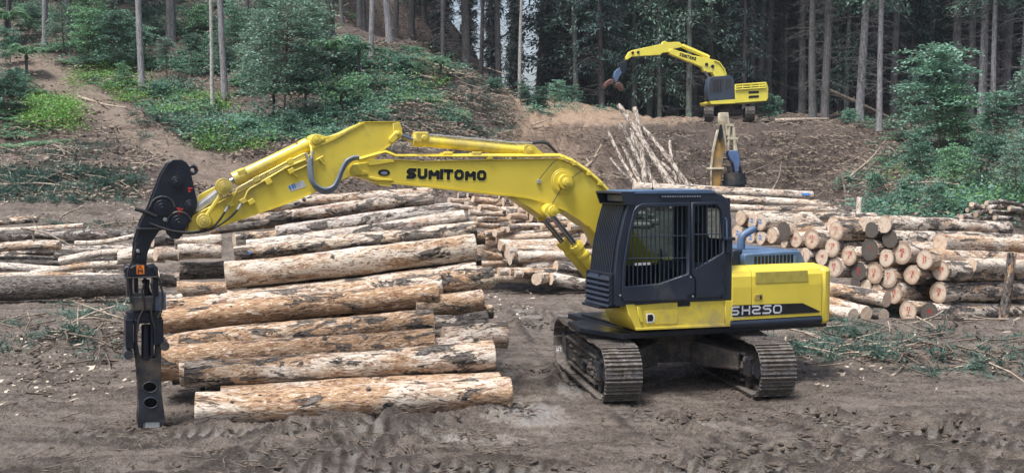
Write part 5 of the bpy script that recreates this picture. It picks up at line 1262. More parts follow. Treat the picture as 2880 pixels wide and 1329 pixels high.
# ---- grapple head
BRK = [(262, 68), (300, 69), (318, 80), (330, 97), (362, 238), (359, 262), (302, 370), (288, 384), (262, 384), (246, 366), (243, 343), (210, 352), (180, 397), (163, 440), (158, 486), (122, 486), (104, 486), (107, 440), (110, 398), (126, 345), (136, 312), (168, 255), (215, 130), (242, 84)]
gh = plate('head_bracket', poly(cG, BRK, .20), .16, .20, 'black_steel', ex, bev=.008)
plate('side_plate', poly(cG, BRK, .20), -.22, -.18, 'black_steel', gh, bev=.008)
core = poly(cG, [(262, 90), (300, 90), (322, 120), (345, 235), (290, 350), (262, 360), (235, 330), (205, 345), (172, 395), (152, 440), (148, 486), (112, 486), (118, 400), (150, 312), (225, 130)], 0)
plate('web', core, -.18, .16, 'black_steel', gh)
for (x, y, r) in ((278, 158, .085), (222, 262, .12), (332, 252, .085), (288, 322, .12), (124, 432, .035), (131, 462, .045)):
    boss(cG(x, y, .2), r, .18, .235, 'black_steel', gh, inner=r > .05, name='pin')
    if r > .1:
        c = cG(x, y, .2); m = MB(); m.tube([(c[0]+(r+.05)*math.cos(a), .205, c[1]+(r+.05)*math.sin(a)) for a in np.linspace(.1, PI-.1, 16)], .014, 6); m.build('weld_ring', 'worn_steel', gh, smooth=50)
c = cG(232, 306, .2); boss(c, .03, .19, .21, 'fitting', gh, inner=False, name='bolt')
c = cG(124, 432, .2); boss(c, .025, .235, .25, 'fitting', gh, inner=False, name='bolt')
c = cG(341, 110, 0); m = MB(); m.tube([(c[0]+.055*math.cos(a), 0, c[1]+.055*math.sin(a)) for a in np.linspace(0, 2*PI, 17)], .028, 8, cap=False); m.build('lifting_eye', 'black_steel', gh, smooth=50)
for (x, y, sh) in ((333, 190, [[(-.03, .02), (.03, .03), (0, -.03)], [(.0, .03), (.02, -.03)]]), (290, 272, [[(-.05, .03), (.05, -.03)], [(-.04, -.04), (.04, .045)], [(0, .05), (.01, -.05)]])):
    c = cG(x, y, .21); m = MB()
    for pl in sh:
        for p, q in zip(pl[:-1], pl[1:]): m.tube([(c[0]+p[0], .206, c[1]+p[1]), (c[0]+q[0], .206, c[1]+q[1])], .009, 5)
    m.build('paint_mark', 'red_paint', gh)
m = MB(); m.tube(spline([P3(cG(112, 264, .28), .28), P3(cG(150, 276, .28), .28), P3(cG(198, 296, .26), .26)], 4), .028, 8); m.tube(spline([P3(cG(170, 322, .26), .26), P3(cG(250, 350, .3), .3), P3(cG(330, 358, .3), .3), P3(cG(400, 345, .3), .3)], 5), .018, 8); m.build('hose', 'rubber', gh, smooth=60)
def gbox(m, x0, y0, x1, y1, w0, w1):
    off = w1; a = cG(x0, y1, off); b = cG(x1, y0, off); m.box((min(a[0], b[0]), w0, min(a[1], b[1])), (max(a[0], b[0]), w1, max(a[1], b[1])))
m = MB(); gbox(m, 120, 340, 208, 347, -.25, .28); m.build('hose_guard', 'worn_steel', gh)
ns = plate('saddle', poly(cG, [(122, 484), (158, 484), (168, 498), (195, 490), (204, 500), (206, 534), (76, 534), (68, 508), (78, 492), (96, 498)], .22), -.26, .24, 'black_steel', gh, bev=.01)
wl = plate('warning_label', poly(cG, [(118, 489), (149, 488), (150, 524), (119, 525)], .245), .24, .246, 'orange_paint', gh)
m = MB(); c = cG(134, 503, .25); m.tube([(c[0]-.035, .248, c[1]-.02), (c[0]+.035, .248, c[1]-.02), (c[0], .248, c[1]+.045), (c[0]-.035, .248, c[1]-.02)], .006, 4); c = cG(134, 515, .25); m.tube([(c[0]-.03, .248, c[1]-.02), (c[0]-.03, .248, c[1]+.01), (c[0]+.03, .248, c[1]+.01), (c[0]+.03, .248, c[1]-.02)], .006, 4); m.build('label_symbol', 'letter_black', wl)
m = MB(); gbox(m, 72, 533, 206, 542, -.32, .30); m.build('flange', 'worn_steel', gh, bevel=.006)
gp = MB(); gbox(gp, 82, 542, 103, 612, -.2, .22); gbox(gp, 186, 542, 206, 612, -.2, .22); gbox(gp, 112, 542, 126, 600, -.05, .12); gbox(gp, 150, 542, 160, 612, -.15, .05)
gp.tube([P3(cG(145, 545, .1), .1), P3(cG(175, 612, .1), .1)], .03, 8); gp.tube([P3(cG(165, 545, .12), .12), P3(cG(160, 612, .12), .12)], .025, 8)

for pts in ([(120, 400), (102, 470), (84, 520), (92, 600), (98, 640)], [(190, 500), (206, 540), (222, 600), (220, 660), (204, 700)], [(150, 560), (140, 600), (150, 650), (130, 700), (120, 760)], [(176, 560), (186, 610), (178, 680), (192, 740)]):
    hm = MB(); hm.tube(spline([P3(cG(x, y, .28), .28) for x, y in pts], 5), .0155, 7); hm.build('hose', 'rubber', gh, smooth=60)
gp.build('rotator_post', 'black_steel', gh, bevel=.008)
m = MB(); gbox(m, 102, 610, 188, 672, -.22, .26); m.build('rotator_housing', 'worn_steel', gh, bevel=.015)
m = MB(); gbox(m, 190, 594, 214, 672, -.25, .12); gbox(m, 212, 598, 236, 668, -.2, .02); m.build('motor', 'hose_grey', gh, bevel=.015)
c = cG(148, 690, 0); ctr = c[0]; R = (cG(76, 690, 0)[0]-cG(221, 690, 0)[0])/2
z0 = c[1]; m = MB(); m.cyl((ctr, 0, z0+.045), (ctr, 0, z0+.075), R, 36); m.cyl((ctr, 0, z0-.03), (ctr, 0, z0+.045), R*.97, 36); m.cyl((ctr, 0, z0-.055), (ctr, 0, z0-.03), R*1.02, 36); m.cyl((ctr, 0, z0+.0), (ctr, 0, z0+.14), R*.7, 30); m.build('rotator', 'black_steel', gh, smooth=40)
m = MB()
gbox(m, 77, 705, 106, 822, -.28, .26); gbox(m, 188, 705, 226, 806, -.28, .26); gbox(m, 106, 705, 190, 722, -.28, .0); gbox(m, 112, 705, 122, 850, .05, .22); gbox(m, 176, 705, 186, 850, .05, .22)
m.build('grapple_frame', 'black_steel', gh, bevel=.01)
m = MB(); m.tube([P3(cG(157, 725, .1), .1), P3(cG(157, 852, .1), .1)], .068, 18); m.tube([P3(cG(157, 850, .1), .1), P3(cG(157, 862, .1), .1)], .08, 18); gc = m.build('grapple_cylinder', 'black_steel', gh, smooth=40)
m = MB(); m.tube([P3(cG(161, 860, .1), .1), P3(cG(163, 925, .1), .1)], .022, 12); m.build('rod', 'chrome', gc, smooth=40)
for (x, y) in ((84, 834), (226, 800)):
    c = cG(x, y, 0); m = MB(); m.cyl((c[0], -.3, c[1]), (c[0], .28, c[1]), .065); m.build('pin', 'worn_steel', gh, smooth=40)
def ell(cx, cy, rx, ry, off, n=24): return [cG(cx+rx*math.cos(a), cy+ry*math.sin(a), off) for a in np.linspace(0, 2*PI, n, endpoint=False)]
tine = [(106, 806), (124, 806), (136, 860), (196, 860), (200, 806), (218, 806), (217, 900), (219, 1000), (228, 1060), (233, 1100), (231, 1130), (222, 1138), (212, 1110), (150, 1112), (140, 1136), (125, 1134), (123, 1100), (128, 1060), (124, 960), (118, 880)]
t1 = plate('tine', poly(cG, tine, .16), .10, .16, 'worn_steel', gh, holes=[ell(172, 973, 27, 20, .16), ell(175, 1035, 27, 20, .16)], bev=.01)
t2 = plate('tine', poly(cG, tine, .16), -.22, -.16, 'worn_steel', gh, bev=.01)
m = MB(); gbox(m, 128, 880, 136, 1112, -.16, .10); gbox(m, 208, 880, 216, 1112, -.16, .10); gbox(m, 150, 1060, 212, 1112, -.14, .08); m.build('tine_web', 'black_steel', t1)
for (x, y) in ((172, 973), (175, 1035)):
    m = MB(); q = [P3(v, .165) for v in ell(x, y, 28, 21, .165, 25)]; q.append(q[0]); m.tube(q, .012, 6, cap=False); m.build('hole_rim', 'worn_steel', t1, smooth=50)
m = MB(); gbox(m, 150, 1106, 213, 1142, -.12, .14); m.build('tip_block', 'concrete_grey', gh, bevel=.02)

# ---------------------------------------------------------------- distant excavator on the mound
PX = .3869
def d6(cx, cy): return (1700+PX*cx, 80+PX*cy)
FY = 80.0; FPSI = .12
base = at(*d6(905, 668), FY); base.z = hbase(base.x, base.y)[0]
zpix = at(*d6(905, 676), FY).z
FO = Vector((base.x, FY, zpix))
FF = Vector((-math.cos(FPSI), -math.sin(FPSI), 0)); FL = Vector((math.sin(FPSI), -math.cos(FPSI), 0))
def dq(cx, cy, off): return up_(*d6(cx, cy), off, FO, FF, FL)
fe = empty('excavator', FO, FPSI+PI); tag(fe, 'smaller looking yellow excavator standing far off on the dirt mound before the dark forest', 'excavator')
def far_track(t, y, x0):
    c = t.copy(); COL.objects.link(c); c.parent = fe; rz = (-.16-PI/2)-(FPSI+PI); c.rotation_euler = (0, 0, rz); c.scale = (1, 1.1, 1.05)
    c.location = Matrix.Rotation(rz, 3, 'Z') @ Vector((0, y, 0))+Vector((x0, 0, 0))
    for ch in t.children:
        k = ch.copy(); COL.objects.link(k); k.parent = c
    return c
xl = dq(762, 640, 0)[0]; xr_ = dq(1040, 640, 0)[0]; xm = (xl+xr_)/2; hf_ = (xl-xr_)/2
far_track(trL, -hf_, xm); far_track(trR, hf_, xm)
m = MB(); m.box((xm-.9, -.7, .45), (xm+.9, .7, .85)); m.cyl((xm, 0, .8), (xm, 0, 1.25), .7, 24); m.build('undercarriage_frame', 'muddy_frame', fe, bevel=.03)
FS = 1.25
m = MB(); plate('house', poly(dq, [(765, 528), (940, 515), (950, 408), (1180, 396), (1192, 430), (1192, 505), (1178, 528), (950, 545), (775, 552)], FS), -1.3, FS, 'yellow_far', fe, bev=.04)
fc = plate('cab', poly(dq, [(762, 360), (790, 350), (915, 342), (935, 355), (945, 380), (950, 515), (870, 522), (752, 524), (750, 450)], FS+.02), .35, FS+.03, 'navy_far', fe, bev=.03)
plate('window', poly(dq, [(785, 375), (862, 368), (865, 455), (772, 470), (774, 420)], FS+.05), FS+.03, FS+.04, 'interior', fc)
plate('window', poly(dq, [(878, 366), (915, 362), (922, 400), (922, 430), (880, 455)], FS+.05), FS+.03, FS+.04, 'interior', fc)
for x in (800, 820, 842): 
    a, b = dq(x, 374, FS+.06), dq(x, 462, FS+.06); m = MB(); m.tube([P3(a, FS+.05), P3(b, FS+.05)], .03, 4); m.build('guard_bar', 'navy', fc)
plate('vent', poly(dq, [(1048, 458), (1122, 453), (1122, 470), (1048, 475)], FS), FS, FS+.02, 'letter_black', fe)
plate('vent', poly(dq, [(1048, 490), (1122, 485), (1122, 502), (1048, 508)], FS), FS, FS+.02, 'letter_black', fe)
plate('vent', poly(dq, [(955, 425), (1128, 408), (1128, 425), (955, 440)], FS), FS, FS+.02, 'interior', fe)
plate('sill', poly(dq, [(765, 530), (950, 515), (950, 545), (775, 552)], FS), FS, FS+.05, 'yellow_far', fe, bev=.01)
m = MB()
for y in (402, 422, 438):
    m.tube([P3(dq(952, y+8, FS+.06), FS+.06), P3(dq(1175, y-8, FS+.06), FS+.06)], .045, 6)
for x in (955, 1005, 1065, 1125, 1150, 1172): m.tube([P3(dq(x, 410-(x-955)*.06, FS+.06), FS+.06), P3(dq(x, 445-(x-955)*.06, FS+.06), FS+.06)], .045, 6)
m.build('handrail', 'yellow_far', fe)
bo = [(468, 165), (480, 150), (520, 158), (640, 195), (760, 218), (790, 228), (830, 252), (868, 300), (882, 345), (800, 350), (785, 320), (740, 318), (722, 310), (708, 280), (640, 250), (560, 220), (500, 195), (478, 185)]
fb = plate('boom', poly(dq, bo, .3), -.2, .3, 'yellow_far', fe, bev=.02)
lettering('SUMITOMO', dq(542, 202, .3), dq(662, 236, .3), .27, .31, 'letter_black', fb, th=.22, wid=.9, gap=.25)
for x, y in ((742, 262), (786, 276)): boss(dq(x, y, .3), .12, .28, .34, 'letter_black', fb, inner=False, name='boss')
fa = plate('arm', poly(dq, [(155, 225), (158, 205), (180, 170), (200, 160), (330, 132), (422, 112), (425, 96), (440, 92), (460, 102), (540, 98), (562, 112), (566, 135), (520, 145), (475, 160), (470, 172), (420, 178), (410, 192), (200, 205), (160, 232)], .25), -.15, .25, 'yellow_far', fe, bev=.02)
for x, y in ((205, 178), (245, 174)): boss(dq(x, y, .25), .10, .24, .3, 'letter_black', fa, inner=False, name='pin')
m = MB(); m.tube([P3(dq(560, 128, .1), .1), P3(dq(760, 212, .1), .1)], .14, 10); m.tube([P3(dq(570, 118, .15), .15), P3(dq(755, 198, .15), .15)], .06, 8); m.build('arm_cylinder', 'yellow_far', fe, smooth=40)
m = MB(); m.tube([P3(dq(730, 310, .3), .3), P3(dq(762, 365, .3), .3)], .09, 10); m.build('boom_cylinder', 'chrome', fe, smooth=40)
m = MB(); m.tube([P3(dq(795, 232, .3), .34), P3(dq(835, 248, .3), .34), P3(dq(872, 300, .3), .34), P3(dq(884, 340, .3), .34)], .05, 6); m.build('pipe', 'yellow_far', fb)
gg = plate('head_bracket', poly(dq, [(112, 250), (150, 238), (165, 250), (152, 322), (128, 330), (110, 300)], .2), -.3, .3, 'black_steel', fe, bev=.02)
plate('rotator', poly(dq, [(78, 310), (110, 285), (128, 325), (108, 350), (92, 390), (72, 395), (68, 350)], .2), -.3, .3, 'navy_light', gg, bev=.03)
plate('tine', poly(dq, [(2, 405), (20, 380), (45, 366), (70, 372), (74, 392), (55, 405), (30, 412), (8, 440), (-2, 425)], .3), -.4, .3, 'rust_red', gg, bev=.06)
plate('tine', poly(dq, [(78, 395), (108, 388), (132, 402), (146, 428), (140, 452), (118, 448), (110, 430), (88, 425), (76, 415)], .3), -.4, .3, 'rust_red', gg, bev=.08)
# light bushing of the log held far away is left to the tines

# ---------------------------------------------------------------- old loader arm rising behind the stacks
LY = 42.0; LO = at(*d6(860, 1150), LY); LO.z = hbase(LO.x, LY)[0]
la = empty('log_loader_arm', LO, 0); tag(la, 'weathered brown and blue loader arm rising between the leaning poles and the far mound', 'loader arm')
def lq(cx, cy, y=0): p = at(*d6(cx, cy), LY+y); return (p.x-LO.x, p.z-LO.z)
def lpoly(pts, y=0): return [lq(a, b, y) for a, b in pts]
st_ = plate('stick', lpoly([(828, 735), (848, 760), (868, 880), (845, 1010), (832, 1190), (768, 1190), (770, 1010), (790, 880), (812, 770)]), -.25, .25, 'old_yellow', la, bev=.02)
plate('edge_plate', lpoly([(812, 740), (828, 735), (796, 880), (778, 1010), (776, 1190), (764, 1190), (766, 1010), (782, 870)], -.2), -.34, -.22, 'old_white', st_, bev=.01)
plate('cross_rib', lpoly([(758, 1012), (868, 1008), (868, 1022), (758, 1026)], -.3), -.36, .3, 'old_white', st_, bev=.01)
bm_ = plate('beam', lpoly([(832, 614), (893, 612), (903, 690), (925, 722), (942, 800), (930, 850), (895, 850), (880, 790), (852, 760), (830, 690)]), -.2, .2, 'old_white', la, holes=[lpoly([(888, 735), (912, 735), (915, 770), (893, 770)])], bev=.02)
m = MB(); 
for (x0, y0, x1, y1, r) in ((865, 640, 885, 780, .05), (900, 700, 890, 890, .05), (930, 720, 940, 890, .06), (850, 690, 875, 870, .05), (935, 800, 950, 890, .05)): a = lq(x0, y0); b = lq(x1, y1); m.tube([(a[0], -.25, a[1]), (b[0], -.25, b[1])], r, 8)
m.build('hose_pipe', 'old_white', bm_)
m = MB(); a = lq(880, 805); b = lq(962, 812); m.box((a[0], -.3, b[1]), (b[0], .3, a[1]+.06)); a = lq(870, 710); b = lq(930, 716); m.box((a[0], -.3, b[1]), (b[0], .3, a[1]+.06)); m.build('clamp', 'old_white', bm_, bevel=.01)
plate('knuckle', lpoly([(838, 700), (850, 700), (858, 780), (836, 830), (826, 760)], -.3), -.42, -.3, 'black_steel', bm_)
bh = plate('grapple_body', lpoly([(898, 888), (948, 882), (962, 900), (974, 950), (970, 1040), (935, 1045), (925, 975), (900, 945), (890, 910)]), -.3, .3, 'old_blue', la, bev=.03)
m = MB(); 
for (x, y, w_) in ((860, 945, 50), (975, 940, 60), (860, 1085, 50), (985, 1085, 50)): a = lq(x, y); b = lq(x+w_, y+10); m.box((a[0], -.1, b[1]), (b[0], .1, a[1]))
m.build('cross_bar', 'worn_steel', bh)
m = MB(); a = lq(945, 1050); b = lq(945, 1190); m.cyl((a[0], 0, a[1]), (b[0], 0, b[1]), .42, 24); m.cyl((a[0], 0, a[1]-.3), (b[0], 0, a[1]-.45), .47, 24); m.build('rotator', 'worn_steel', bh, smooth=40)
m = MB(); a = lq(900, 1000); b = lq(980, 1052); m.prism(lpoly([(895, 1000), (915, 1000), (925, 1050), (985, 1050), (975, 1000), (990, 1000), (995, 1065), (905, 1065)]), -.3, .3); m.build('yoke', 'worn_steel', bh)
# ---------------------------------------------------------------- plants
def unit(a): return a/np.maximum(np.linalg.norm(a, axis=-1, keepdims=True), 1e-9)
class QM:
    """quad soup with material index"""
    def __init__(s): s.V = []; s.Q = []; s.M = []; s.n = 0
    def leaves(s, C, D, l, w, mi=0, N=None, rs=rs):
        n = len(C); D = unit(D); N = rs.normal(0, 1, (n, 3))*[.6, .6, .3]+[0, 0, .9] if N is None else N
        S = unit(np.cross(D, N)); l = np.broadcast_to(np.asarray(l, float), (n,))[:, None]; w = np.broadcast_to(np.asarray(w, float), (n,))[:, None]
        v = np.stack([C, C+D*l*.5+S*w*.5, C+D*l, C+D*l*.5-S*w*.5], 1).reshape(-1, 3)
        q = np.arange(4*n).reshape(n, 4)+s.n
        s.V.append(v); s.Q.append(q); s.M.append(np.full(n, mi)); s.n += 4*n
    def tube(s, pts, r, mi=0, n=4):
        pts = np.asarray(pts, float); m = len(pts); r = np.broadcast_to(np.asarray(r, float), (m,))
        t = unit(np.gradient(pts, axis=0)); a = np.where(np.abs(t[:, 2:3]) < .9, [[0, 0, 1.]], [[1., 0, 0]]); u = unit(np.cross(t, a)); v = np.cross(t, u)
        an = np.arange(n)*2*PI/n
        R = pts[:, None]+(u[:, None]*np.cos(an)[None, :, None]+v[:, None]*np.sin(an)[None, :, None])*r[:, None, None]
        i = np.arange(m-1)[:, None]*n; j = np.arange(n)[None]; k = (j+1) % n
        q = np.stack([i+j, i+k, i+n+k, i+n+j], -1).reshape(-1, 4)+s.n
        s.V.append(R.reshape(-1, 3)); s.Q.append(q); s.M.append(np.full(len(q), mi)); s.n += m*n
    def mesh(s, name, mats, smooth=False):
        o = rawmesh(name, np.concatenate(s.V), np.concatenate(s.Q), mats, mi=np.concatenate(s.M), smooth=smooth)
        me = o.data; bpy.data.objects.remove(o); return me
    def arrays(s): return np.concatenate(s.V), np.concatenate(s.Q), np.concatenate(s.M)
def obj(name, me, parent=None, loc=None, rz=0, sc=1):
    o = bpy.data.objects.new(name, me); COL.objects.link(o)
    if parent: o.parent = parent
    if loc is not None: o.location = loc
    o.rotation_euler = (0, 0, rz); o.scale = (sc, sc, sc) if not isinstance(sc, tuple) else sc
    return o
# --- leafy shrub crown in layered sprays
def shrub_parts(seed, R, Hh, nb, leafn, ls, stem_r=.03, z0=.1, droop=.35):
    r = np.random.RandomState(seed); C = QM(); S = QM()
    nst = r.randint(2, 5); tops = []
    for k in range(nst):
        a = r.uniform(0, 2*PI); b = np.array([np.cos(a), np.sin(a), 0])*R*.35*r.uniform(.2, 1)
        z = np.linspace(0, Hh*r.uniform(.75, 1), 7); P = np.outer((z/Hh)**1.3, b); P[:, 2] = z; P[:, :2] += r.normal(0, .04*Hh/2, (7, 2))*(z/Hh)[:, None]
        P[0] = [0, 0, -.2]; S.tube(P, np.linspace(stem_r, stem_r*.25, 7), 0, 5); tops.append(P)
    for i in range(nb):
        P = tops[r.randint(nst)]; t = r.uniform(z0, 1)**.8; f = t*6; i0 = min(5, int(f)); st = P[i0]+(P[i0+1]-P[i0])*(f-i0)
        a = r.uniform(0, 2*PI); L = R*r.uniform(.45, 1.0)*(1-.55*max(0, t-.35)); d = np.array([np.cos(a), np.sin(a), r.uniform(.05, .6)])
        x = np.linspace(0, 1, 6); B = st+np.outer(x*L, d); B[:, 2] -= droop*L*x**2
        S.tube(B, np.linspace(.012, .004, 6)*(stem_r/.03), 0, 3)
        n = leafn; u = r.uniform(.25, 1.05, n); c = st+np.outer(u*L, d); c[:, 2] -= droop*L*u**2
        side = np.array([-d[1], d[0], 0])/np.hypot(d[0], d[1]); c = c+np.outer(r.normal(0, .20, n)*L*(1.2-u*.6), side)+r.normal(0, .035*R, (n, 3))*[1, 1, .7]
        dd = d*.6+r.normal(0, .7, (n, 3))*[1, 1, .35]-[0, 0, .15]
        C.leaves(c, dd, ls*r.uniform(.6, 1.3, n), ls*.5*r.uniform(.7, 1.2, n), 0, rs=r)
    return C, S
SHR = {}
def mk_shrub(key, mat, *a, **k):
    C, S = shrub_parts(*a, **k); SHR[key] = (C.mesh('crown', [mat]), S.mesh('stem', ['stick_dark']))
mk_shrub('teal1', 'leaf_teal', 1, 1.9, 3.6, 85, 46, .17); mk_shrub('teal2', 'leaf_teal', 2, 1.5, 2.4, 70, 42, .16)
mk_shrub('teal3', 'leaf_teal', 3, 2.3, 5.2, 110, 48, .20, stem_r=.05)
mk_shrub('silver', 'leaf_silver', 4, 2.3, 5.6, 130, 48, .18, stem_r=.05, z0=.05)
mk_shrub('sap', 'needle_cut', 5, 1.6, 4.6, 55, 46, .18, z0=.45)
mk_shrub('dense', 'leaf_teal', 6, 1.4, 1.7, 90, 42, .15, z0=.0)
mk_shrub('light3', 'fern_green', 13, 2.1, 5.2, 85, 40, .22, stem_r=.05, z0=.15)
mk_shrub('open', 'needle_cut', 14, 2.2, 5.3, 60, 44, .20, stem_r=.05, z0=.25, droop=.5)
mk_shrub('light1', 'fern_green', 15, 1.7, 3.5, 60, 38, .18)
mk_shrub('bright', 'leaf_bright', 7, 1.1, .9, 60, 40, .15, z0=.0)
def shrub(key, loc, sc=1, rz=None, name='shrub', label='', cat='shrub', group=None, flat=1):
    t = empty(name, (loc[0], loc[1], loc[2]-.05), random.uniform(0, 6.28) if rz is None else rz)
    C, S = SHR[key]; s3 = (sc, sc, sc*flat)
    obj('crown', C, t, sc=s3); obj('stem', S, t, sc=s3); tag(t, label, cat, group); return t
# --- ferns
def fern_arrays(seed, nf, L, rise, npin, w, z=0):
    r = np.random.RandomState(seed); C = QM()
    for k in range(nf):
        a = 2*PI*k/nf+r.uniform(-.2, .2); Lf = L*r.uniform(.8, 1.1); rr_ = rise*r.uniform(.7, 1.2); x = np.linspace(0, 1, 9)
        d = np.array([np.cos(a), np.sin(a), 0]); P = np.outer(x*Lf*.9, d); P[:, 2] = z+rr_*Lf*(1.7*x-1.75*x*x)
        C.tube(P, np.linspace(.02, .005, 9)*L, 0, 3)
        u = np.repeat(np.linspace(.12, .99, npin), 2); sg = np.tile([-1, 1], npin); c = np.outer(u*Lf*.9, d); c[:, 2] = z+rr_*Lf*(1.7*u-1.75*u*u)
        side = np.array([-d[1], d[0], 0]); ln = w*L*np.sin(np.clip(u, 0, 1)**.7*PI*.96+.1)+.02
        dd = np.outer(sg, side)+d*.45+[0, 0, -.25]; C.leaves(c, dd, ln, .055*L+.0*u, 0, N=np.tile([0, 0, 1.], (len(u), 1))+r.normal(0, .2, (len(u), 3)), rs=r)
    return C
FERN = [fern_arrays(20+i, 11, 1.0, .55, 22, .26).mesh('fern', ['fern_green']) for i in range(2)]
TF = fern_arrays(30, 16, 2.1, .85, 30, .24).mesh('fronds', ['fern_green'])
_q = QM(); _z = np.linspace(-.3, 0, 6); _q.tube(np.stack([_z*0, _z*0, np.linspace(-3, 0, 6)], -1), [.14, .13, .12, .12, .13, .16], 0, 8); TFT = _q.mesh('trunk', ['bark_dark'], True)
def tree_fern(px, py, hgt, sc, label, Y=None):
    """px,py: pixel of the foot"""
    P = hits([px], [py])[0]
    t = empty('tree_fern', P, random.uniform(0, 6)); obj('fronds', TF, t, loc=(0, 0, hgt), sc=sc); obj('trunk', TFT, t, loc=(0, 0, hgt), sc=(sc, sc, hgt/2.8)); tag(t, label, 'tree fern', 'tree ferns on the left slope'); return t
# --- pines
def pine_parts(seed, Hh, r0, br_z0, br_z1, nbr, brl, crown_z0, ncl, mat_needle, cl=1.0, drp=.35):
    r = np.random.RandomState(seed); T = QM(); B = QM(); C = QM()
    z = np.concatenate([[-.6, 0, .4], np.linspace(1.5, Hh, 14)]); P = np.stack([z*0, z*0, z], -1); P[:, 0] += .12*np.sin(z*.25+seed); P[:, 1] += .12*np.cos(z*.21+seed); P[:3, :2] = P[3, :2]
    rad = r0*(1-.72*np.clip(z/Hh, 0, 1)); rad[0] *= 1.5; rad[1] *= 1.3
    T.tube(P, rad, 0, 12)
    fx_ = lambda zz: np.array([np.interp(zz, z, P[:, 0]), np.interp(zz, z, P[:, 1]), zz])
    for k in range(nbr):
        zz = r.uniform(br_z0, br_z1); a = r.uniform(0, 2*PI); L = brl*r.uniform(.3, 1.1); st = fx_(zz); d = np.array([np.cos(a), np.sin(a), r.uniform(-.1, .5)])
        x = np.linspace(0, 1, 5); Q_ = st+np.outer(x*L, d); Q_[:, 2] -= L*.35*x**2*r.uniform(.3, 1.6); Q_[1:, :2] += r.normal(0, .05, (4, 2))
        B.tube(Q_, np.linspace(.028, .007, 5), 0, 3)
        for j in range(r.randint(1, 4)):
            i = r.randint(1, 4); d2 = unit(d+r.normal(0, .6, 3)); B.tube([Q_[i], Q_[i]+d2*L*.25, Q_[i]+d2*L*.4-[0, 0, .06*L]], [.012, .008, .004], 0, 3)
    for k in range(ncl):
        zz = crown_z0+(Hh-crown_z0)*r.uniform(0, 1)**.9; a = r.uniform(0, 2*PI); t = (zz-crown_z0)/(Hh-crown_z0)
        L = (brl*1.25)*(1-.75*t)*r.uniform(.6, 1.1)*cl; st = fx_(zz); d = np.array([np.cos(a), np.sin(a), r.uniform(-.15, .35)])
        x = np.linspace(0, 1, 5); Q_ = st+np.outer(x*L, d); Q_[:, 2] -= L*drp*x**2; B.tube(Q_, np.linspace(.03, .01, 5), 0, 3)
        n = int(34*max(.5, L/2)); u = r.uniform(.2, 1.05, n); c = st+np.outer(u*L, d); c[:, 2] -= L*drp*u**2; side = np.array([-d[1], d[0], 0])
        c = c+np.outer(r.normal(0, .17, n)*L, side); c[:, 2] += r.normal(0, .05*L, n)-np.abs(r.normal(0, .06*L, n)); dd = d*.5+r.normal(0, .6, (n, 3))-[0, 0, .5]
        C.leaves(c, dd, r.uniform(.25, .55, n), r.uniform(.08, .16, n), 0, rs=r)
    return T, B, C
PINE = {}
def mk_pine(key, bark, needle, *a, **k):
    T, B, C = pine_parts(*a, mat_needle=needle, **k); PINE[key] = (T.mesh('trunk', [bark], True), B.mesh('branches', ['bark_brown']), C.mesh('crown', [needle]))
mk_pine('tall1', 'bark_brown', 'needle_dark', 41, 30, .34, 2.0, 14, 95, 2.4, 11, ncl=110)
mk_pine('tall2', 'bark_brown', 'needle_dark', 42, 29, .30, 1.5, 13, 90, 2.4, 11, ncl=100)
mk_pine('tall3', 'bark_grey', 'needle_mid', 43, 28, .30, 2.5, 12, 110, 2.4, 9, ncl=100)
mk_pine('deep1', 'bark_dark', 'needle_dark', 44, 27, .26, 1, 8, 40, 2.4, 1.0, ncl=210, cl=1.15)
mk_pine('narrow', 'bark_dark', 'needle_dark', 51, 27, .22, 1, 8, 40, 1.3, 0.8, ncl=300, cl=.62)
mk_pine('drape', 'bark_moss', 'needle_mid', 52, 26, .22, 1, 12, 120, 2.6, 3.0, ncl=170, cl=1.0, drp=.6)
mk_pine('deep2', 'bark_dark', 'needle_dark', 45, 26, .24, 1, 8, 60, 2.4, 3.0, ncl=190, cl=1.1)
mk_pine('veil', 'bark_moss', 'needle_mid', 46, 26, .24, 1, 12, 150, 2.6, 6.0, ncl=120, cl=1.0, drp=.5)
mk_pine('bare', 'bark_grey', 'needle_mid', 47, 26, .23, 5, 14, 12, 1.2, 15, ncl=60)
mk_pine('bareb', 'bark_brown', 'needle_mid', 48, 26, .23, 4, 14, 26, 1.4, 15, ncl=60)
mk_pine('pale', 'bark_pale', 'needle_mid', 49, 22, .13, 6, 13, 10, .9, 14, ncl=50)
def pine(key, loc, rz=0, sc=1, label='', group=None, tilt=(0, 0), name='pine_tree', parts=True):
    t = empty(name, loc, rz); t.rotation_euler = (tilt[0], tilt[1], rz); T, B, C = PINE[key]
    s = (sc, sc, 1) if not isinstance(sc, tuple) else sc
    obj('trunk', T, t, sc=s); tag(obj('branches', B, t, sc=s), kind='stuff'); obj('crown', C, t, sc=s)
    tag(t, label, 'tree', group); return t
def foot(px, py):
    P = hits([px], [py])[0]
    return P
def at_y(px, Y):
    x = (px-W/2)/F*Y; return np.array([x, Y, float(hgrid(np.array([x]), np.array([float(Y)]))[0])])
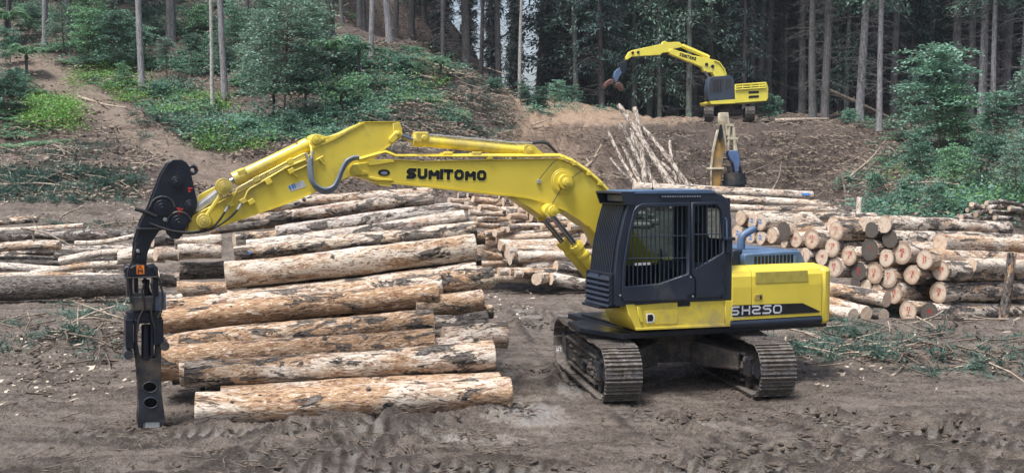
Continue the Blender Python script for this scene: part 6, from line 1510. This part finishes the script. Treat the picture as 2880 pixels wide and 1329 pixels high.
# near trunks one can point at: px at foot, py at foot, trunk width px, lean in px to picture top, kind, label
NEAR = [
 (122, 136, 16, -6, 'bare', 'slim grey trunk at the top left corner of the slope'),
 (405, 262, 19, -22, 'bare', 'grey trunk leaning slightly left, standing right above the dirt road'),
 (487, 110, 24, -6, 'bare', 'stout grey trunk at the top edge between two leafy saplings'),
 (592, 310, 11, -2, 'pale', 'thinnest pale trunk, standing lowest on the left slope'),
 (636, 278, 19, -9, 'bare', 'straight grey trunk just right of the thinnest pale one'),
 (699, 96, 13, -2, 'bareb', 'dark trunk behind the silvery bush, left of it at the top'),
 (912, 150, 15, -4, 'bareb', 'trunk rising behind the tree ferns, left one of the close pair'),
 (937, 105, 13, -3, 'bareb', 'trunk rising behind the tree ferns, right one of the close pair'),
 (965, 70, 12, -5, 'bareb', 'short looking brown trunk at the top of the bare red slope'),
 (1047, 188, 16, -8, 'bare', 'light grey trunk standing right of the tree ferns'),
 (1096, 118, 20, -8, 'bare', 'thick grey trunk of the pair on the ridge'),
 (1111, 105, 15, -4, 'bareb', 'brown trunk directly beside the thick one on the ridge'),
 (20, 90, 14, -20, 'bareb', 'dark crooked trunk at the far left edge'),
 (1190, 60, 15, -2, 'tall2', 'dark trunk just behind the ridge crest'),
]
for px, py, wd, lean, key, lab in NEAR:
    P = foot(px, py)
    if np.isnan(P[0]): P = at_y(px, 72)
    sc = wd*P[1]/F/2/(PINE[key][0]['r'] if 'r' in PINE[key][0] else {'bare': .23, 'bareb': .23, 'pale': .13, 'tall2': .30}[key])
    hpx = max(60, py); pine(key, P, random.uniform(0, 6), (sc, sc, 1), lab, 'trunks on the left slope', tilt=(0, math.atan(lean/hpx)))
FOR = [
 (1308, 165, 26, 88, 'tall1', 'broad dark trunk standing on the ridge left of the sky gaps'),
 (1402, 190, 18, 90, 'tall2', 'trunk between the two brightest sky gaps'),
 (1465, 243, 11, 88, 'pale', 'slender trunk right above the orange soil cut'),
 (1520, 240, 22, 95, 'deep2', 'dark trunk right of the sky gaps'),
 (1605, 290, 16, 96, 'veil', 'mossy branched trunk behind the bench track'),
 (1660, 300, 13, 97, 'veil', 'thin mossy trunk above the pale bench track'),
 (1822, 345, 20, 92, 'veil', 'mossy grey trunk between the distant excavator arm and the mound'),
 (1965, 300, 12, 96, 'veil', 'thin pale trunk directly left of the distant cab'),
 (2120, 232, 18, 92, 'tall2', 'left one of two trunks right behind the distant excavator'),
 (2137, 325, 19, 90, 'tall1', 'right one of two trunks right behind the distant excavator'),
 (2200, 325, 15, 94, 'tall3', 'thin trunk in the dark a little right of the distant excavator'),
 (2284, 318, 24, 82, 'tall1', 'stout brown trunk with scarred bark, left of the pair right of the mound'),
 (2318, 325, 24, 81, 'tall1', 'stout scarred trunk, right of the pair right of the mound'),
 (2416, 332, 25, 80, 'tall3', 'thickest mottled grey green trunk on the mound edge'),
 (2462, 315, 17, 86, 'tall2', 'brown trunk just behind the thickest mottled one'),
 (2470, 372, 17, 74, 'tall3', 'slightly leaning trunk rooted lower than its neighbours'),
 (2512, 318, 22, 86, 'tall2', 'trunk in front of the tall leafy shrub, rooted in fallen logs'),
 (2610, 100, 20, 90, 'tall2', 'trunk half hidden by the tallest leafy shrub'),
 (2722, 300, 20, 84, 'tall2', 'dark straight trunk right of the tallest leafy shrub'),
 (2752, 310, 24, 82, 'tall3', 'greyer trunk beside the dark straight one'),
 (2785, 300, 16, 80, 'tall3', 'thin twisted trunk third from the right edge'),
 (2822, 300, 26, 86, 'tall1', 'broad shadowed trunk second from the right edge'),
 (2866, 330, 22, 78, 'tall2', 'rightmost trunk at the picture edge'),
 (1250, 150, 14, 86, 'tall2', 'thin trunk left of the broad one on the ridge'),
 (1355, 170, 13, 93, 'tall2', 'thin trunk between the broad ridge trunk and the sky gaps'),
 (1735, 330, 14, 98, 'veil', 'mossy trunk behind the grapple of the distant excavator'),
 (2050, 300, 14, 99, 'tall2', 'shadowed trunk behind the boom foot of the distant excavator'),
]
R0_ = {'tall1': .34, 'tall2': .30, 'tall3': .30, 'deep2': .24, 'veil': .24, 'pale': .13}
for px, py, wd, Y, key, lab in FOR:
    P = at_y(px, Y); sc = wd*Y/F/2/R0_[key]
    pine(key, P, random.uniform(0, 6), (sc, sc, 1) if sc > .8 else (max(sc, .6),)*2+(1,), lab, 'trunks at the edge of the dark forest', tilt=(random.uniform(-.02, .02), random.uniform(-.025, .01)))
# the plantation behind, trees nothing tells apart
rr = random.Random(3); cnt = 0
for row, Y0 in enumerate((90, 95, 100, 106, 112, 119, 127, 136, 146)):
    x = 1130+rr.uniform(0, 50)
    while x < (3900 if row in (0, 3, 5, 8) else 3150):
        Y = Y0+rr.uniform(-2, 2); gap = 1290 < x < 1535
        step = rr.uniform(50, 95) if row < 3 else rr.uniform(42, 75)
        if x < 1480 and Y < 97: x += step; continue
        if gap or 1225 < x < 1590: x += 40; continue
        if True:
            P = at_y(x, Y)
            key = rr.choice((['veil', 'drape', 'drape', 'deep2', 'tall2'] if x < 2120 else ['tall1', 'tall2', 'deep2', 'drape', 'tall2']) if row < 3 else ['deep1', 'deep2', 'deep1'])
            if gap: key = rr.choice(['tall2', 'deep2'])
            if x > 3000 and row < 3: key = 'deep1'
            k = rr.uniform(.75, 1.2)
            pine(key, P, rr.uniform(0, 6), (k, k, rr.uniform(.85, 1.15)), 'dark pine among many alike deep in the plantation', 'pines deep in the plantation', tilt=(rr.uniform(-.03, .03), rr.uniform(-.03, .03))); cnt += 1
        x += step
for (x, Y) in ((1238, 100), (1246, 112), (1228, 124), (1256, 131), (1316, 104), (1322, 118), (1312, 132), (1380, 102), (1388, 116), (1376, 128), (1384, 140), (1446, 100), (1452, 114), (1440, 126), (1528, 104), (1545, 98), (1560, 110), (1536, 120), (1572, 124), (1550, 134), (1590, 104), (1575, 97)):
    P = at_y(x, Y); pine('narrow', P, rr.uniform(0, 6), (1, 1, rr.uniform(.9, 1.1)), 'dark pine among many alike deep in the plantation', 'pines deep in the plantation', tilt=(rr.uniform(-.01, .01), rr.uniform(-.012, .012)))
# upper left forest above the slope
for i in range(34):
    px = rr.uniform(-150, 1080); Y = rr.uniform(70, 98)
    if 560 < px < 1000 and Y < 84: continue
    P = at_y(px, Y); k = rr.uniform(.7, 1.1)
    pine(rr.choice(['deep1', 'deep2', 'tall2', 'veil']) if px < 420 or Y > 86 else 'bareb', P, rr.uniform(0, 6), (k, k, 1), 'pine in the shaded wood above the left slope', 'pines above the left slope')
for i in range(14):
    px = 3020+i*70+rr.uniform(-30, 30); P = at_y(px, rr.uniform(42, 70))
    SHX = ('teal3', 'teal1', 'teal3')[i % 3]; shrub(SHX, P, rr.uniform(.8, 1.3), label='leafy shrub in the thicket beyond the right stack', group='shrubs of the right thicket')
# ---- individual shrubs: foot px, foot py, height px, kind, label
SH = [
 (800, 340, 350, 'silver', 'largest silvery leaved bush, filling the slope behind the boom tip'),
 (735, 250, 230, 'silver', 'silvery bush leaning against the largest one on its left'),
 (870, 210, 230, 'silver', 'silvery bush behind the tree ferns'),
 (470, 225, 125, 'sap', 'flat topped leafy sapling between the leaning trunk and the thin pale one'),
 (540, 215, 120, 'sap', 'leafy sapling right of the flat topped one'),
 (250, 190, 200, 'light3', 'dense green bush tree at the upper left of the road'),
 (330, 205, 190, 'teal3', 'green bush tree left of the leaning trunk'),
 (180, 150, 160, 'open', 'green bush near the top left corner'),
 (300, 140, 150, 'teal1', 'bush overhanging the top edge at the left'),
 (80, 110, 120, 'teal1', 'dark bush at the top left edge'),
 (420, 120, 120, 'teal1', 'bush behind the leaning trunk at the top edge'),
 (560, 110, 120, 'light1', 'bush behind the thin pale trunk at the top edge'),
 (660, 130, 130, 'teal1', 'bush left of the silvery ones at the top edge'),
 (345, 240, 80, 'light1', 'low bush bordering the road on its upper side'),
 (450, 275, 60, 'dense', 'low bush at the foot of the leaning trunk'),
 (20, 330, 140, 'teal2', 'green bush at the left edge below the road'),
 (40, 275, 90, 'teal2', 'bush on the road bank at the left edge'),
 (1010, 300, 120, 'light1', 'bush at the foot of the light grey trunk'),
 (1180, 225, 60, 'light1', 'bright bush on the ridge'),
 (1130, 210, 70, 'dense', 'low bush left of the bright one on the ridge'),
 (930, 345, 60, 'dense', 'low bush peeping over the raised boom tip, left one'),
 (1075, 345, 40, 'dense', 'small bush right behind the boom peak'),
 (820, 385, 80, 'teal2', 'dark bush behind the arm cylinder'),
 (700, 380, 70, 'dense', 'dark low bush left of the arm peak'),
 (2640, 420, 330, 'teal3', 'tallest leafy shrub in front of the right forest'),
 (2560, 400, 200, 'open', 'leafy shrub left of the tallest one, by the fallen pole'),
 (2700, 430, 200, 'light3', 'broad shrub right of the tallest one'),
 (2800, 430, 190, 'teal3', 'broad leafy shrub near the right edge'),
 (2870, 420, 230, 'open', 'leafy shrub cut by the right edge'),
 (2590, 500, 150, 'teal1', 'shrub spilling over the dirt bank at the right'),
 (2680, 540, 170, 'light1', 'round shrub right behind the pole heap'),
 (2770, 540, 170, 'teal1', 'shrub in the lower right thicket, right of the round one'),
 (2860, 560, 190, 'open', 'shrub in the lower right thicket at the edge'),
 (2550, 585, 100, 'teal2', 'bush directly above the right log stack'),
 (2470, 560, 80, 'teal2', 'small bush right of the broken stump'),
 (2630, 600, 110, 'teal1', 'bush left of the pole heap'),
 (2380, 530, 55, 'dense', 'low bush at the foot of the dirt face'),
 (2390, 345, 50, 'dense', 'small bush on the mound edge among the trunks'),
 (2160, 300, 90, 'teal2', 'dark bush behind the distant excavator house'),
 (1560, 300, 80, 'teal2', 'low green bush under the forest at the bench track'),
 (1500, 260, 70, 'dense', 'green bush above the orange soil cut'),
 (620, 215, 130, 'open', 'leafy bush between the straight grey trunk and the silvery bushes'),
 (760, 120, 150, 'silver', 'silvery bush crowding the top edge above the largest one'),
 (900, 110, 140, 'light3', 'green bush at the top edge right of the silvery ones'),
 (400, 190, 130, 'teal3', 'green bush right behind the leaning trunk'),
 (30, 190, 110, 'teal2', 'green bush under the tree fern at the left edge'),
 (230, 110, 150, 'light3', 'bush at the top edge between two grey trunks'),
 (1390, 255, 50, 'dense', 'small bush at the very end of the ridge'),
 (1480, 262, 95, 'teal1', 'dark green bush closing the foot of the right sky gap'),
 (1515, 258, 80, 'teal2', 'bush right of the slender trunk above the orange soil'),
 (1420, 245, 70, 'teal2', 'bush on the ridge end left of the slender trunk'),
 (1600, 285, 60, 'dense', 'low bush at the far side of the bench track'),
 (985, 210, 110, 'teal2', 'bush between the tree ferns and the light grey trunk'),
]
HK = {'light3': 5.3, 'open': 5.3, 'light1': 3.8, 'silver': 5.4, 'sap': 4.6, 'teal1': 3.8, 'teal2': 2.7, 'teal3': 5.3, 'dense': 2.0, 'bright': 1.1}
for px, py, hp, key, lab in SH:
    P = foot(px, py)
    if np.isnan(P[0]): P = at_y(px, 80)
    sc = hp*P[1]/F/HK[key]
    shrub(key, P, sc, label=lab, flat=1, group='bushes on the slopes')
for px, py, h, s, lab in ((1010, 275, 2.6, .62, 'tree fern with the longest stem, right beside the light grey trunk'), (925, 250, 2.2, .72, 'big tree fern in front of the silvery bushes'), (860, 330, 1.6, .6, 'tree fern low on the slope above the boom tip'),
                       (960, 330, 1.0, .6, 'short tree fern just behind the raised boom tip'), (20, 130, 1.5, .95, 'tree fern at the left edge above the road'), (75, 215, 1.2, .7, 'tree fern leaning over the top of the road'), (1240, 230, .9, .45, 'small tree fern on the ridge'), (770, 330, 1.2, .55, 'tree fern at the foot of the largest silvery bush')):
    tree_fern(px, py, h, s, lab)
# ---- ground cover in one mesh: ferns, seedlings, litter, cut branches
def scatter_px(n, poly_or_rect, seed):
    r = np.random.RandomState(seed); x0, y0, x1, y1 = poly_or_rect
    px = r.uniform(x0, x1, n); py = r.uniform(y0, y1, n); P = hits(px, py); ok = ~np.isnan(P[:, 0]); return P[ok], px[ok], py[ok]
def merge(proto, P, sc, seed, flat=1.0):
    V, Q_, Mi = proto.arrays(); r = np.random.RandomState(seed); n = len(P); a = r.uniform(0, 2*PI, n); s = np.broadcast_to(sc, (n,))*r.uniform(.7, 1.3, n)
    c, sn = np.cos(a), np.sin(a); X = V[None, :, 0]*c[:, None]-V[None, :, 1]*sn[:, None]; Yv = V[None, :, 0]*sn[:, None]+V[None, :, 1]*c[:, None]
    Z = np.broadcast_to(V[None, :, 2], X.shape)*flat; A = np.stack([X, Yv, Z], -1)*s[:, None, None]+P[:, None]
    return A.reshape(-1, 3), (Q_[None]+(np.arange(n)*len(V))[:, None, None]).reshape(-1, 4)
fsm = [fern_arrays(60+i, 7, 1.0, .6, 9, .3) for i in range(2)]
def bunch(seed, n, R, Hh, ls):
    r = np.random.RandomState(seed); C = QM(); c = r.normal(0, 1, (n, 3))*[R*.5, R*.5, 0]; c[:, 2] = np.abs(r.normal(0, Hh*.5, n)); C.leaves(c, r.normal(0, 1, (n, 3))*[1, 1, .4]+[0, 0, .2], ls*r.uniform(.6, 1.3, n), ls*.5, 0, rs=r); return C
bu = [bunch(70+i, 60, .8, .5, .16) for i in range(2)]
def cover(name, rects, protos, mat, label, sc, seed, cat, keep=None, kind='stuff', flat=1.0):
    Vs, Qs, o = [], [], 0
    for i, (rect, n) in enumerate(rects):
        P, px, py = scatter_px(n, rect, seed+i)
        if keep is not None: m_ = keep(P, px, py); P = P[m_]; px = px[m_]; py = py[m_]
        if name != 'clods':
            rl_ = np.abs(py-np.interp(px, [-200, 60, 120, 200, 300, 400, 480, 560, 700, 900], [60, 165, 200, 250, 310, 365, 420, 470, 510, 530]))
            P = P[(rl_ > 44) | (px > 720) | (np.random.RandomState(seed+i).uniform(0, 1, len(px)) < .08)]
        if not len(P): continue
        P[:, 2] -= .04
        for j, pr in enumerate(protos):
            sub = P[j::len(protos)]
            if not len(sub): continue
            v, q = merge(pr, sub, sc, seed+i*7+j, flat); Vs.append(v); Qs.append(q+o); o += len(v)
    ob = rawmesh(name, np.concatenate(Vs), np.concatenate(Qs), [mat]); tag(ob, label, cat, kind='stuff'); return ob
def patchy(P, px, py): return fbm(P[:, 0]*.35, P[:, 1]*.35, 3, 55) > -.12
def noroad(P, px, py):
    rt_ = np.abs(py-np.interp(px, [-200, 60, 120, 200, 300, 400, 480, 560, 700, 900], [60, 165, 200, 250, 310, 365, 420, 470, 510, 530]))
    return ((rt_ > 55) | (px > 950)) & patchy(P, px, py)
cover('undergrowth', [((-60, 120, 420, 270), 260), ((430, 230, 700, 350), 150), ((650, 200, 1150, 400), 800), ((1000, 140, 1300, 350), 420), ((-60, 250, 180, 420), 110), ((-60, 0, 1000, 200), 800), ((120, 120, 700, 330), 400), ((2450, 330, 2940, 600), 420)], fsm, 'fern_green', 'green ferns and seedlings covering the slopes', .75, 300, 'undergrowth', noroad)
cover('low_plants', [((200, 180, 420, 290), 120), ((440, 270, 640, 330), 60), ((80, 280, 220, 370), 150), ((560, 370, 740, 430), 90), ((900, 200, 1250, 300), 80), ((2500, 480, 2900, 600), 60)], bu, 'leaf_bright', 'bright green low leaves in patches along the dirt road', .8, 330, 'low plants')
cover('ground_leaves', [((420, 180, 1140, 420), 900), ((-60, 0, 900, 240), 900), ((1000, 150, 1300, 400), 260), ((2400, 340, 2940, 640), 500), ((1480, 240, 1900, 330), 120)], bu, 'leaf_teal', 'blue green leafy ground plants under the bushes', .95, 350, 'ground plants', noroad)
# needles of cut pine boughs
def bough(seed):
    r = np.random.RandomState(seed); C = QM()
    for k in range(5):
        a = r.uniform(0, 2*PI); d = np.array([np.cos(a), np.sin(a), r.uniform(-.05, .3)]); L = r.uniform(.5, 1.1); n = 40; u = r.uniform(.1, 1, n); c = np.outer(u*L, d)+r.normal(0, .04, (n, 3)); c[:, 2] = np.abs(c[:, 2])
        C.leaves(c, d*.7+r.normal(0, .6, (n, 3)), r.uniform(.12, .26, n), .028, 0, rs=r)
    return C
bo_ = [bough(90+i) for i in range(2)]
cover('cut_boughs', [((390, 320, 560, 390), 80), ((540, 330, 760, 400), 60), ((-40, 470, 360, 570), 210), ((1000, 170, 1430, 400), 330), ((760, 280, 1100, 420), 90), ((150, 640, 320, 690), 12), ((-40, 400, 300, 470), 30), ((2180, 880, 2560, 1010), 40), ((2600, 930, 2880, 1060), 14), ((-20, 850, 380, 1010), 15)], bo_, 'needle_cut', 'heaps of cut green pine boughs left by the logging', .9, 370, 'cut boughs', flat=.8)
# sticks and chips
def stickproto(seed, n, L, r0):
    r = np.random.RandomState(seed); C = QM()
    for k in range(n):
        a = r.uniform(0, PI*2); p = np.array([r.normal(0, .4), r.normal(0, .4), r.uniform(0, .10)]); d = np.array([np.cos(a), np.sin(a), r.normal(0, .22)]); l = L*r.uniform(.3, 1.2)
        C.tube([p-d*l/2, p+[0, 0, .03*l], p+d*l/2+r.normal(0, .06, 3)], [r0, r0*.8, r0*.4], 0, 4)
    return C
sk_ = [stickproto(110+i, 5, 1.1, .022) for i in range(3)]; skb = [stickproto(120+i, 6, .35, .014) for i in range(2)]
cover('fallen_sticks', [((960, 120, 1430, 430), 520), ((-60, 380, 420, 560), 110), ((1280, 380, 2560, 540), 150), ((2050, 330, 2600, 560), 170), ((2150, 325, 2600, 352), 90), ((1850, 330, 2150, 355), 40), ((-40, 780, 380, 960), 16), ((2200, 880, 2880, 1040), 13), ((1500, 480, 1760, 530), 30), ((420, 200, 1000, 420), 80), ((0, 620, 420, 760), 26)], sk_, 'stick', 'pale broken sticks and branches strewn over soil and slopes', .9, 400, 'sticks')
cover('dark_sticks', [((960, 200, 1430, 430), 200), ((1500, 350, 2560, 560), 420), ((-60, 250, 420, 560), 110), ((2200, 880, 2880, 1040), 30), ((0, 900, 380, 1100), 16)], sk_, 'stick_dark', 'dark rotting branches lying in the soil and leaf litter', .8, 420, 'sticks')
cover('chips', [((0, 1000, 2880, 1329), 240), ((-20, 860, 1500, 1050), 90), ((1300, 800, 1700, 1000), 60), ((2000, 900, 2880, 1100), 110)], skb, 'stick_dark', 'small twigs and splinters trodden into the mud', .6, 430, 'twigs')
def chipproto(seed, n, s):
    r = np.random.RandomState(seed); C = QM(); c = r.normal(0, .5, (n, 3)); c[:, 2] = np.abs(r.normal(0, .05, n)); C.leaves(c, r.normal(0, 1, (n, 3))*[1, 1, .35], s*r.uniform(.4, 1.5, n), s*.4*r.uniform(.5, 1.4, n), 0, rs=r); return C
ch_ = [chipproto(130+i, 36, .17) for i in range(2)]
def sel(P, px, py): return fbm(P[:, 0]*.5, P[:, 1]*.5, 3, 66) > -.25
cover('leaf_litter', [((-60, 0, 1430, 560), 1900), ((1440, 380, 2600, 560), 260), ((2300, 330, 2900, 600), 200)], ch_, 'litter', 'brown leaf litter and bark scraps on the slopes', 1.2, 450, 'leaf litter', sel)
cover('pale_scraps', [((950, 180, 1430, 430), 130), ((-60, 380, 700, 620), 120), ((1500, 380, 2600, 560), 120), ((0, 700, 400, 1100), 60), ((2100, 880, 2880, 1100), 22), ((1230, 780, 1500, 900), 40)], [chipproto(140, 14, .12)], 'litter_pale', 'pale bark scraps and wood chips scattered over the ground', 1.0, 470, 'wood chips')
# mud clods
def clodproto(seed):
    r = np.random.RandomState(seed); C = QM()
    for k in range(7):
        p = r.normal(0, .35, 3)*[1, 1, 0]; s = r.uniform(.015, .06); e = unit(r.normal(0, 1, 3)*[1, 1, .15]); C.tube([p-e*s*1.4, p-e*s*.5+r.normal(0, .3, 3)*s, p+e*s*.5+r.normal(0, .3, 3)*s, p+e*s*1.3], [s*.15, s*.6, s*.4, s*.1], 0, 5)
    return C
cl_ = [clodproto(150+i) for i in range(3)]
cover('clods', [((-40, 1060, 2900, 1329), 170), ((-20, 880, 400, 1080), 120), ((1300, 900, 1600, 1100), 60), ((2000, 950, 2900, 1100), 120), ((1800, 1100, 2400, 1329), 60)], cl_, 'clod', 'dark clods of churned mud on the yard', 1.0, 500, 'mud clods')
# ---- branches and fallen poles one can point at
def branch(name, pts, Yd, r, mat, lab, cat='branch', stubs=3, group='fallen branches'):
    P = []
    for x, y, dz in pts:
        h = hits([x], [y])[0] if Yd is None else None
        p = at(x, y, Yd if Yd else 80) if h is None or np.isnan(h[0]) else Vector(h)
        P.append(p+Vector((0, 0, dz)))
    return twig_mesh(name, P, r, mat, lab, cat, group, stubs)
branch('fallen_pole', [(222, 282, .1), (290, 305, .12), (357, 317, .1)], None, .09, 'stick', 'pale fallen pole lying across the dirt road')
branch('branch', [(1495, 362, .2), (1525, 366, .3), (1552, 358, .4)], None, .06, 'stick', 'small white branch on the orange soil face')
branch('branch', [(1650, 470, 0), (1668, 452, 0), (1680, 430, 0), (1692, 405, 0)], 46, .09, 'stick', 'bent broken branch left of the leaning poles', stubs=6)
branch('fallen_pole', [(2333, 255, 0), (2420, 292, 0), (2500, 330, 0), (2590, 372, 0)], 83, .17, 'stick', 'long pale pole fallen diagonally among the right trunks')
branch('branch', [(2392, 495, 0), (2450, 445, 0), (2492, 392, 0)], 58, .06, 'stick', 'forked branch rising from the dirt bank at the right', stubs=6)
branch('branch', [(2362, 478, 0), (2374, 520, 0), (2380, 580, 0)], 50, .09, 'stick', 'upright snapped branch left of the broken stump', stubs=5)
branch('fallen_pole', [(2180, 344, .1), (2260, 342, .12), (2330, 345, .1)], None, .19, 'stick', 'pole lying flat on the mound edge left of the trunks')
branch('fallen_pole', [(2330, 338, .15), (2400, 332, .2), (2460, 330, .2)], None, .22, 'stick_dark', 'dark fallen log at the foot of the mottled trunk')
branch('fallen_pole', [(2500, 350, .1), (2570, 362, .1), (2650, 372, .2)], None, .16, 'stick', 'pale pole at the right end of the mound crest')
branch('fallen_pole', [(1170, 175, .15), (1250, 205, .2), (1330, 228, .15)], None, .11, 'stick', 'pale pole sliding down the ridge')
branch('fallen_pole', [(1290, 182, .15), (1350, 192, .2), (1420, 215, .2)], None, .09, 'stick', 'thinner pole near the end of the ridge')
branch('branch', [(0, 545, .2), (110, 537, .2), (240, 545, .1)], None, .05, 'stick', 'thin bare branch among the cut boughs at the left')
branch('branch', [(60, 690, .5), (130, 705, .5), (210, 735, .4)], 30.5, .04, 'stick', 'thin grey stick resting on the left stack', stubs=4)
branch('branch', [(175, 655, .5), (205, 640, .5), (232, 620, .4)], 31.5, .03, 'stick', 'short crossing stick on the left stack')
branch('branch', [(90, 640, 0), (96, 680, 0)], 30.8, .05, 'stick', 'white splinter standing up from the left stack', stubs=0)
branch('branch', [(1990, 520, 0), (2120, 480, .0), (2210, 440, 0)], 60, .06, 'stick_dark', 'dark root crossing the brown dirt face')
branch('branch', [(2170, 540, 0), (2190, 500, 0), (2198, 455, 0)], 58, .06, 'stick', 'thin upright stick before the dirt face')
branch('branch', [(2560, 515, 0), (2640, 512, 0), (2700, 520, 0)], 44, .05, 'stick', 'grey branch lying level above the right stack')
# pole heap at the right edge
PH = [(2690, 605, 2790, 588), (2720, 590, 2830, 575), (2750, 612, 2860, 600), (2770, 585, 2900, 570), (2700, 615, 2770, 612), (2735, 578, 2800, 600), (2790, 600, 2920, 590), (2820, 575, 2900, 612), (2750, 600, 2810, 570), (2840, 590, 2960, 605), (2800, 618, 2930, 612), (2775, 568, 2880, 580)]
for i, (x0, y0, x1, y1) in enumerate(PH):
    Y = 32.5-.1*i; tag(place_log(at(x0, y0, Y), at(x1, y1, Y+1), rr.uniform(4.5, 7.5)*Y/F, name='pole', tint=(.4, .3, .6), rough=.12, bend=.06), 'short weathered pole in the rough heap at the right edge', 'pole', 'poles of the heap at the right edge')
# ---------------------------------------------------------------- air
t = NT('air'); v = t.n('VolumePrincipled', {'Color': (.80, .88, 1.0, 1), 'Density': .00024, 'Anisotropy': .2})
t.t.links.new(v.outputs[0], t.out.inputs['Volume']); M['air'] = t.m
m = MB(); m.box((-1150, -12, -6), (1150, 712, 95)); hz_ = m.build('haze', 'air'); tag(hz_, 'thin pale air between the yard and the forest', 'haze', kind='stuff')
# ---------------------------------------------------------------- end
